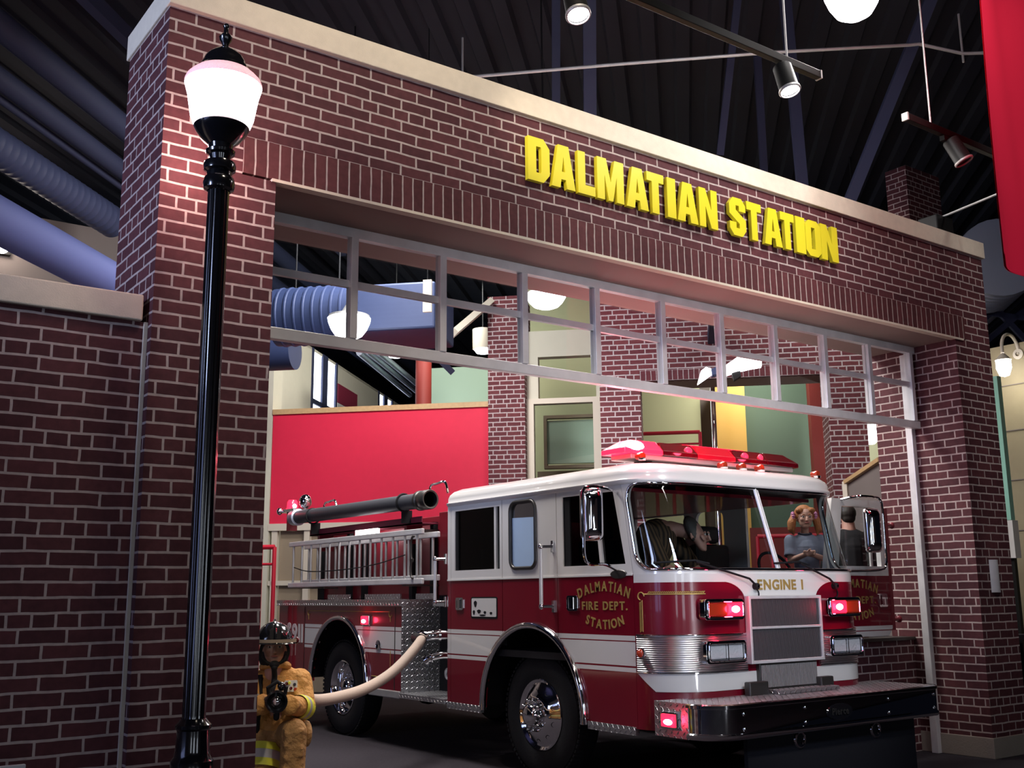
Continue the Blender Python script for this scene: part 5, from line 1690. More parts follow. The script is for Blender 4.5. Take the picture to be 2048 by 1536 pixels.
P(mb, 'badge_lettering', 'steel_dark', bumper, smooth=False)
for x in (6.72, 7.66):
    hk = P(MB().tube([(x + 0.055 * math.sin(a), 5.60 - 0.02, 0.45 - 0.055 * math.cos(a)) for a in [2 * PI * k / 16 for k in range(16)]], 0.014, 8, closed=True), 'tow_hook', 'chrome')
# --- door fittings
def handle(y0, y1, z0, z1, par):
    h = P(MB().plate(rrect(y0, y1, z0, z1, 0.02), [rrect(y0 + 0.018, y1 - 0.018, z0 + 0.018, z1 - 0.018, 0.012)], lambda u, v, d: Vector((TX0 - 0.012 + d, u, v)), 0.012), 'handle', 'chrome', par, bevel=0.003, smooth=False)
    P(MB().box(TX0 - 0.006, TX0 - 0.001, y0 + 0.018, y1 - 0.018, z0 + 0.018, z1 - 0.018), 'handle_recess', 'steel_dark', par, smooth=False)
    P(MB().box(TX0 - 0.016, TX0 - 0.006, y0 + 0.05, y1 - 0.03, z0 + 0.012, z1 - 0.012), 'handle_paddle', 'chrome', par, smooth=False, bevel=0.003)
handle(7.02, 7.165, 1.415, 1.54, fdoor)
handle(8.77, 8.90, 1.41, 1.53, rdoor)
mb = MB()
L3 = lambda cy, z: (lambda u, v, d: Vector((TX0 - 0.003 - d, cy - u, z + v)))
lettering(mb, 'DALMATIAN', 0.62, 0.078, L3(6.70, 1.515), gap=0.2, arc=0.06, bold=0.02)
lettering(mb, 'FIRE DEPT.', 0.56, 0.066, L3(6.69, 1.425), gap=0.18, bold=0.02)
lettering(mb, 'STATION', 0.48, 0.072, L3(6.69, 1.318), gap=0.2, arc=-0.045, bold=0.02)
P(mb, 'lettering', 'gold', fdoor, smooth=False)
bdg = P(MB().lathe((TX0 - 0.004, 6.50, 1.705), (-1, 0, 0), [(0, 0.045), (0.006, 0.04), (0.008, 0.0)], 24), 'badge', 'steel_dark', fdoor)
for v in bdg.data.vertices:
    v.co.y = 6.50 + (v.co.y - 6.50) * 2.3
    v.co.z = 1.705 + (v.co.z - 1.705) * 0.8
# framed white emblem panel on the crew door, with dark spots
em = P(MB().plate(rrect(8.20, 8.64, 1.335, 1.535, 0.02), [], lambda u, v, d: Vector((TX0 - 0.003 + d, u, v)), 0.003), 'emblem', 'black', rdoor, smooth=False)
P(MB().plate(rrect(8.215, 8.625, 1.352, 1.522, 0.014), [], lambda u, v, d: Vector((TX0 - 0.005 + d, u, v)), 0.002), 'emblem_field', 'white_paint', rdoor, smooth=False)
mb = MB()
for (y, z, a, b) in ((8.56, 1.47, .025, .03), (8.50, 1.40, .03, .018), (8.40, 1.39, .02, .014), (8.585, 1.39, .018, .022), (8.30, 1.385, .02, .012), (8.44, 1.365, .05, .008)):
    mb.plate([(y + a * math.cos(t_) * (1 + .2 * math.sin(3 * t_)), z + b * math.sin(t_)) for t_ in [2 * PI * k / 14 for k in range(14)]], [], lambda u, v, d: Vector((TX0 - 0.0065 + d, u, v)), 0.0015)
P(mb, 'emblem_spots', 'black', rdoor, smooth=False)
def grab(y, z0, z1, x=TX0 - 0.085):
    g_ = P(MB().cyl((x, y, z0), (x, y, z1), 0.017, n=14), 'grab_bar', 'alu')
    for z in (z0 + 0.02, z1 - 0.02):
        P(MB().tube([(x, y, z), (TX0 - 0.01, y - 0.07, z)], 0.014, 10).ell((x, y, z), 0.024, 0.024, 0.028, 12).box(TX0 - 0.016, TX0, y - 0.085, y - 0.055, z - 0.05, z + 0.05), 'bracket', 'chrome', g_)
grab(7.42, 1.43, 1.98)
grab(9.16, 1.47, 1.93)
# --- mirrors
def mirror(c, nv, w_, h_, arms, par=None, label=None):
    c, nv = Vector(c), Vector(nv).normalized()
    rt = Vector((0, 0, 1)).cross(nv).normalized()
    fr = lambda u, v, d: c + rt * u + Vector((0, 0, v)) - nv * d
    lp = rrect(-w_ / 2, w_ / 2, -h_ / 2, h_ / 2, 0.05, 6)
    mb = MB()
    n_ = len(lp)
    rgs = []
    for k_, (sc, d) in enumerate(((1.0, 0.02), (1.0, 0.0), (0.9, -0.02), (0.6, -0.045), (0.25, -0.056))):
        rgs.append([fr(a * sc, b * (1 - (1 - sc) * 0.55), d) for a, b in lp])
    mb.add([p for r_ in rgs for p in r_], [(i * n_ + k, i * n_ + (k + 1) % n_, (i + 1) * n_ + (k + 1) % n_, (i + 1) * n_ + k) for i in range(4) for k in range(n_)] + [tuple(4 * n_ + k for k in range(n_)), tuple(range(n_))[::-1]])
    m_ = P(mb, 'mirror', 'chrome', par, ang=40)
    P(MB().tube(spline(arms, 6), 0.012, 8), 'mirror_arm', 'chrome', par)
    return m_
mc = at(1184, 1028, X=5.46)
mirror(mc, (-0.35, -1, 0), 0.19, 0.42,
       [(TX0, mc.y + 0.02, 2.36), (5.60, mc.y - 0.02, 2.385), (5.42, mc.y - 0.04, 2.385), (5.335, mc.y - 0.04, 2.33), (5.335, mc.y - 0.04, 2.0), (5.34, mc.y - 0.04, 1.84), (5.40, mc.y - 0.03, 1.78), (5.58, mc.y, 1.78), (TX0, mc.y + 0.06, 1.74)], fdoor)
# --- roof light bar and markers
LBY = 6.66
lbz = 2.69
lbx = [5.86, 6.30, 6.72, 7.20, 7.62, 8.06]
bar = P(MB().box(5.95, 8.0, LBY - 0.13, LBY + 0.13, lbz - 0.03, lbz + 0.012), 'light_bar', 'alu_dull', smooth=False, bevel=0.008)
for x in (6.2, 7.7):
    P(MB().box(x - 0.03, x + 0.03, LBY - 0.08, LBY + 0.08, 2.62, lbz - 0.02), 'foot', 'steel_dark', bar, smooth=False)
for k in range(5):
    a, b = lbx[k], lbx[k + 1]
    e0 = 0.14 if k == 0 else 0.02
    e1 = 0.14 if k == 4 else 0.02
    z0, z1 = lbz + 0.012, lbz + 0.135
    mbl = MB()
    yo = 0.15
    sk = 0.03
    v = [(a, LBY - yo, z0), (b, LBY - yo, z0), (b, LBY + yo, z0), (a, LBY + yo, z0),
         (a, LBY - yo, z0 + 0.04), (b, LBY - yo, z0 + 0.04), (b, LBY + yo, z0 + 0.04), (a, LBY + yo, z0 + 0.04),
         (a + e0, LBY - 0.08, z1), (b - e1, LBY - 0.08, z1), (b - e1, LBY + 0.08, z1), (a + e0, LBY + 0.08, z1)]
    mbl.add(v, [(0, 3, 2, 1), (0, 1, 5, 4), (1, 2, 6, 5), (2, 3, 7, 6), (3, 0, 4, 7), (4, 5, 9, 8), (5, 6, 10, 9), (6, 7, 11, 10), (7, 4, 8, 11), (8, 9, 10, 11)])
    ln = P(mbl, 'lens', 'lens_red_lit' if k == 0 else 'lens_red_mid' if k == 2 else 'lens_red', bar, smooth=False, bevel=0.008)
P(MB().ell((5.99, LBY - 0.10, lbz + 0.075), 0.12, 0.075, 0.05), 'lamp_core', 'lens_white_hot', bar)
for x in (6.62, 7.34, 7.55):
    P(MB().ell((x, LBY - 0.128, lbz + 0.075), 0.045 if x < 7.5 else 0.03, 0.02, 0.036), 'lamp_core', 'lens_red_lit', bar)
P(MB().plate([(6.62, lbz + 0.137), (7.05, lbz + 0.137), (7.4, lbz + 0.137), (7.4, lbz + 0.139), (6.62, lbz + 0.139)], [], lambda u, v, d: Vector((u, LBY - 0.07 + d, v)), 0.12), 'top_strip', 'lens_red_lit', bar, smooth=False)
lamp('beacon_glow', 'POINT', (5.88, LBY - 0.36, lbz + 0.10), 8, (1, 0.05, 0.10), 0.05)
lamp('beacon_glow', 'POINT', (6.62, LBY - 0.30, lbz + 0.09), 3, (1, 0.05, 0.10), 0.04)
lamp('beacon_glow', 'POINT', (7.45, LBY - 0.30, lbz + 0.09), 2.5, (1, 0.05, 0.10), 0.04)
lamp('beacon_glow', 'POINT', (6.3, LBY + 0.45, lbz + 0.35), 10, (1, 0.06, 0.12), 0.06)
for px_, py_ in ((1448, 930), (1486, 933), (1522, 936), (1634, 948), (1284, 912)):
    q = at(px_, py_, Y=6.42)
    q.z = max(min(q.z, 2.67), 2.60)
    mk = P(MB().lathe(q, (0, 0, 1), [(-0.04, 0.03), (-0.02, 0.036), (-0.015, 0.03)], 16), 'marker_light', 'chrome')
    P(MB().lathe(q + Vector((0, 0.03, 0)), (0, -1, 0), [(-0.04, 0.010), (-0.03, 0.026), (0.03, 0.034), (0.045, 0.028), (0.05, 0.0)], 16), 'lens', 'lens_amber', mk)

# --- cab interior
P(MB().box(TX0 + 0.04, TX1 - 0.04, 6.36, TYR - 0.03, 1.0, 1.06), 'cab_floor', 'seat', smooth=False)
P(MB().box(TX0 + 0.04, TX1 - 0.04, 6.5, TYR - 0.03, 2.38, 2.41), 'headliner', 'red_frame', smooth=False)
P(MB().box(6.05, 7.9, 6.06, 6.38, 1.60, 1.70).box(6.05, 7.9, 6.20, 6.5, 1.30, 1.60), 'dashboard', 'seat', bevel=0.03, smooth=False)
P(MB().box(6.62, 7.33, 6.4, 7.6, 1.06, 1.5), 'engine_cover', 'seat', bevel=0.05, smooth=False)
def seat(x, y, w_=0.48):
    s_ = P(MB().box(x - w_ / 2, x + w_ / 2, y, y + 0.46, 1.36, 1.48), 'seat', 'seat', bevel=0.035, smooth=False)
    P(MB().box(x - w_ / 2, x + w_ / 2, y + 0.44, y + 0.56, 1.45, 2.02), 'backrest', 'seat', s_, bevel=0.04, smooth=False)
    P(MB().box(x - 0.13, x + 0.13, y + 0.46, y + 0.55, 2.03, 2.2), 'headrest', 'seat', s_, bevel=0.04, smooth=False)
    P(MB().box(x - 0.18, x + 0.18, y + 0.05, y + 0.4, 1.06, 1.36), 'pedestal', 'seat', s_, smooth=False)
seat(6.22, 6.75)
seat(7.78, 6.95)
seat(6.3, 8.4)
seat(7.6, 8.4)
sw = P(MB().tube([(7.70 + 0.21 * math.cos(a), 6.55 + 0.08 * math.sin(a), 1.74 + 0.17 * math.sin(a)) for a in [2 * PI * k / 28 for k in range(28)]], 0.014, 8, closed=True), 'steering_wheel', 'black')
P(MB().tube([(7.5, 6.55, 1.74), (7.9, 6.55, 1.74)], 0.012, 6).tube([(7.70, 6.55, 1.74), (7.70, 6.42, 1.5)], 0.03, 8), 'steering_column', 'black', sw)

# --- open driver's door on the far side, seen from outside
DX0, DYP = 8.24, 6.42
fr = lambda u, v, d: Vector((DX0 + u, DYP + d, v))
W_ = 0.965
win2 = [(0.20, 1.79), (0.86, 1.79), (0.86, 2.36), (0.30, 2.36)]
odoor = P(MB().plate([(0, 1.13), (W_ - 0.06, 1.13), (W_, 1.20), (W_, 2.43), (0.16, 2.43), (0.0, 1.70)], [win2], fr, 0.05), 'open_door', 'cab_paint', smooth=False)
P(MB().plate(win2, [], lambda u, v, d: fr(u, v, 0.022 + d), 0.004), 'window_pane', 'glass', odoor, smooth=False)
P(MB().box(DX0 + W_ + 0.002, DX0 + W_ + 0.05, DYP + 0.0, DYP + 0.09, 1.18, 2.36), 'door_edge', 'red_frame', odoor, smooth=False)
P(MB().plate([(0.70, 1.79), (0.73, 1.79), (0.73, 2.36), (0.70, 2.36)], [], lambda u, v, d: fr(u, v, 0.002 + d), 0.018), 'window_bar', 'white_paint', odoor, smooth=False)
h = P(MB().plate(rrect(0.77, 0.90, 1.40, 1.53, 0.02), [rrect(0.788, 0.882, 1.418, 1.512, 0.012)], lambda u, v, d: fr(u, v, d - 0.012), 0.012), 'handle', 'chrome', odoor, smooth=False)
P(MB().box(DX0 + 0.81, DX0 + 0.87, DYP - 0.016, DYP - 0.002, 1.412, 1.518), 'handle_paddle', 'chrome', odoor, smooth=False)
mb = MB()
L4 = lambda cx, z: (lambda u, v, d: Vector((DX0 + cx + u, DYP - 0.003 - d, z + v)))
lettering(mb, 'DALMATIAN', 0.62, 0.078, L4(0.44, 1.53), gap=0.2, arc=0.06, bold=0.02)
lettering(mb, 'FIRE DEPT.', 0.56, 0.066, L4(0.44, 1.44), gap=0.18, bold=0.02)
lettering(mb, 'STATION', 0.48, 0.072, L4(0.44, 1.333), gap=0.2, arc=-0.045, bold=0.02)
P(mb, 'lettering', 'gold', odoor, smooth=False)
for z in (1.28, 2.20):
    P(MB().cyl((DX0 + W_ + 0.05, DYP + 0.06, z), (DX0 + W_ + 0.20, DYP + 0.06, z), 0.02, n=10).ell((DX0 + W_ + 0.2, DYP + 0.06, z), 0.035, 0.035, 0.035, 10), 'door_stop', 'red_frame', odoor)
mc2 = Vector((DX0 + 0.46, DYP - 0.22, 2.12))
mirror(mc2, (-0.25, -1, 0), 0.19, 0.42,
       [(DX0 + 0.30, DYP, 2.42), (DX0 + 0.34, DYP - 0.16, 2.44), (DX0 + 0.50, DYP - 0.20, 2.44), (DX0 + 0.63, DYP - 0.2, 2.42), (DX0 + 0.66, DYP - 0.2, 2.30), (DX0 + 0.66, DYP - 0.2, 2.0), (DX0 + 0.65, DYP - 0.2, 1.80), (DX0 + 0.56, DYP - 0.18, 1.75), (DX0 + 0.3, DYP - 0.05, 1.74), (DX0 + 0.26, DYP, 1.73)], odoor)

# --- body behind the cab
BYF, BYR = 9.97, 13.10
outl = [(BYF, 0.56), (BY - BR, 0.56)] + [(BY - BR * math.cos(a), BZ + BR * math.sin(a)) for a in [PI * k / 28 for k in range(29)]] + [(BY + BR, 0.56), (BYR, 0.56), (BYR, 1.445), (BYF, 1.445)]
body = P(MB().plate(outl, [], side(TX0), 0.04), 'body_side', 'body_paint', smooth=False)
for y in (10.10, 12.33):
    P(MB().box(TX0 - 0.004, TX0 + 0.002, y - 0.006, y + 0.006, 0.58, 1.43), 'compartment_seam', 'steel_dark', body, smooth=False)
mb = MB()
mb.tube([(TX0 - 0.003, 10.22, 1.385), (TX0 - 0.003, 12.2, 1.385)], 0.004, 5)
for y in (10.2, 12.22):
    mb.tube([(TX0 - 0.003, y + 0.03 * math.sin(a), 1.36 + 0.03 * math.cos(a)) for a in [k * 0.55 for k in range(9)]], 0.004, 5)
    mb.tube([(TX0 - 0.003, y, 1.33), (TX0 - 0.003, y, 1.28)], 0.003, 5)
mb.tube([(TX0 - 0.003, 10.19, 0.75), (TX0 - 0.003, 10.19, 0.98)], 0.003, 5)
mb.tube([(TX0 - 0.003, 10.24, 0.70), (TX0 - 0.003, 10.6, 0.70)], 0.004, 5)
P(mb, 'gold_scroll', 'gold', body)
P(MB().box(TX0 - 0.004, TX0 + 0.001, 12.345, 13.085, 0.60, 1.43), 'rear_compartment_door', 'red_paint', body, smooth=False)
mb = MB()
lettering(mb, '°911', 0.46, 0.21, lambda u, v, d: Vector((TX0 - 0.007 - d, 12.60 - u, 1.01 + v)), bold=0.03)
P(mb, 'lettering', 'white_paint', body, smooth=False)
P(MB().lathe((TX0, 10.45, 1.03), (-1, 0, 0), [(0.0, 0.055), (0.012, 0.055), (0.016, 0.045), (0.004, 0.03), (0.004, 0)], 22), 'fuel_cap', 'chrome', body, ang=40)
sl = P(MB().box(TX0 - 0.03, TX0, 10.64, 10.80, 1.235, 1.345), 'side_strobe', 'chrome', body, smooth=False, bevel=0.008)
P(MB().box(TX0 - 0.05, TX0 - 0.028, 10.65, 10.79, 1.245, 1.335), 'strobe_lens', 'lens_red_lit', body, smooth=False, bevel=0.01)
P(MB().ell((TX0 - 0.05, 10.72, 1.28), 0.006, 0.05, 0.02), 'strobe_core', 'lens_white_hot', body)
lamp('strobe_glow', 'POINT', (TX0 - 0.10, 10.72, 1.29), 0.9, (1, 0.03, 0.08), 0.03)
P(MB().box(TX0 - 0.02, TX0 + 0.03, BYF, BY - BR - 0.05, 0.50, 0.575), 'body_sill', 'alu_dull', body, smooth=False, bevel=0.008)
P(MB().box(TX0 - 0.02, TX0 + 0.03, BY + BR + 0.05, BYR, 0.50, 0.575), 'body_sill', 'alu_dull', body, smooth=False, bevel=0.008)
P(MB().box(6.42, TX1, BYF + 0.02, BYR, 0.56, 1.445), 'body_box', 'body_paint', smooth=False)
P(MB().box(TX0 + 0.04, 6.42, BYR - 0.04, BYR, 0.56, 1.445), 'rear_panel', 'red_frame', smooth=False)
P(MB().box(TX0 - 0.03, TX1 + 0.03, BYF - 0.012, BYR + 0.03, 1.445, 1.512), 'deck_tread', 'diamond', smooth=False, uv=True)
P(MB().box(TX0 + 0.002, 6.40, BYF - 0.014, BYF + 0.02, 0.56, 1.50), 'front_tread_wall', 'diamond', smooth=False, uv=True)
# pump panel recess
pump = P(MB().box(6.22, 6.26, TYR, BYF, 0.56, 1.55), 'pump_panel', 'black', smooth=False)
P(MB().box(TX0 - 0.03, 6.24, TYR + 0.01, BYF - 0.015, 0.515, 0.56), 'pump_step', 'diamond', smooth=False, uv=True)
P(MB().box(5.98, 6.24, TYR + 0.01, BYF - 0.25, 1.44, 1.50), 'gauge_shelf', 'alu_dull', pump, smooth=False, bevel=0.005)
def valve(y, z, r, out=0.16):
    v_ = P(MB().lathe((6.22, y, z), (-1, 0, 0), [(0, r * 1.3), (0.02, r * 1.3), (0.03, r), (out * 0.6, r), (out * 0.62, r * 1.2), (out, r * 1.2), (out + 0.01, r * 0.8), (out + 0.012, 0)], 22), 'valve', 'chrome', pump, ang=40)
for y, z, r in ((9.28, 1.14, 0.055), (9.28, 0.93, 0.055), (9.25, 0.70, 0.07), (9.5, 0.98, 0.05), (9.55, 0.76, 0.05), (9.45, 1.2, 0.035)):
    valve(y, z, r)
for k in range(4):
    y = 9.20 + k * 0.11
    P(MB().cyl((6.12, y, 1.43), (6.12, y, 1.30), 0.022, n=12).ell((6.12, y, 1.29), 0.026, 0.026, 0.02, 10).cyl((6.12, y, 1.35), (6.22, y, 1.35), 0.012, n=8), 'pull_handle', 'chrome', pump)
# elbows coming forward out of the panel
P(MB().tube(spline([(6.10, 9.30, 1.14), (5.92, 9.34, 1.16), (5.75, 9.40, 1.155), (5.66, 9.50, 1.13)], 6), [0.05] * 19, 14).tube([(5.70, 9.45, 1.145), (5.68, 9.48, 1.138)], 0.066, 14).tube([(5.86, 9.36, 1.16), (5.84, 9.37, 1.16)], 0.062, 14), 'outlet_elbow', 'chrome', pump)
P(MB().tube(spline([(6.10, 9.30, 0.93), (5.92, 9.36, 0.96), (5.80, 9.42, 0.94), (5.74, 9.47, 0.90)], 6), 0.036, 14).tube([(5.80, 9.42, 0.94), (5.79, 9.43, 0.935)], 0.05, 14).tube([(5.76, 9.45, 0.92), (5.745, 9.465, 0.905)], 0.05, 14), 'outlet_elbow', 'chrome', pump)
P(MB().tube([(6.08, 9.25 + 0.07 * math.sin(a), 0.70 - 0.08 + 0.07 * math.cos(a)) for a in [2 * PI * k / 14 for k in range(14)]], 0.004, 5, closed=True), 'cap_chain', 'chrome', pump)
# hose bed and pump house above the deck
P(MB().box(6.20, 7.75, 9.16, BYF - 0.02, 1.55, 2.45), 'pump_house', 'red_frame', smooth=False, bevel=0.01)
hb = P(MB().box(6.26, 7.70, BYF, 13.0, 1.512, 2.42), 'hose_bed', 'red_frame', smooth=False, bevel=0.01)
mb = MB()
for y in (10.1, 10.55, 11.7, 12.1, 12.9):
    mb.box(6.20, 6.27, y - 0.035, y + 0.035, 1.512, 2.35)
P(mb, 'bed_rib', 'black', hb, smooth=False)
mb = MB()
for y0, y1 in ((10.0, 10.4), (10.75, 11.6), (12.0, 12.6)):
    mb.box(6.18, 6.20, y0, y1, 1.515, 1.575)
P(mb, 'kick_plate', 'diamond', hb, smooth=False, uv=True)
P(MB().box(5.98, 6.2, 9.95, 12.75, 2.32, 2.335).box(5.98, 5.99, 9.95, 12.75, 2.32, 2.40), 'hose_tray', 'sign_maroon', hb, smooth=False)
for a_ in (10.3, 12.5):
    P(MB().box(6.0, 6.2, a_, a_ + 0.06, 2.12, 2.32), 'tray_bracket', 'red_frame', hb, smooth=False)
q0, q1 = at(712, 1072, X=5.99), at(758, 1056, X=5.99)
P(MB().box(5.98, 6.0, q1.y, q0.y, q0.z, q1.z), 'work_light', 'lamp_white', hb, smooth=False)
for y in (9.75, 12.35):
    P(MB().tube(spline([(6.05, y + 0.16, 2.60), (6.05, y + 0.13, 2.72), (6.05, y, 2.74), (6.05, y - 0.16, 2.74), (6.05, y - 0.22, 2.62)], 5), 0.014, 8), 'deck_handle', 'chrome', hb)
# rear beacon and round spotlight
bc = at(585, 1010, X=6.0)
rb = P(MB().box(5.85, 6.25, bc.y - 0.35, bc.y + 0.1, bc.z - 0.11, bc.z - 0.07), 'beacon_bracket', 'chrome', smooth=False, bevel=0.006)
P(MB().box(5.95, 6.05, bc.y - 0.06, bc.y + 0.06, 2.42, bc.z - 0.1), 'bracket_post', 'red_frame', rb, smooth=False)
P(MB().lathe((bc.x, bc.y, bc.z - 0.07), (0, 0, 1), [(0, 0.085), (0.02, 0.085), (0.025, 0.075), (0.11, 0.068), (0.135, 0.05), (0.14, 0)], 22), 'beacon_dome', 'lens_red_lit', rb)
P(MB().ell((bc.x, bc.y - 0.06, bc.z - 0.02), 0.03, 0.03, 0.03), 'beacon_core', 'lens_white_hot', rb)
sp_ = at(611, 1003, X=6.0)
P(MB().ell(sp_, 0.085, 0.085, 0.095, 22).cyl(sp_ - Vector((0, 0, 0.09)), (sp_.x, sp_.y, bc.z - 0.08), 0.02), 'round_spotlight', 'chrome', rb)
P(MB().ell((5.84, bc.y + 0.05, bc.z - 0.09), 0.04, 0.04, 0.05, 14), 'bracket_lamp', 'chrome', rb)
lamp('rear_beacon_glow', 'POINT', (5.72, bc.y - 0.1, bc.z), 1.5, (1, 0.04, 0.08), 0.03)

# ================================================================== THINGS CARRIED ON THE TRUCK
t = thing('suction_hose', 'dark grey hard suction tube lying on top of the truck side', 'hose', (5.9, 11.1, 2.5))
ta, tb = Vector((5.90, 9.80, 2.555)), Vector((5.90, 12.98, 2.575))
MB().tube([ta, tb], 0.085, 28, cap=False).build('tube', M['tube_grey'], t)
MB().lathe(ta, (0, 1, 0), [(-0.16, 0.10), (-0.16, 0.082), (0.25, 0.08), (0.25, 0.0)], 32).build('bore', M['black'], t)
MB().lathe(ta, (0, 1, 0), [(-0.16, 0.083), (-0.165, 0.098), (-0.15, 0.106), (-0.04, 0.106), (-0.03, 0.098), (0.0, 0.098), (0.01, 0.108), (0.05, 0.108), (0.06, 0.086)], 36).build('coupling', M['steel_dark'], t, ang=40)
MB().lathe(tb, (0, 1, 0), [(-0.06, 0.086), (-0.05, 0.108), (0.0, 0.108), (0.02, 0.10), (0.10, 0.10), (0.10, 0.0)], 36).build('coupling', M['galv'], t, ang=40)
for y in (10.2, 12.5):
    MB().tube([(5.90 + 0.095 * math.cos(a), y, 2.56 + 0.095 * math.sin(a)) for a in [2 * PI * k / 24 for k in range(24)]], 0.012, 6, closed=True).box(5.88, 5.995, y - 0.02, y + 0.02, 2.335, 2.475).build('clamp', M['black'], t)

def ladder(x, y0, y1, z0, z1, n, label, mname, railt=0.06):
    t = thing('ladder', label, 'ladder', (x, (y0 + y1) / 2, z0), 'ladders on the truck side')
    for z in (z0, z1):
        MB().box(x - 0.018, x + 0.018, y0, y1, z - railt / 2, z + railt / 2).build('side_rail', M[mname], t, smooth=False, bevel=0.008)
    for k in range(n):
        y = y0 + 0.12 + (y1 - y0 - 0.24) * k / (n - 1)
        MB().cyl((x, y, z0 + railt / 2), (x, y, z1 - railt / 2), 0.014, n=10).build('rung', M['alu_dull'], t)
    return t
l1 = ladder(5.80, 9.62, 12.95, 1.70, 2.215, 13, 'outer aluminium ladder hanging on the truck side', 'alu')
l2 = ladder(5.92, 9.50, 12.75, 1.735, 2.18, 13, 'inner aluminium ladder nested behind the outer one', 'alu')
# hooks and halyard at the front end of the outer ladder
MB().tube([(5.775, 9.78 + 0.05 * math.sin(a), 2.04 + 0.13 * math.cos(a)) for a in [PI * k / 12 - 0.3 for k in range(14)]], 0.012, 8).tube([(5.775, 9.78 + 0.05 * math.sin(a), 1.83 + 0.10 * math.cos(a)) for a in [PI * k / 12 for k in range(13)]], 0.012, 8).build('roof_hook', M['steel_dark'], l1)
MB().tube(spline([(5.775, 9.95, 1.98), (5.775, 10.6, 1.90), (5.775, 11.4, 1.86), (5.775, 12.3, 1.86), (5.775, 12.75, 1.92)], 6), 0.006, 6).build('halyard', M['black'], l1)
for y in (10.0, 12.5):
    MB().box(5.79, 6.26, y - 0.03, y + 0.03, 1.652, 1.668).build('ladder_bracket', M['steel_dark'], hb, smooth=False)
    MB().box(5.94, 6.26, y - 0.03, y + 0.03, 2.225, 2.26).build('ladder_bracket', M['steel_dark'], hb, smooth=False)

# fire hose from the pump to the firefighter
hp = [at(842, 1280, X=5.60), at(812, 1318, X=5.25), at(775, 1352, X=4.92), at(725, 1380, X=4.5), at(670, 1396, X=4.1), at(630, 1401, X=3.78)]
hpts = [Vector((5.66, 9.50, 1.13))] + hp[0:] + [Vector((3.60, 7.70, 0.80)), Vector((3.44, 7.46, 0.82)), Vector((3.22, 7.22, 0.86)), Vector((3.08, 6.98, 0.89))]
t = thing('fire_hose', 'cream fire hose running from the pump panel to the firefighter', 'hose', hp[2])
MB().tube(spline(hpts, 10), 0.048, 18).build('hose', M['hose'], t)
d_ = (hp[0] - Vector((5.66, 9.50, 1.13))).normalized()
MB().cyl(Vector((5.66, 9.50, 1.13)) - d_ * 0.02, Vector((5.66, 9.50, 1.13)) + d_ * 0.2, 0.056, n=20).build('coupling', M['rubber'], t)
# ================================================================== PEOPLE
def frame(o, fwd):
    """local axes: s = the viewer's right when facing the figure, t = the way it faces"""
    o = Vector(o)
    t = Vector((fwd[0], fwd[1], 0)).normalized()
    s = Vector((-t.y, t.x, 0))
    return (lambda a, b, c: o + s * a + t * b + Vector((0, 0, c))), s, t


def head(mb, L, c, r, s, t, tilt=0.0):
    """skull, jaw, nose, ears, neck shape added to mb; c local centre"""
    R_ = Matrix((s, t, Vector((0, 0, 1)))).transposed()
    g = lambda a, b, cc: L(c[0] + a * r, c[1] + b * r, c[2] + cc * r)
    mb.ell(g(0, -0.10, 0.18), 0.80 * r, 0.95 * r, 0.90 * r, 20, R_)
    mb.ell(g(0, 0.18, -0.30), 0.62 * r, 0.70 * r, 0.78 * r, 18, R_)
    mb.ell(g(0, 0.45, -0.80), 0.34 * r, 0.32 * r, 0.26 * r, 14, R_)
    mb.ell(g(0, 0.90, -0.20), 0.11 * r, 0.20 * r, 0.24 * r, 10, R_)
    mb.ell(g(0, 0.98, -0.32), 0.15 * r, 0.14 * r, 0.11 * r, 10, R_)
    for k in (-1, 1):
        mb.ell(g(0.36 * k, 0.62, -0.22), 0.26 * r, 0.24 * r, 0.22 * r, 10, R_)
        mb.ell(g(0.80 * k, -0.05, -0.10), 0.10 * r, 0.16 * r, 0.26 * r, 10, R_)
        mb.ell(g(0.30 * k, 0.74, 0.14), 0.28 * r, 0.12 * r, 0.10 * r, 10, R_)
    return g, R_


def face_bits(g, R_, r, par, iris='hair_dark', lip=None):
    for k in (-1, 1):
        MB().ell(g(0.30 * k, 0.77, 0.0), 0.13 * r, 0.07 * r, 0.075 * r, 10, R_).build('eye', M['sign_white'], par)
        MB().ell(g(0.30 * k, 0.835, 0.0), 0.06 * r, 0.03 * r, 0.065 * r, 10, R_).build('iris', M[iris], par)
        MB().tube([g(0.14 * k, 0.86, 0.19), g(0.32 * k, 0.84, 0.25), g(0.48 * k, 0.70, 0.18)], 0.03 * r, 6).build('eyebrow', M['hair_red' if iris != 'hair_dark' else 'hair_dark'], par)
    MB().ell(g(0, 0.83, -0.56), 0.24 * r, 0.08 * r, 0.06 * r, 12, R_).build('mouth', M[lip or 'lip'], par)


M['lip'] = mat('lips', (0.45, 0.13, 0.12), 0.45)


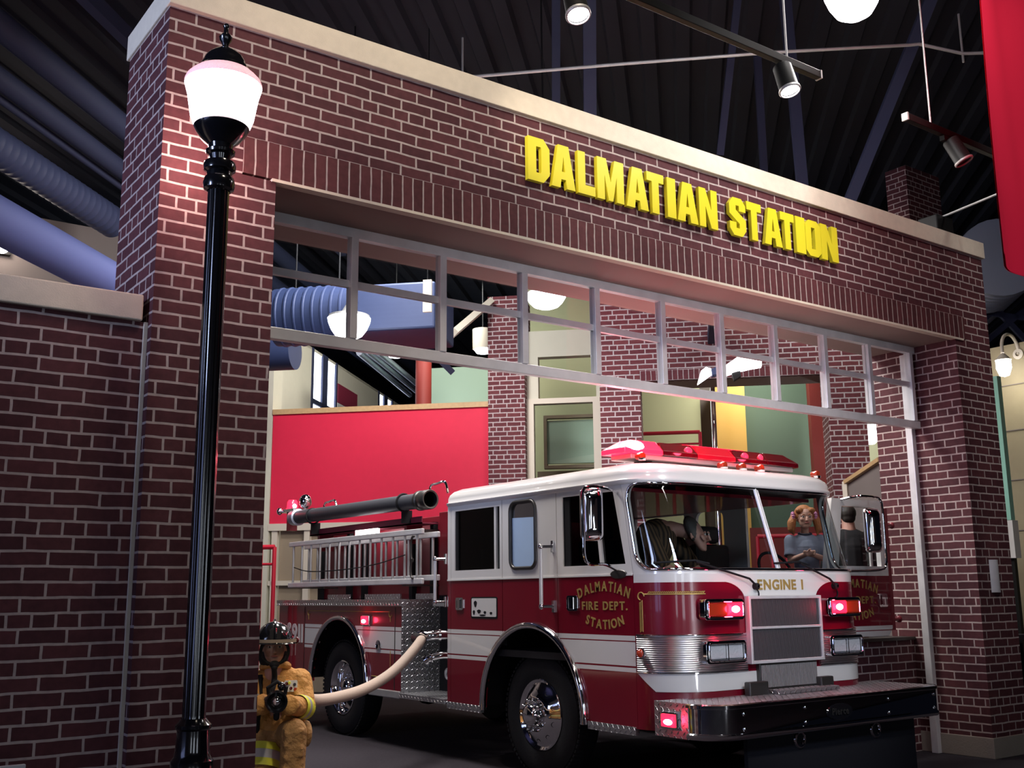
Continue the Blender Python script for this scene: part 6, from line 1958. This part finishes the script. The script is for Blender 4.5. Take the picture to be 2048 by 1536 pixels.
def hand(mb, wrist, palm_dir, side_dir, r, curl=0.5, thumb=1):
    """palm with four bent fingers and a thumb; palm_dir: wrist to knuckles, side_dir: across the palm to the thumb side"""
    w = Vector(wrist)
    p = Vector(palm_dir).normalized()
    sd = Vector(side_dir).normalized()
    nrm = p.cross(sd).normalized()
    k = r / 0.09            # r = hand length / 2
    pc = w + p * 0.045 * k
    Rm = Matrix((sd, p, nrm)).transposed()
    mb.ell(pc, 0.040 * k, 0.050 * k, 0.018 * k, 14, Rm)
    for i, (o, ln) in enumerate(((0.030, 0.068), (0.010, 0.076), (-0.011, 0.070), (-0.030, 0.055))):
        a = w + p * 0.085 * k + sd * o * k
        d1 = (p * math.cos(curl) + nrm * math.sin(curl)).normalized()
        d2 = (p * math.cos(curl * 2.2) + nrm * math.sin(curl * 2.2)).normalized()
        b = a + d1 * ln * 0.5 * k
        c = b + d2 * ln * 0.5 * k
        mb.cap(w + p * 0.05 * k + sd * o * 0.9 * k, a, 0.0095 * k, 0.0095 * k, 8)
        mb.cap(a, b, 0.0092 * k, 0.0085 * k, 8)
        mb.cap(b, c, 0.0085 * k, 0.0070 * k, 8)
    a = w + p * 0.02 * k + sd * 0.030 * k
    b = a + (p * 0.55 + sd * 0.7 + nrm * 0.35).normalized() * 0.038 * k
    c = b + (p * 0.85 + sd * 0.15 + nrm * 0.5).normalized() * 0.032 * k
    mb.cap(a, b, 0.013 * k, 0.011 * k, 8)
    mb.cap(b, c, 0.011 * k, 0.008 * k, 8)


# ---------------------------------------------------------------- kneeling firefighter figure
FO = (3.17, 7.22, 0)
ff = thing('person', 'kneeling person in tan turnout gear and black helmet aiming a hose nozzle beside the pillar', 'person', FO)
L, fs, ft = frame(FO, (-0.36, -0.93))
hr = 0.112
HC = (-0.035, 0.12, 1.215)
mb = MB()
g, R_ = head(mb, L, HC, hr, fs, ft)
mb.cap(L(-0.03, 0.06, 0.98), L(-0.035, 0.09, 1.14), 0.065, 0.06)
mb.ell(L(0, 0.0, 0.88), 0.15, 0.11, 0.2, 16, R_)
mb.cap(L(0, -0.02, 0.55), L(0, 0.0, 0.85), 0.13, 0.14)
bodyo = blob('body', mb, 0.008, M['skin'], ff, 3)
face_bits(g, R_, hr, bodyo)
# jacket
mb = MB()
mb.ell(L(0.0, 0.0, 0.89), 0.185, 0.150, 0.20, 22, R_)
mb.ell(L(0.0, -0.02, 0.74), 0.180, 0.150, 0.20, 22, R_)
mb.ell(L(0.0, -0.03, 0.68), 0.185, 0.165, 0.11, 22, R_)
mb.ell(L(0.0, 0.02, 1.02), 0.13, 0.10, 0.07, 18, R_)
Ssh, Sel, Swr = L(0.150, 0.02, 0.970), L(0.185, 0.13, 0.80), L(0.065, 0.36, 0.84)
Tsh, Tel, Twr = L(-0.160, 0.02, 0.970), L(-0.205, 0.13, 0.81), L(-0.11, 0.36, 0.85)
for a, b, c in ((Ssh, Sel, Swr), (Tsh, Tel, Twr)):
    mb.cap(a, b, 0.090, 0.076)
    mb.cap(b, c, 0.076, 0.062)
    d_ = (c - b).normalized()
    mb.cyl(c - d_ * 0.02, c + d_ * 0.02, 0.068, 0.070)
# folds
for k in range(9):
    z_ = 0.66 + 0.035 * k
    mb.cap(L(0.10 + 0.01 * (k % 3), 0.135 - 0.004 * k, z_), L(0.19, 0.07, z_ + 0.03), 0.022, 0.016, 8)
for k in range(6):
    q = Ssh.lerp(Sel, 0.25 + 0.13 * k)
    mb.cap(q + fs * 0.05 + ft * 0.05, q - fs * 0.045 + ft * 0.065 + Vector((0, 0, 0.015)), 0.028, 0.026, 8)
jk = blob('jacket', mb, 0.010, M['turnout'], ff, 4)
# collar, flaps, badge
MB().tube([L(0.085 * math.cos(a) - 0.02, 0.05 + 0.085 * math.sin(a), 1.075 + 0.02 * math.sin(a)) for a in [PI * k / 10 - 0.2 + (-PI / 2) * 0 for k in range(-3, 14)]], 0.026, 10).build('collar', M['turnout'], jk)
MB().plate([(-.05, -.10), (.035, -.12), (.03, .12), (-.03, .12)], [], lambda u, v, d: L(0.02 + u, 0.145 + d - 0.25 * max(0, v) ** 1, 0.90 + v), 0.02).build('storm_flap', M['turnout'], jk, smooth=False, bevel=0.006)
MB().plate(rrect(-.045, .045, -.035, .04, .008), [], lambda u, v, d: L(0.085 + u, 0.150 - 0.5 * max(0, u) + d, 0.945 + v), 0.014).build('chest_patch', M['sign_white'], jk, smooth=False)
for k, (a, b, m_) in enumerate(((-.03, .02, 'lens_red'), (.0, -.012, 'lens_red'), (.025, .012, 'jeans'), (-.012, .025, 'hivis'), (.03, -.02, 'lens_amber'), (-.032, -.02, 'jeans'))):
    MB().ell(L(0.085 + a, 0.166 - 0.5 * max(0, a), 0.945 + b), 0.012, 0.006, 0.012, 8).build('patch_mark', M[m_], jk)
def bandring(a, b, f0, f1, r0, r1, mname, par, nm, n=26):
    p0, p1 = a.lerp(b, f0), a.lerp(b, f1)
    MB().cyl(p0, p1, r0, r1, n, cap=False).build(nm, M[mname], par)
for a, b, sgn in ((Sel, Swr, 1), (Tel, Twr, -1)):
    bandring(a, b, 0.02, 0.20, 0.0835, 0.0815, 'hivis', jk, 'sleeve_stripe')
    bandring(a, b, 0.20, 0.32, 0.0815, 0.0800, 'silver_tape', jk, 'sleeve_stripe')
    bandring(a, b, 0.32, 0.48, 0.0805, 0.0775, 'hivis', jk, 'sleeve_stripe')
bandring(Tsh, Tel, 0.62, 0.78, 0.0935, 0.091, 'silver_tape', jk, 'sleeve_stripe')
# trousers
mb = MB()
Lh, Lk, La = L(0.08, 0.02, 0.60), L(0.105, 0.32, 0.665), L(0.095, 0.29, 0.10)
Rh, Rk, Ra = L(-0.10, 0.02, 0.58), L(-0.13, 0.22, 0.14), L(-0.15, -0.26, 0.11)
mb.ell(L(0, -0.02, 0.60), 0.20, 0.165, 0.13, 20, R_)
mb.cap(Lh, Lk, 0.110, 0.088)
mb.cap(Lk, La, 0.088, 0.082)
mb.cyl(La, La - Vector((0, 0, 0.04)), 0.084, 0.086)
mb.cap(Rh, Rk, 0.125, 0.11)
mb.cap(Rk, Ra, 0.105, 0.085)
for k in range(7):
    q = Lk.lerp(La, 0.02 + 0.13 * k)
    mb.cap(q + ft * 0.060 - fs * 0.05, q + ft * 0.068 + fs * 0.046 + Vector((0, 0, 0.02 * (-1) ** k)), 0.024, 0.022, 8)
for k in range(6):
    q = Rh.lerp(Rk, 0.2 + 0.14 * k)
    mb.cap(q + ft * 0.07 - fs * 0.08, q + ft * 0.08 + fs * 0.06, 0.03, 0.026, 8)
tr = blob('trousers', mb, 0.010, M['turnout_pants'], ff, 4)
bandring(Lk, La, 0.46, 0.52, 0.098, 0.097, 'hivis', tr, 'leg_stripe')
bandring(Lk, La, 0.52, 0.62, 0.097, 0.096, 'silver_tape', tr, 'leg_stripe')
bandring(Lk, La, 0.62, 0.68, 0.096, 0.095, 'hivis', tr, 'leg_stripe')
bandring(Rh, Rk, 0.10, 0.20, 0.150, 0.148, 'hivis', tr, 'leg_stripe')
bandring(Rh, Rk, 0.20, 0.32, 0.147, 0.145, 'silver_tape', tr, 'leg_stripe')
bandring(Rh, Rk, 0.32, 0.42, 0.145, 0.143, 'hivis', tr, 'leg_stripe')
MB().ell(L(0.205, 0.08, 0.62), 0.04, 0.08, 0.09, 14, R_).build('hip_pouch', M['turnout_pants'], tr)
# boots
for (a, nm) in ((L(0.095, 0.29, 0.055), 0), (L(-0.16, -0.34, 0.07), 1)):
    mbb = MB()
    if nm == 0:
        mbb.ell(a + Vector((0, 0, -0.005)), 0.055, 0.07, 0.06, 14, R_).ell(a + ft * 0.11 - Vector((0, 0, 0.012)), 0.05, 0.10, 0.042, 14, R_)
    else:
        mbb.ell(a, 0.055, 0.07, 0.06, 14, R_).ell(a - Vector((0, 0, 0.03)) - ft * 0.05, 0.05, 0.045, 0.04, 14, R_)
    blob('boot', mbb, 0.01, M['rubber'], ff, 2)
# gloves gripping the nozzle
NZ = L(-0.02, 0.44, 0.885)
for wr, sd, pd in ((Swr, ft * 0.5 + Vector((0, 0, 1)), -fs * 0.8 + ft * 0.45), (Twr, ft * 0.5 + Vector((0, 0, 1)), fs * 0.6 + ft * 0.5)):
    mb = MB()
    hand(mb, wr, pd, sd, 0.10, 0.55)
    mb.cap(wr - (Vector(pd).normalized()) * 0.03, wr + Vector(pd).normalized() * 0.02, 0.05, 0.042, 12)
    blob('glove', mb, 0.006, M['glove'], ff, 2)
# helmet with brim, visor and amber strip; breathing mask and tube
hg = lambda a, b, c: L(HC[0] + a, HC[1] + b, HC[2] + c)
mb = MB()
def dome(i, j):
    a, t_ = 2 * PI * i, PI / 2 * j
    return hg(0.128 * math.cos(t_) * math.cos(a), -0.015 + 0.150 * math.cos(t_) * math.sin(a), 0.035 + 0.135 * math.sin(t_))
mb.grid(dome, 36, 12)
mb.grid(lambda i, j: hg((0.128 + 0.035 * j) * math.cos(2 * PI * i), -0.015 + (0.150 + 0.045 * j) * math.sin(2 * PI * i), 0.035 - 0.015 * j), 36, 2)
hm = mb.build('helmet', M['helmet'], ff, ang=60)
MB().tube([hg(0, -0.015 + 0.155 * math.cos(a), 0.04 + 0.14 * math.sin(a)) for a in [PI * k / 14 for k in range(15)]], 0.010, 8).build('helmet_crest', M['helmet'], hm)
MB().grid(lambda i, j: hg(0.150 * math.sin((i - .5) * 2.6), 0.02 + 0.158 * math.cos((i - .5) * 2.6), 0.045 - 0.105 * j), 24, 4).build('face_shield', M['shield'], hm, ang=60)
MB().grid(lambda i, j: hg(0.153 * math.sin((i - .5) * 2.6), 0.02 + 0.161 * math.cos((i - .5) * 2.6), 0.052 - 0.022 * j), 24, 1).build('shield_edge', M['taupe'], hm, ang=60)
for k in (-1, 1):
    MB().ell(hg(0.150 * k, 0.04, 0.04), 0.016, 0.024, 0.024, 12).build('shield_pivot', M['galv'] if k < 0 else M['lens_red'], hm)
MB().plate([(-.035, -.03), (.035, -.03), (.04, .03), (0, .06), (-.04, .03)], [], lambda u, v, d: hg(u, 0.135 - d - 0.6 * max(v, 0), 0.085 + v), 0.006).build('front_badge', M['black'], hm, smooth=False)
# mask ring and clear lens
mk = MB().tube([hg(0.094 * math.sin(a), 0.075 + 0.022 * math.cos(a * 2) * 0 + 0.018, -0.03 + 0.085 * math.cos(a)) for a in [2 * PI * k / 28 for k in range(28)]], 0.011, 8, closed=True).build('mask', M['black'], ff, ang=60)
MB().grid(lambda i, j: hg(0.086 * math.sin((i - .5) * 2.2) / math.sin(1.1) * (1 - 0.25 * (j - .5) ** 2), 0.085 + 0.055 * math.cos((i - .5) * 2.6), -0.11 + 0.16 * j), 20, 8).build('mask_lens', M['visor'], mk, ang=60)
MB().ell(hg(0, 0.115, -0.115), 0.036, 0.028, 0.026, 16).ell(hg(0, 0.125, -0.135), 0.024, 0.02, 0.022, 12).build('mask_valve', M['black'], mk)
MB().tube(spline([hg(0, 0.12, -0.145), L(-0.03, 0.20, 1.00), L(-0.05, 0.24, 0.92), L(-0.10, 0.20, 0.82), L(-0.18, 0.16, 0.74)], 8), 0.019, 12).build('breathing_tube', M['black'], mk)
MB().ell(hg(0, -0.05, -0.07), 0.105, 0.105, 0.10, 18).build('hood', M['black'], ff)
MB().tube([L(-0.125 + 0.01 * math.sin(k), 0.12 - 0.012 * (k - 3) ** 2 * 0.4, 1.02 - 0.075 * k) for k in range(6)], 0.022, 8).build('pack_strap', M['black'], ff)
MB().cyl(L(0, -0.22, 0.62), L(0, -0.20, 1.02), 0.085, n=20).ell(L(0, -0.20, 1.02), 0.085, 0.085, 0.06, 16).build('air_bottle', M['taupe'], ff)

# nozzle held in the gloves
nz = thing('hose_nozzle', 'black hose nozzle held by the kneeling figure', 'nozzle', NZ)
nd = (L(-0.06, 1.0, 0.72) - L(0.0, 0.0, 0.74)).normalized()
MB().lathe(NZ, nd, [(-0.16, 0.045), (-0.10, 0.05), (-0.06, 0.04), (0.0, 0.042), (0.02, 0.058), (0.05, 0.062), (0.07, 0.068), (0.10, 0.072), (0.12, 0.072), (0.125, 0.060), (0.10, 0.045), (0.09, 0.02), (0.09, 0.0)], 28).build('barrel', M['black_gloss'], nz, ang=45)
MB().lathe(NZ + nd * 0.09, nd, [(0, 0.022), (0.028, 0.022), (0.034, 0.012), (0.035, 0.0)], 18).build('stem', M['chrome'], nz)
MB().tube([NZ + fs * 0.045 - nd * 0.02, NZ + fs * 0.06 + Vector((0, 0, 0.08)), NZ + Vector((0, 0, 0.115)), NZ - fs * 0.06 + Vector((0, 0, 0.08)), NZ - fs * 0.045 - nd * 0.02], 0.014, 10).build('bale_handle', M['black'], nz)
MB().cap(NZ - nd * 0.05, NZ - nd * 0.05 - Vector((0, 0, 0.12)), 0.022, 0.02, 12).build('pistol_grip', M['black'], nz)
MB().ell(NZ + Vector((0, 0, 0.085)) + fs * 0.03, 0.03, 0.03, 0.03, 14).build('flow_knob', M['black_gloss'], nz)

# ---------------------------------------------------------------- girl on the raised deck beyond the cab
gz = 1.04
GP = at(1608, 1035, Y=6.98)
GO = (GP.x, GP.y, gz)
gl = thing('person', 'girl with strawberry blonde pigtails and grey-blue t-shirt seen through the windscreen', 'person', GO)
L, fs, ft = frame(GO, (-0.60, -0.80))
ez = GP.z - gz
sc = ez / 1.22
HC = (0, 0.02, ez - 0.0)
hr = 0.104 * sc
mb = MB()
g, R_ = head(mb, L, HC, hr, fs, ft)
zs_ = ez - 0.175 * sc
mb.cap(L(0, -0.01, zs_), L(0, 0.0, ez - 0.08), 0.042, 0.040)
mb.ell(L(0, -0.01, zs_ - 0.16), 0.12, 0.08, 0.20, 16, R_)
mb.cap(L(0, 0, zs_ - 0.35), L(0, 0, zs_ - 0.18), 0.10, 0.10)
sh1, el1, wr1 = L(0.15, -0.01, zs_ - 0.05), L(0.20, 0.03, zs_ - 0.25), L(0.02, 0.20, zs_ - 0.20)
sh2, el2, wr2 = L(-0.15, -0.01, zs_ - 0.05), L(-0.17, 0.05, zs_ - 0.25), L(-0.05, 0.21, zs_ - 0.19)
for a, b, c in ((sh1, el1, wr1), (sh2, el2, wr2)):
    mb.cap(a, b, 0.042, 0.034)
    mb.cap(b, c, 0.033, 0.023)
for x in (0.075, -0.075):
    mb.cap(L(x, 0, zs_ - 0.42), L(x, 0.01, 0.42), 0.075, 0.052)
    mb.cap(L(x, 0.01, 0.42), L(x, -0.01, 0.06), 0.05, 0.036)
    mb.ell(L(x, 0.05, 0.035), 0.036, 0.09, 0.034, 12, R_)
hand(mb, wr1, -fs * 0.85 + ft * 0.4 + Vector((0, 0, 0.15)), Vector((0, 0, 1)) + ft * 0.2, 0.065, 0.5)
hand(mb, wr2, fs * 0.7 + ft * 0.4 + Vector((0, 0, 0.1)), Vector((0, 0, 1)) + ft * 0.2, 0.065, 0.5)
bd_ = blob('body', mb, 0.006, M['skin_dim'], gl, 2)
face_bits(g, R_, hr, bd_, iris='jeans')
mb = MB()
mb.ell(L(0, -0.01, zs_ - 0.12), 0.155, 0.105, 0.15, 20, R_)
mb.cap(L(0, 0, zs_ - 0.42), L(0, 0, zs_ - 0.14), 0.125, 0.125)
for a, b in ((sh1, el1), (sh2, el2)):
    mb.cap(a, a.lerp(b, 0.55), 0.062, 0.06)
    d_ = (b - a).normalized()
    q = a.lerp(b, 0.55)
    mb.cyl(q, q + d_ * 0.05, 0.062, 0.066)
ts = blob('t_shirt', mb, 0.008, M['shirt_blue'], gl, 3)
MB().tube([L(0.062 * math.cos(a), -0.005 + 0.06 * math.sin(a), zs_ + 0.018 - 0.012 * math.sin(a)) for a in [2 * PI * k / 24 for k in range(24)]], 0.010, 8, closed=True).build('neck_band', M['jeans'], ts)
mb = MB()
for x in (0.075, -0.075):
    mb.cap(L(x, 0, zs_ - 0.44), L(x, 0.01, 0.50), 0.092, 0.072)
mb.ell(L(0, 0, zs_ - 0.42), 0.14, 0.11, 0.10, 16, R_)
blob('shorts', mb, 0.01, M['jeans'], gl, 3)
mb = MB()
mb.ell(g(0, -0.22, 0.30), 0.92 * hr, 0.98 * hr, 0.92 * hr, 20, R_)
for k in (-1, 1):
    mb.ell(g(0.55 * k, 0.42, 0.62), 0.42 * hr, 0.34 * hr, 0.30 * hr, 12, R_)
    pts = [g(1.0 * k, -0.2, 0.05), g(1.22 * k, -0.1, -0.5), g(1.28 * k, -0.05, -1.1), g(1.12 * k, 0.0, -1.55)]
    for i in range(3):
        mb.cap(pts[i], pts[i + 1], (0.30, 0.42, 0.36)[i] * hr, (0.42, 0.36, 0.12)[i] * hr, 12)
hair = blob('hair', mb, 0.006, M['hair_red'], gl, 2)
for k in (-1, 1):
    mb = MB()
    for i in range(9):
        a = 2 * PI * i / 9
        mb.ell(g(1.05 * k, -0.15 + 0.26 * math.cos(a), 0.12 + 0.30 * math.sin(a)), 0.2 * hr, 0.16 * hr, 0.16 * hr, 8)
    mb.build('scrunchie', M['pink'], hair)

# ---------------------------------------------------------------- adult bending forward in the cab
AO = (6.45, 7.0, 1.06)
ad = thing('person', 'person in a dark striped shirt bending forward behind the left windscreen pane', 'person', AO)
L0_, fs, ft = frame(AO, (0.35, -0.94))
L = lambda a, b, c: L0_(a * 1.15, b * 1.1, c * 1.15)
mb = MB()
HC = (0.16, 0.42, 0.86)
hr = 0.115
hd = MB()
g, R_ = head(mb, L, HC, hr, fs, (ft * 0.75 + Vector((0, 0, -0.66))).normalized())
mb.cap(L(0.10, 0.22, 0.92), L(0.15, 0.36, 0.88), 0.062, 0.06)
mb.cap(L(0, -0.05, 0.52), L(0.06, 0.14, 0.86), 0.15, 0.15)
e1, e2 = L(0.34, 0.30, 0.62), L(-0.20, 0.30, 0.62)
w1_, w2_ = L(0.22, 0.50, 0.50), L(-0.05, 0.48, 0.50)
for a, b, c in ((L(0.25, 0.14, 0.88), e1, w1_), (L(-0.15, 0.14, 0.88), e2, w2_)):
    mb.cap(a, b, 0.06, 0.05)
    mb.cap(b, c, 0.047, 0.034)
for x in (0.11, -0.11):
    mb.cap(L(x, -0.05, 0.44), L(x * 1.3, 0.34, 0.42), 0.09, 0.075)
    mb.cap(L(x * 1.3, 0.34, 0.42), L(x * 1.3, 0.36, 0.08), 0.06, 0.045)
    mb.ell(L(x * 1.3, 0.40, 0.045), 0.045, 0.11, 0.042, 12)
hand(mb, w1_, -fs * 0.5 + ft * 0.6, Vector((0, 0, 1)), 0.088, 0.5)
hand(mb, w2_, fs * 0.5 + ft * 0.6, Vector((0, 0, 1)), 0.088, 0.5)
bo = blob('body', mb, 0.009, M['skin'], ad, 2)
face_bits(g, R_, hr, bo)
mb = MB()
mb.cap(L(0, -0.05, 0.50), L(0.06, 0.12, 0.84), 0.175, 0.18)
mb.ell(L(0.06, 0.10, 0.84), 0.24, 0.16, 0.15, 18, Matrix((fs, ft, Vector((0, 0, 1)))).transposed())
for a, b in ((L(0.25, 0.14, 0.88), e1), (L(-0.15, 0.14, 0.88), e2)):
    mb.cap(a, a.lerp(b, 0.9), 0.085, 0.075)
blob('shirt', mb, 0.012, M['shirt_stripe'], ad, 3)
mb = MB()
for x in (0.11, -0.11):
    mb.cap(L(x, -0.05, 0.44), L(x * 1.3, 0.34, 0.42), 0.11, 0.095)
    mb.cap(L(x * 1.3, 0.34, 0.42), L(x * 1.3, 0.36, 0.10), 0.08, 0.07)
blob('trousers', mb, 0.012, M['jeans'], ad, 3)
mb = MB()
mb.ell(g(0, -0.22, 0.32), 0.92 * hr, 1.0 * hr, 0.92 * hr, 18, R_)
blob('hair', mb, 0.008, M['hair_grey'], ad, 2)

# ---------------------------------------------------------------- man in black behind the open door
MP = at(1696, 1030, Y=7.45)
MO = (MP.x, MP.y, 1.04)
mn = thing('person', 'person in black seen from behind through the open truck door window', 'person', MO)
L, fs, ft = frame(MO, (0.55, 0.83))
ez = MP.z - 1.04
k_ = ez / 1.62
HC = (0, 0.03, ez)
hr = 0.112 * k_ + 0.01
mb = MB()
g, R_ = head(mb, L, HC, hr, fs, ft)
z0 = ez - 0.22 * k_
mb.cap(L(0, 0, z0), L(0, 0.02, ez - 0.08), 0.075, 0.068)
mb.ell(L(0, 0, z0 - 0.2), 0.17, 0.11, 0.26, 18, R_)
arms = []
for x in (1, -1):
    a, b, c = L(0.21 * x, 0, z0 - 0.06), L(0.27 * x, 0.04, z0 - 0.34), L(0.24 * x, 0.22, z0 - 0.48)
    arms.append((a, b, c))
    mb.cap(a, b, 0.055, 0.045)
    mb.cap(b, c, 0.045, 0.034)
    hand(mb, c, ft * 0.8 - Vector((0, 0, 0.3)), -fs * x + Vector((0, 0, 0.3)), 0.088, 0.4)
    mb.cap(L(0.1 * x, 0, z0 - 0.55), L(0.1 * x, 0.01, 0.42 * k_), 0.09, 0.065)
    mb.cap(L(0.1 * x, 0.01, 0.42 * k_), L(0.1 * x, -0.01, 0.06), 0.062, 0.045)
    mb.ell(L(0.1 * x, 0.05, 0.042), 0.045, 0.12, 0.04, 12, R_)
mb.cap(L(0, 0, z0 - 0.55), L(0, 0, z0 - 0.3), 0.14, 0.14)
bo = blob('body', mb, 0.010, M['skin'], mn, 2)
mb = MB()
mb.ell(L(0, 0, z0 - 0.16), 0.235, 0.145, 0.20, 20, R_)
mb.cap(L(0, 0, z0 - 0.62), L(0, 0, z0 - 0.2), 0.19, 0.18)
for a, b, c in arms:
    mb.cap(a, b, 0.08, 0.066)
    mb.cap(b, b.lerp(c, 0.85), 0.064, 0.055)
blob('jacket', mb, 0.012, M['dark_cloth'], mn, 3)
mb = MB()
for x in (1, -1):
    mb.cap(L(0.1 * x, 0, z0 - 0.58), L(0.1 * x, 0.01, 0.42 * k_), 0.11, 0.085)
    mb.cap(L(0.1 * x, 0.01, 0.42 * k_), L(0.1 * x, -0.01, 0.09), 0.082, 0.07)
blob('trousers', mb, 0.012, M['dark_cloth'], mn, 3)
mb = MB()
mb.ell(g(0, -0.2, 0.20), 0.90 * hr, 0.98 * hr, 0.95 * hr, 18, R_)
mb.ell(g(0, -0.45, -0.35), 0.72 * hr, 0.62 * hr, 0.62 * hr, 18, R_)
blob('hair', mb, 0.008, M['hair_dark'], mn, 2)
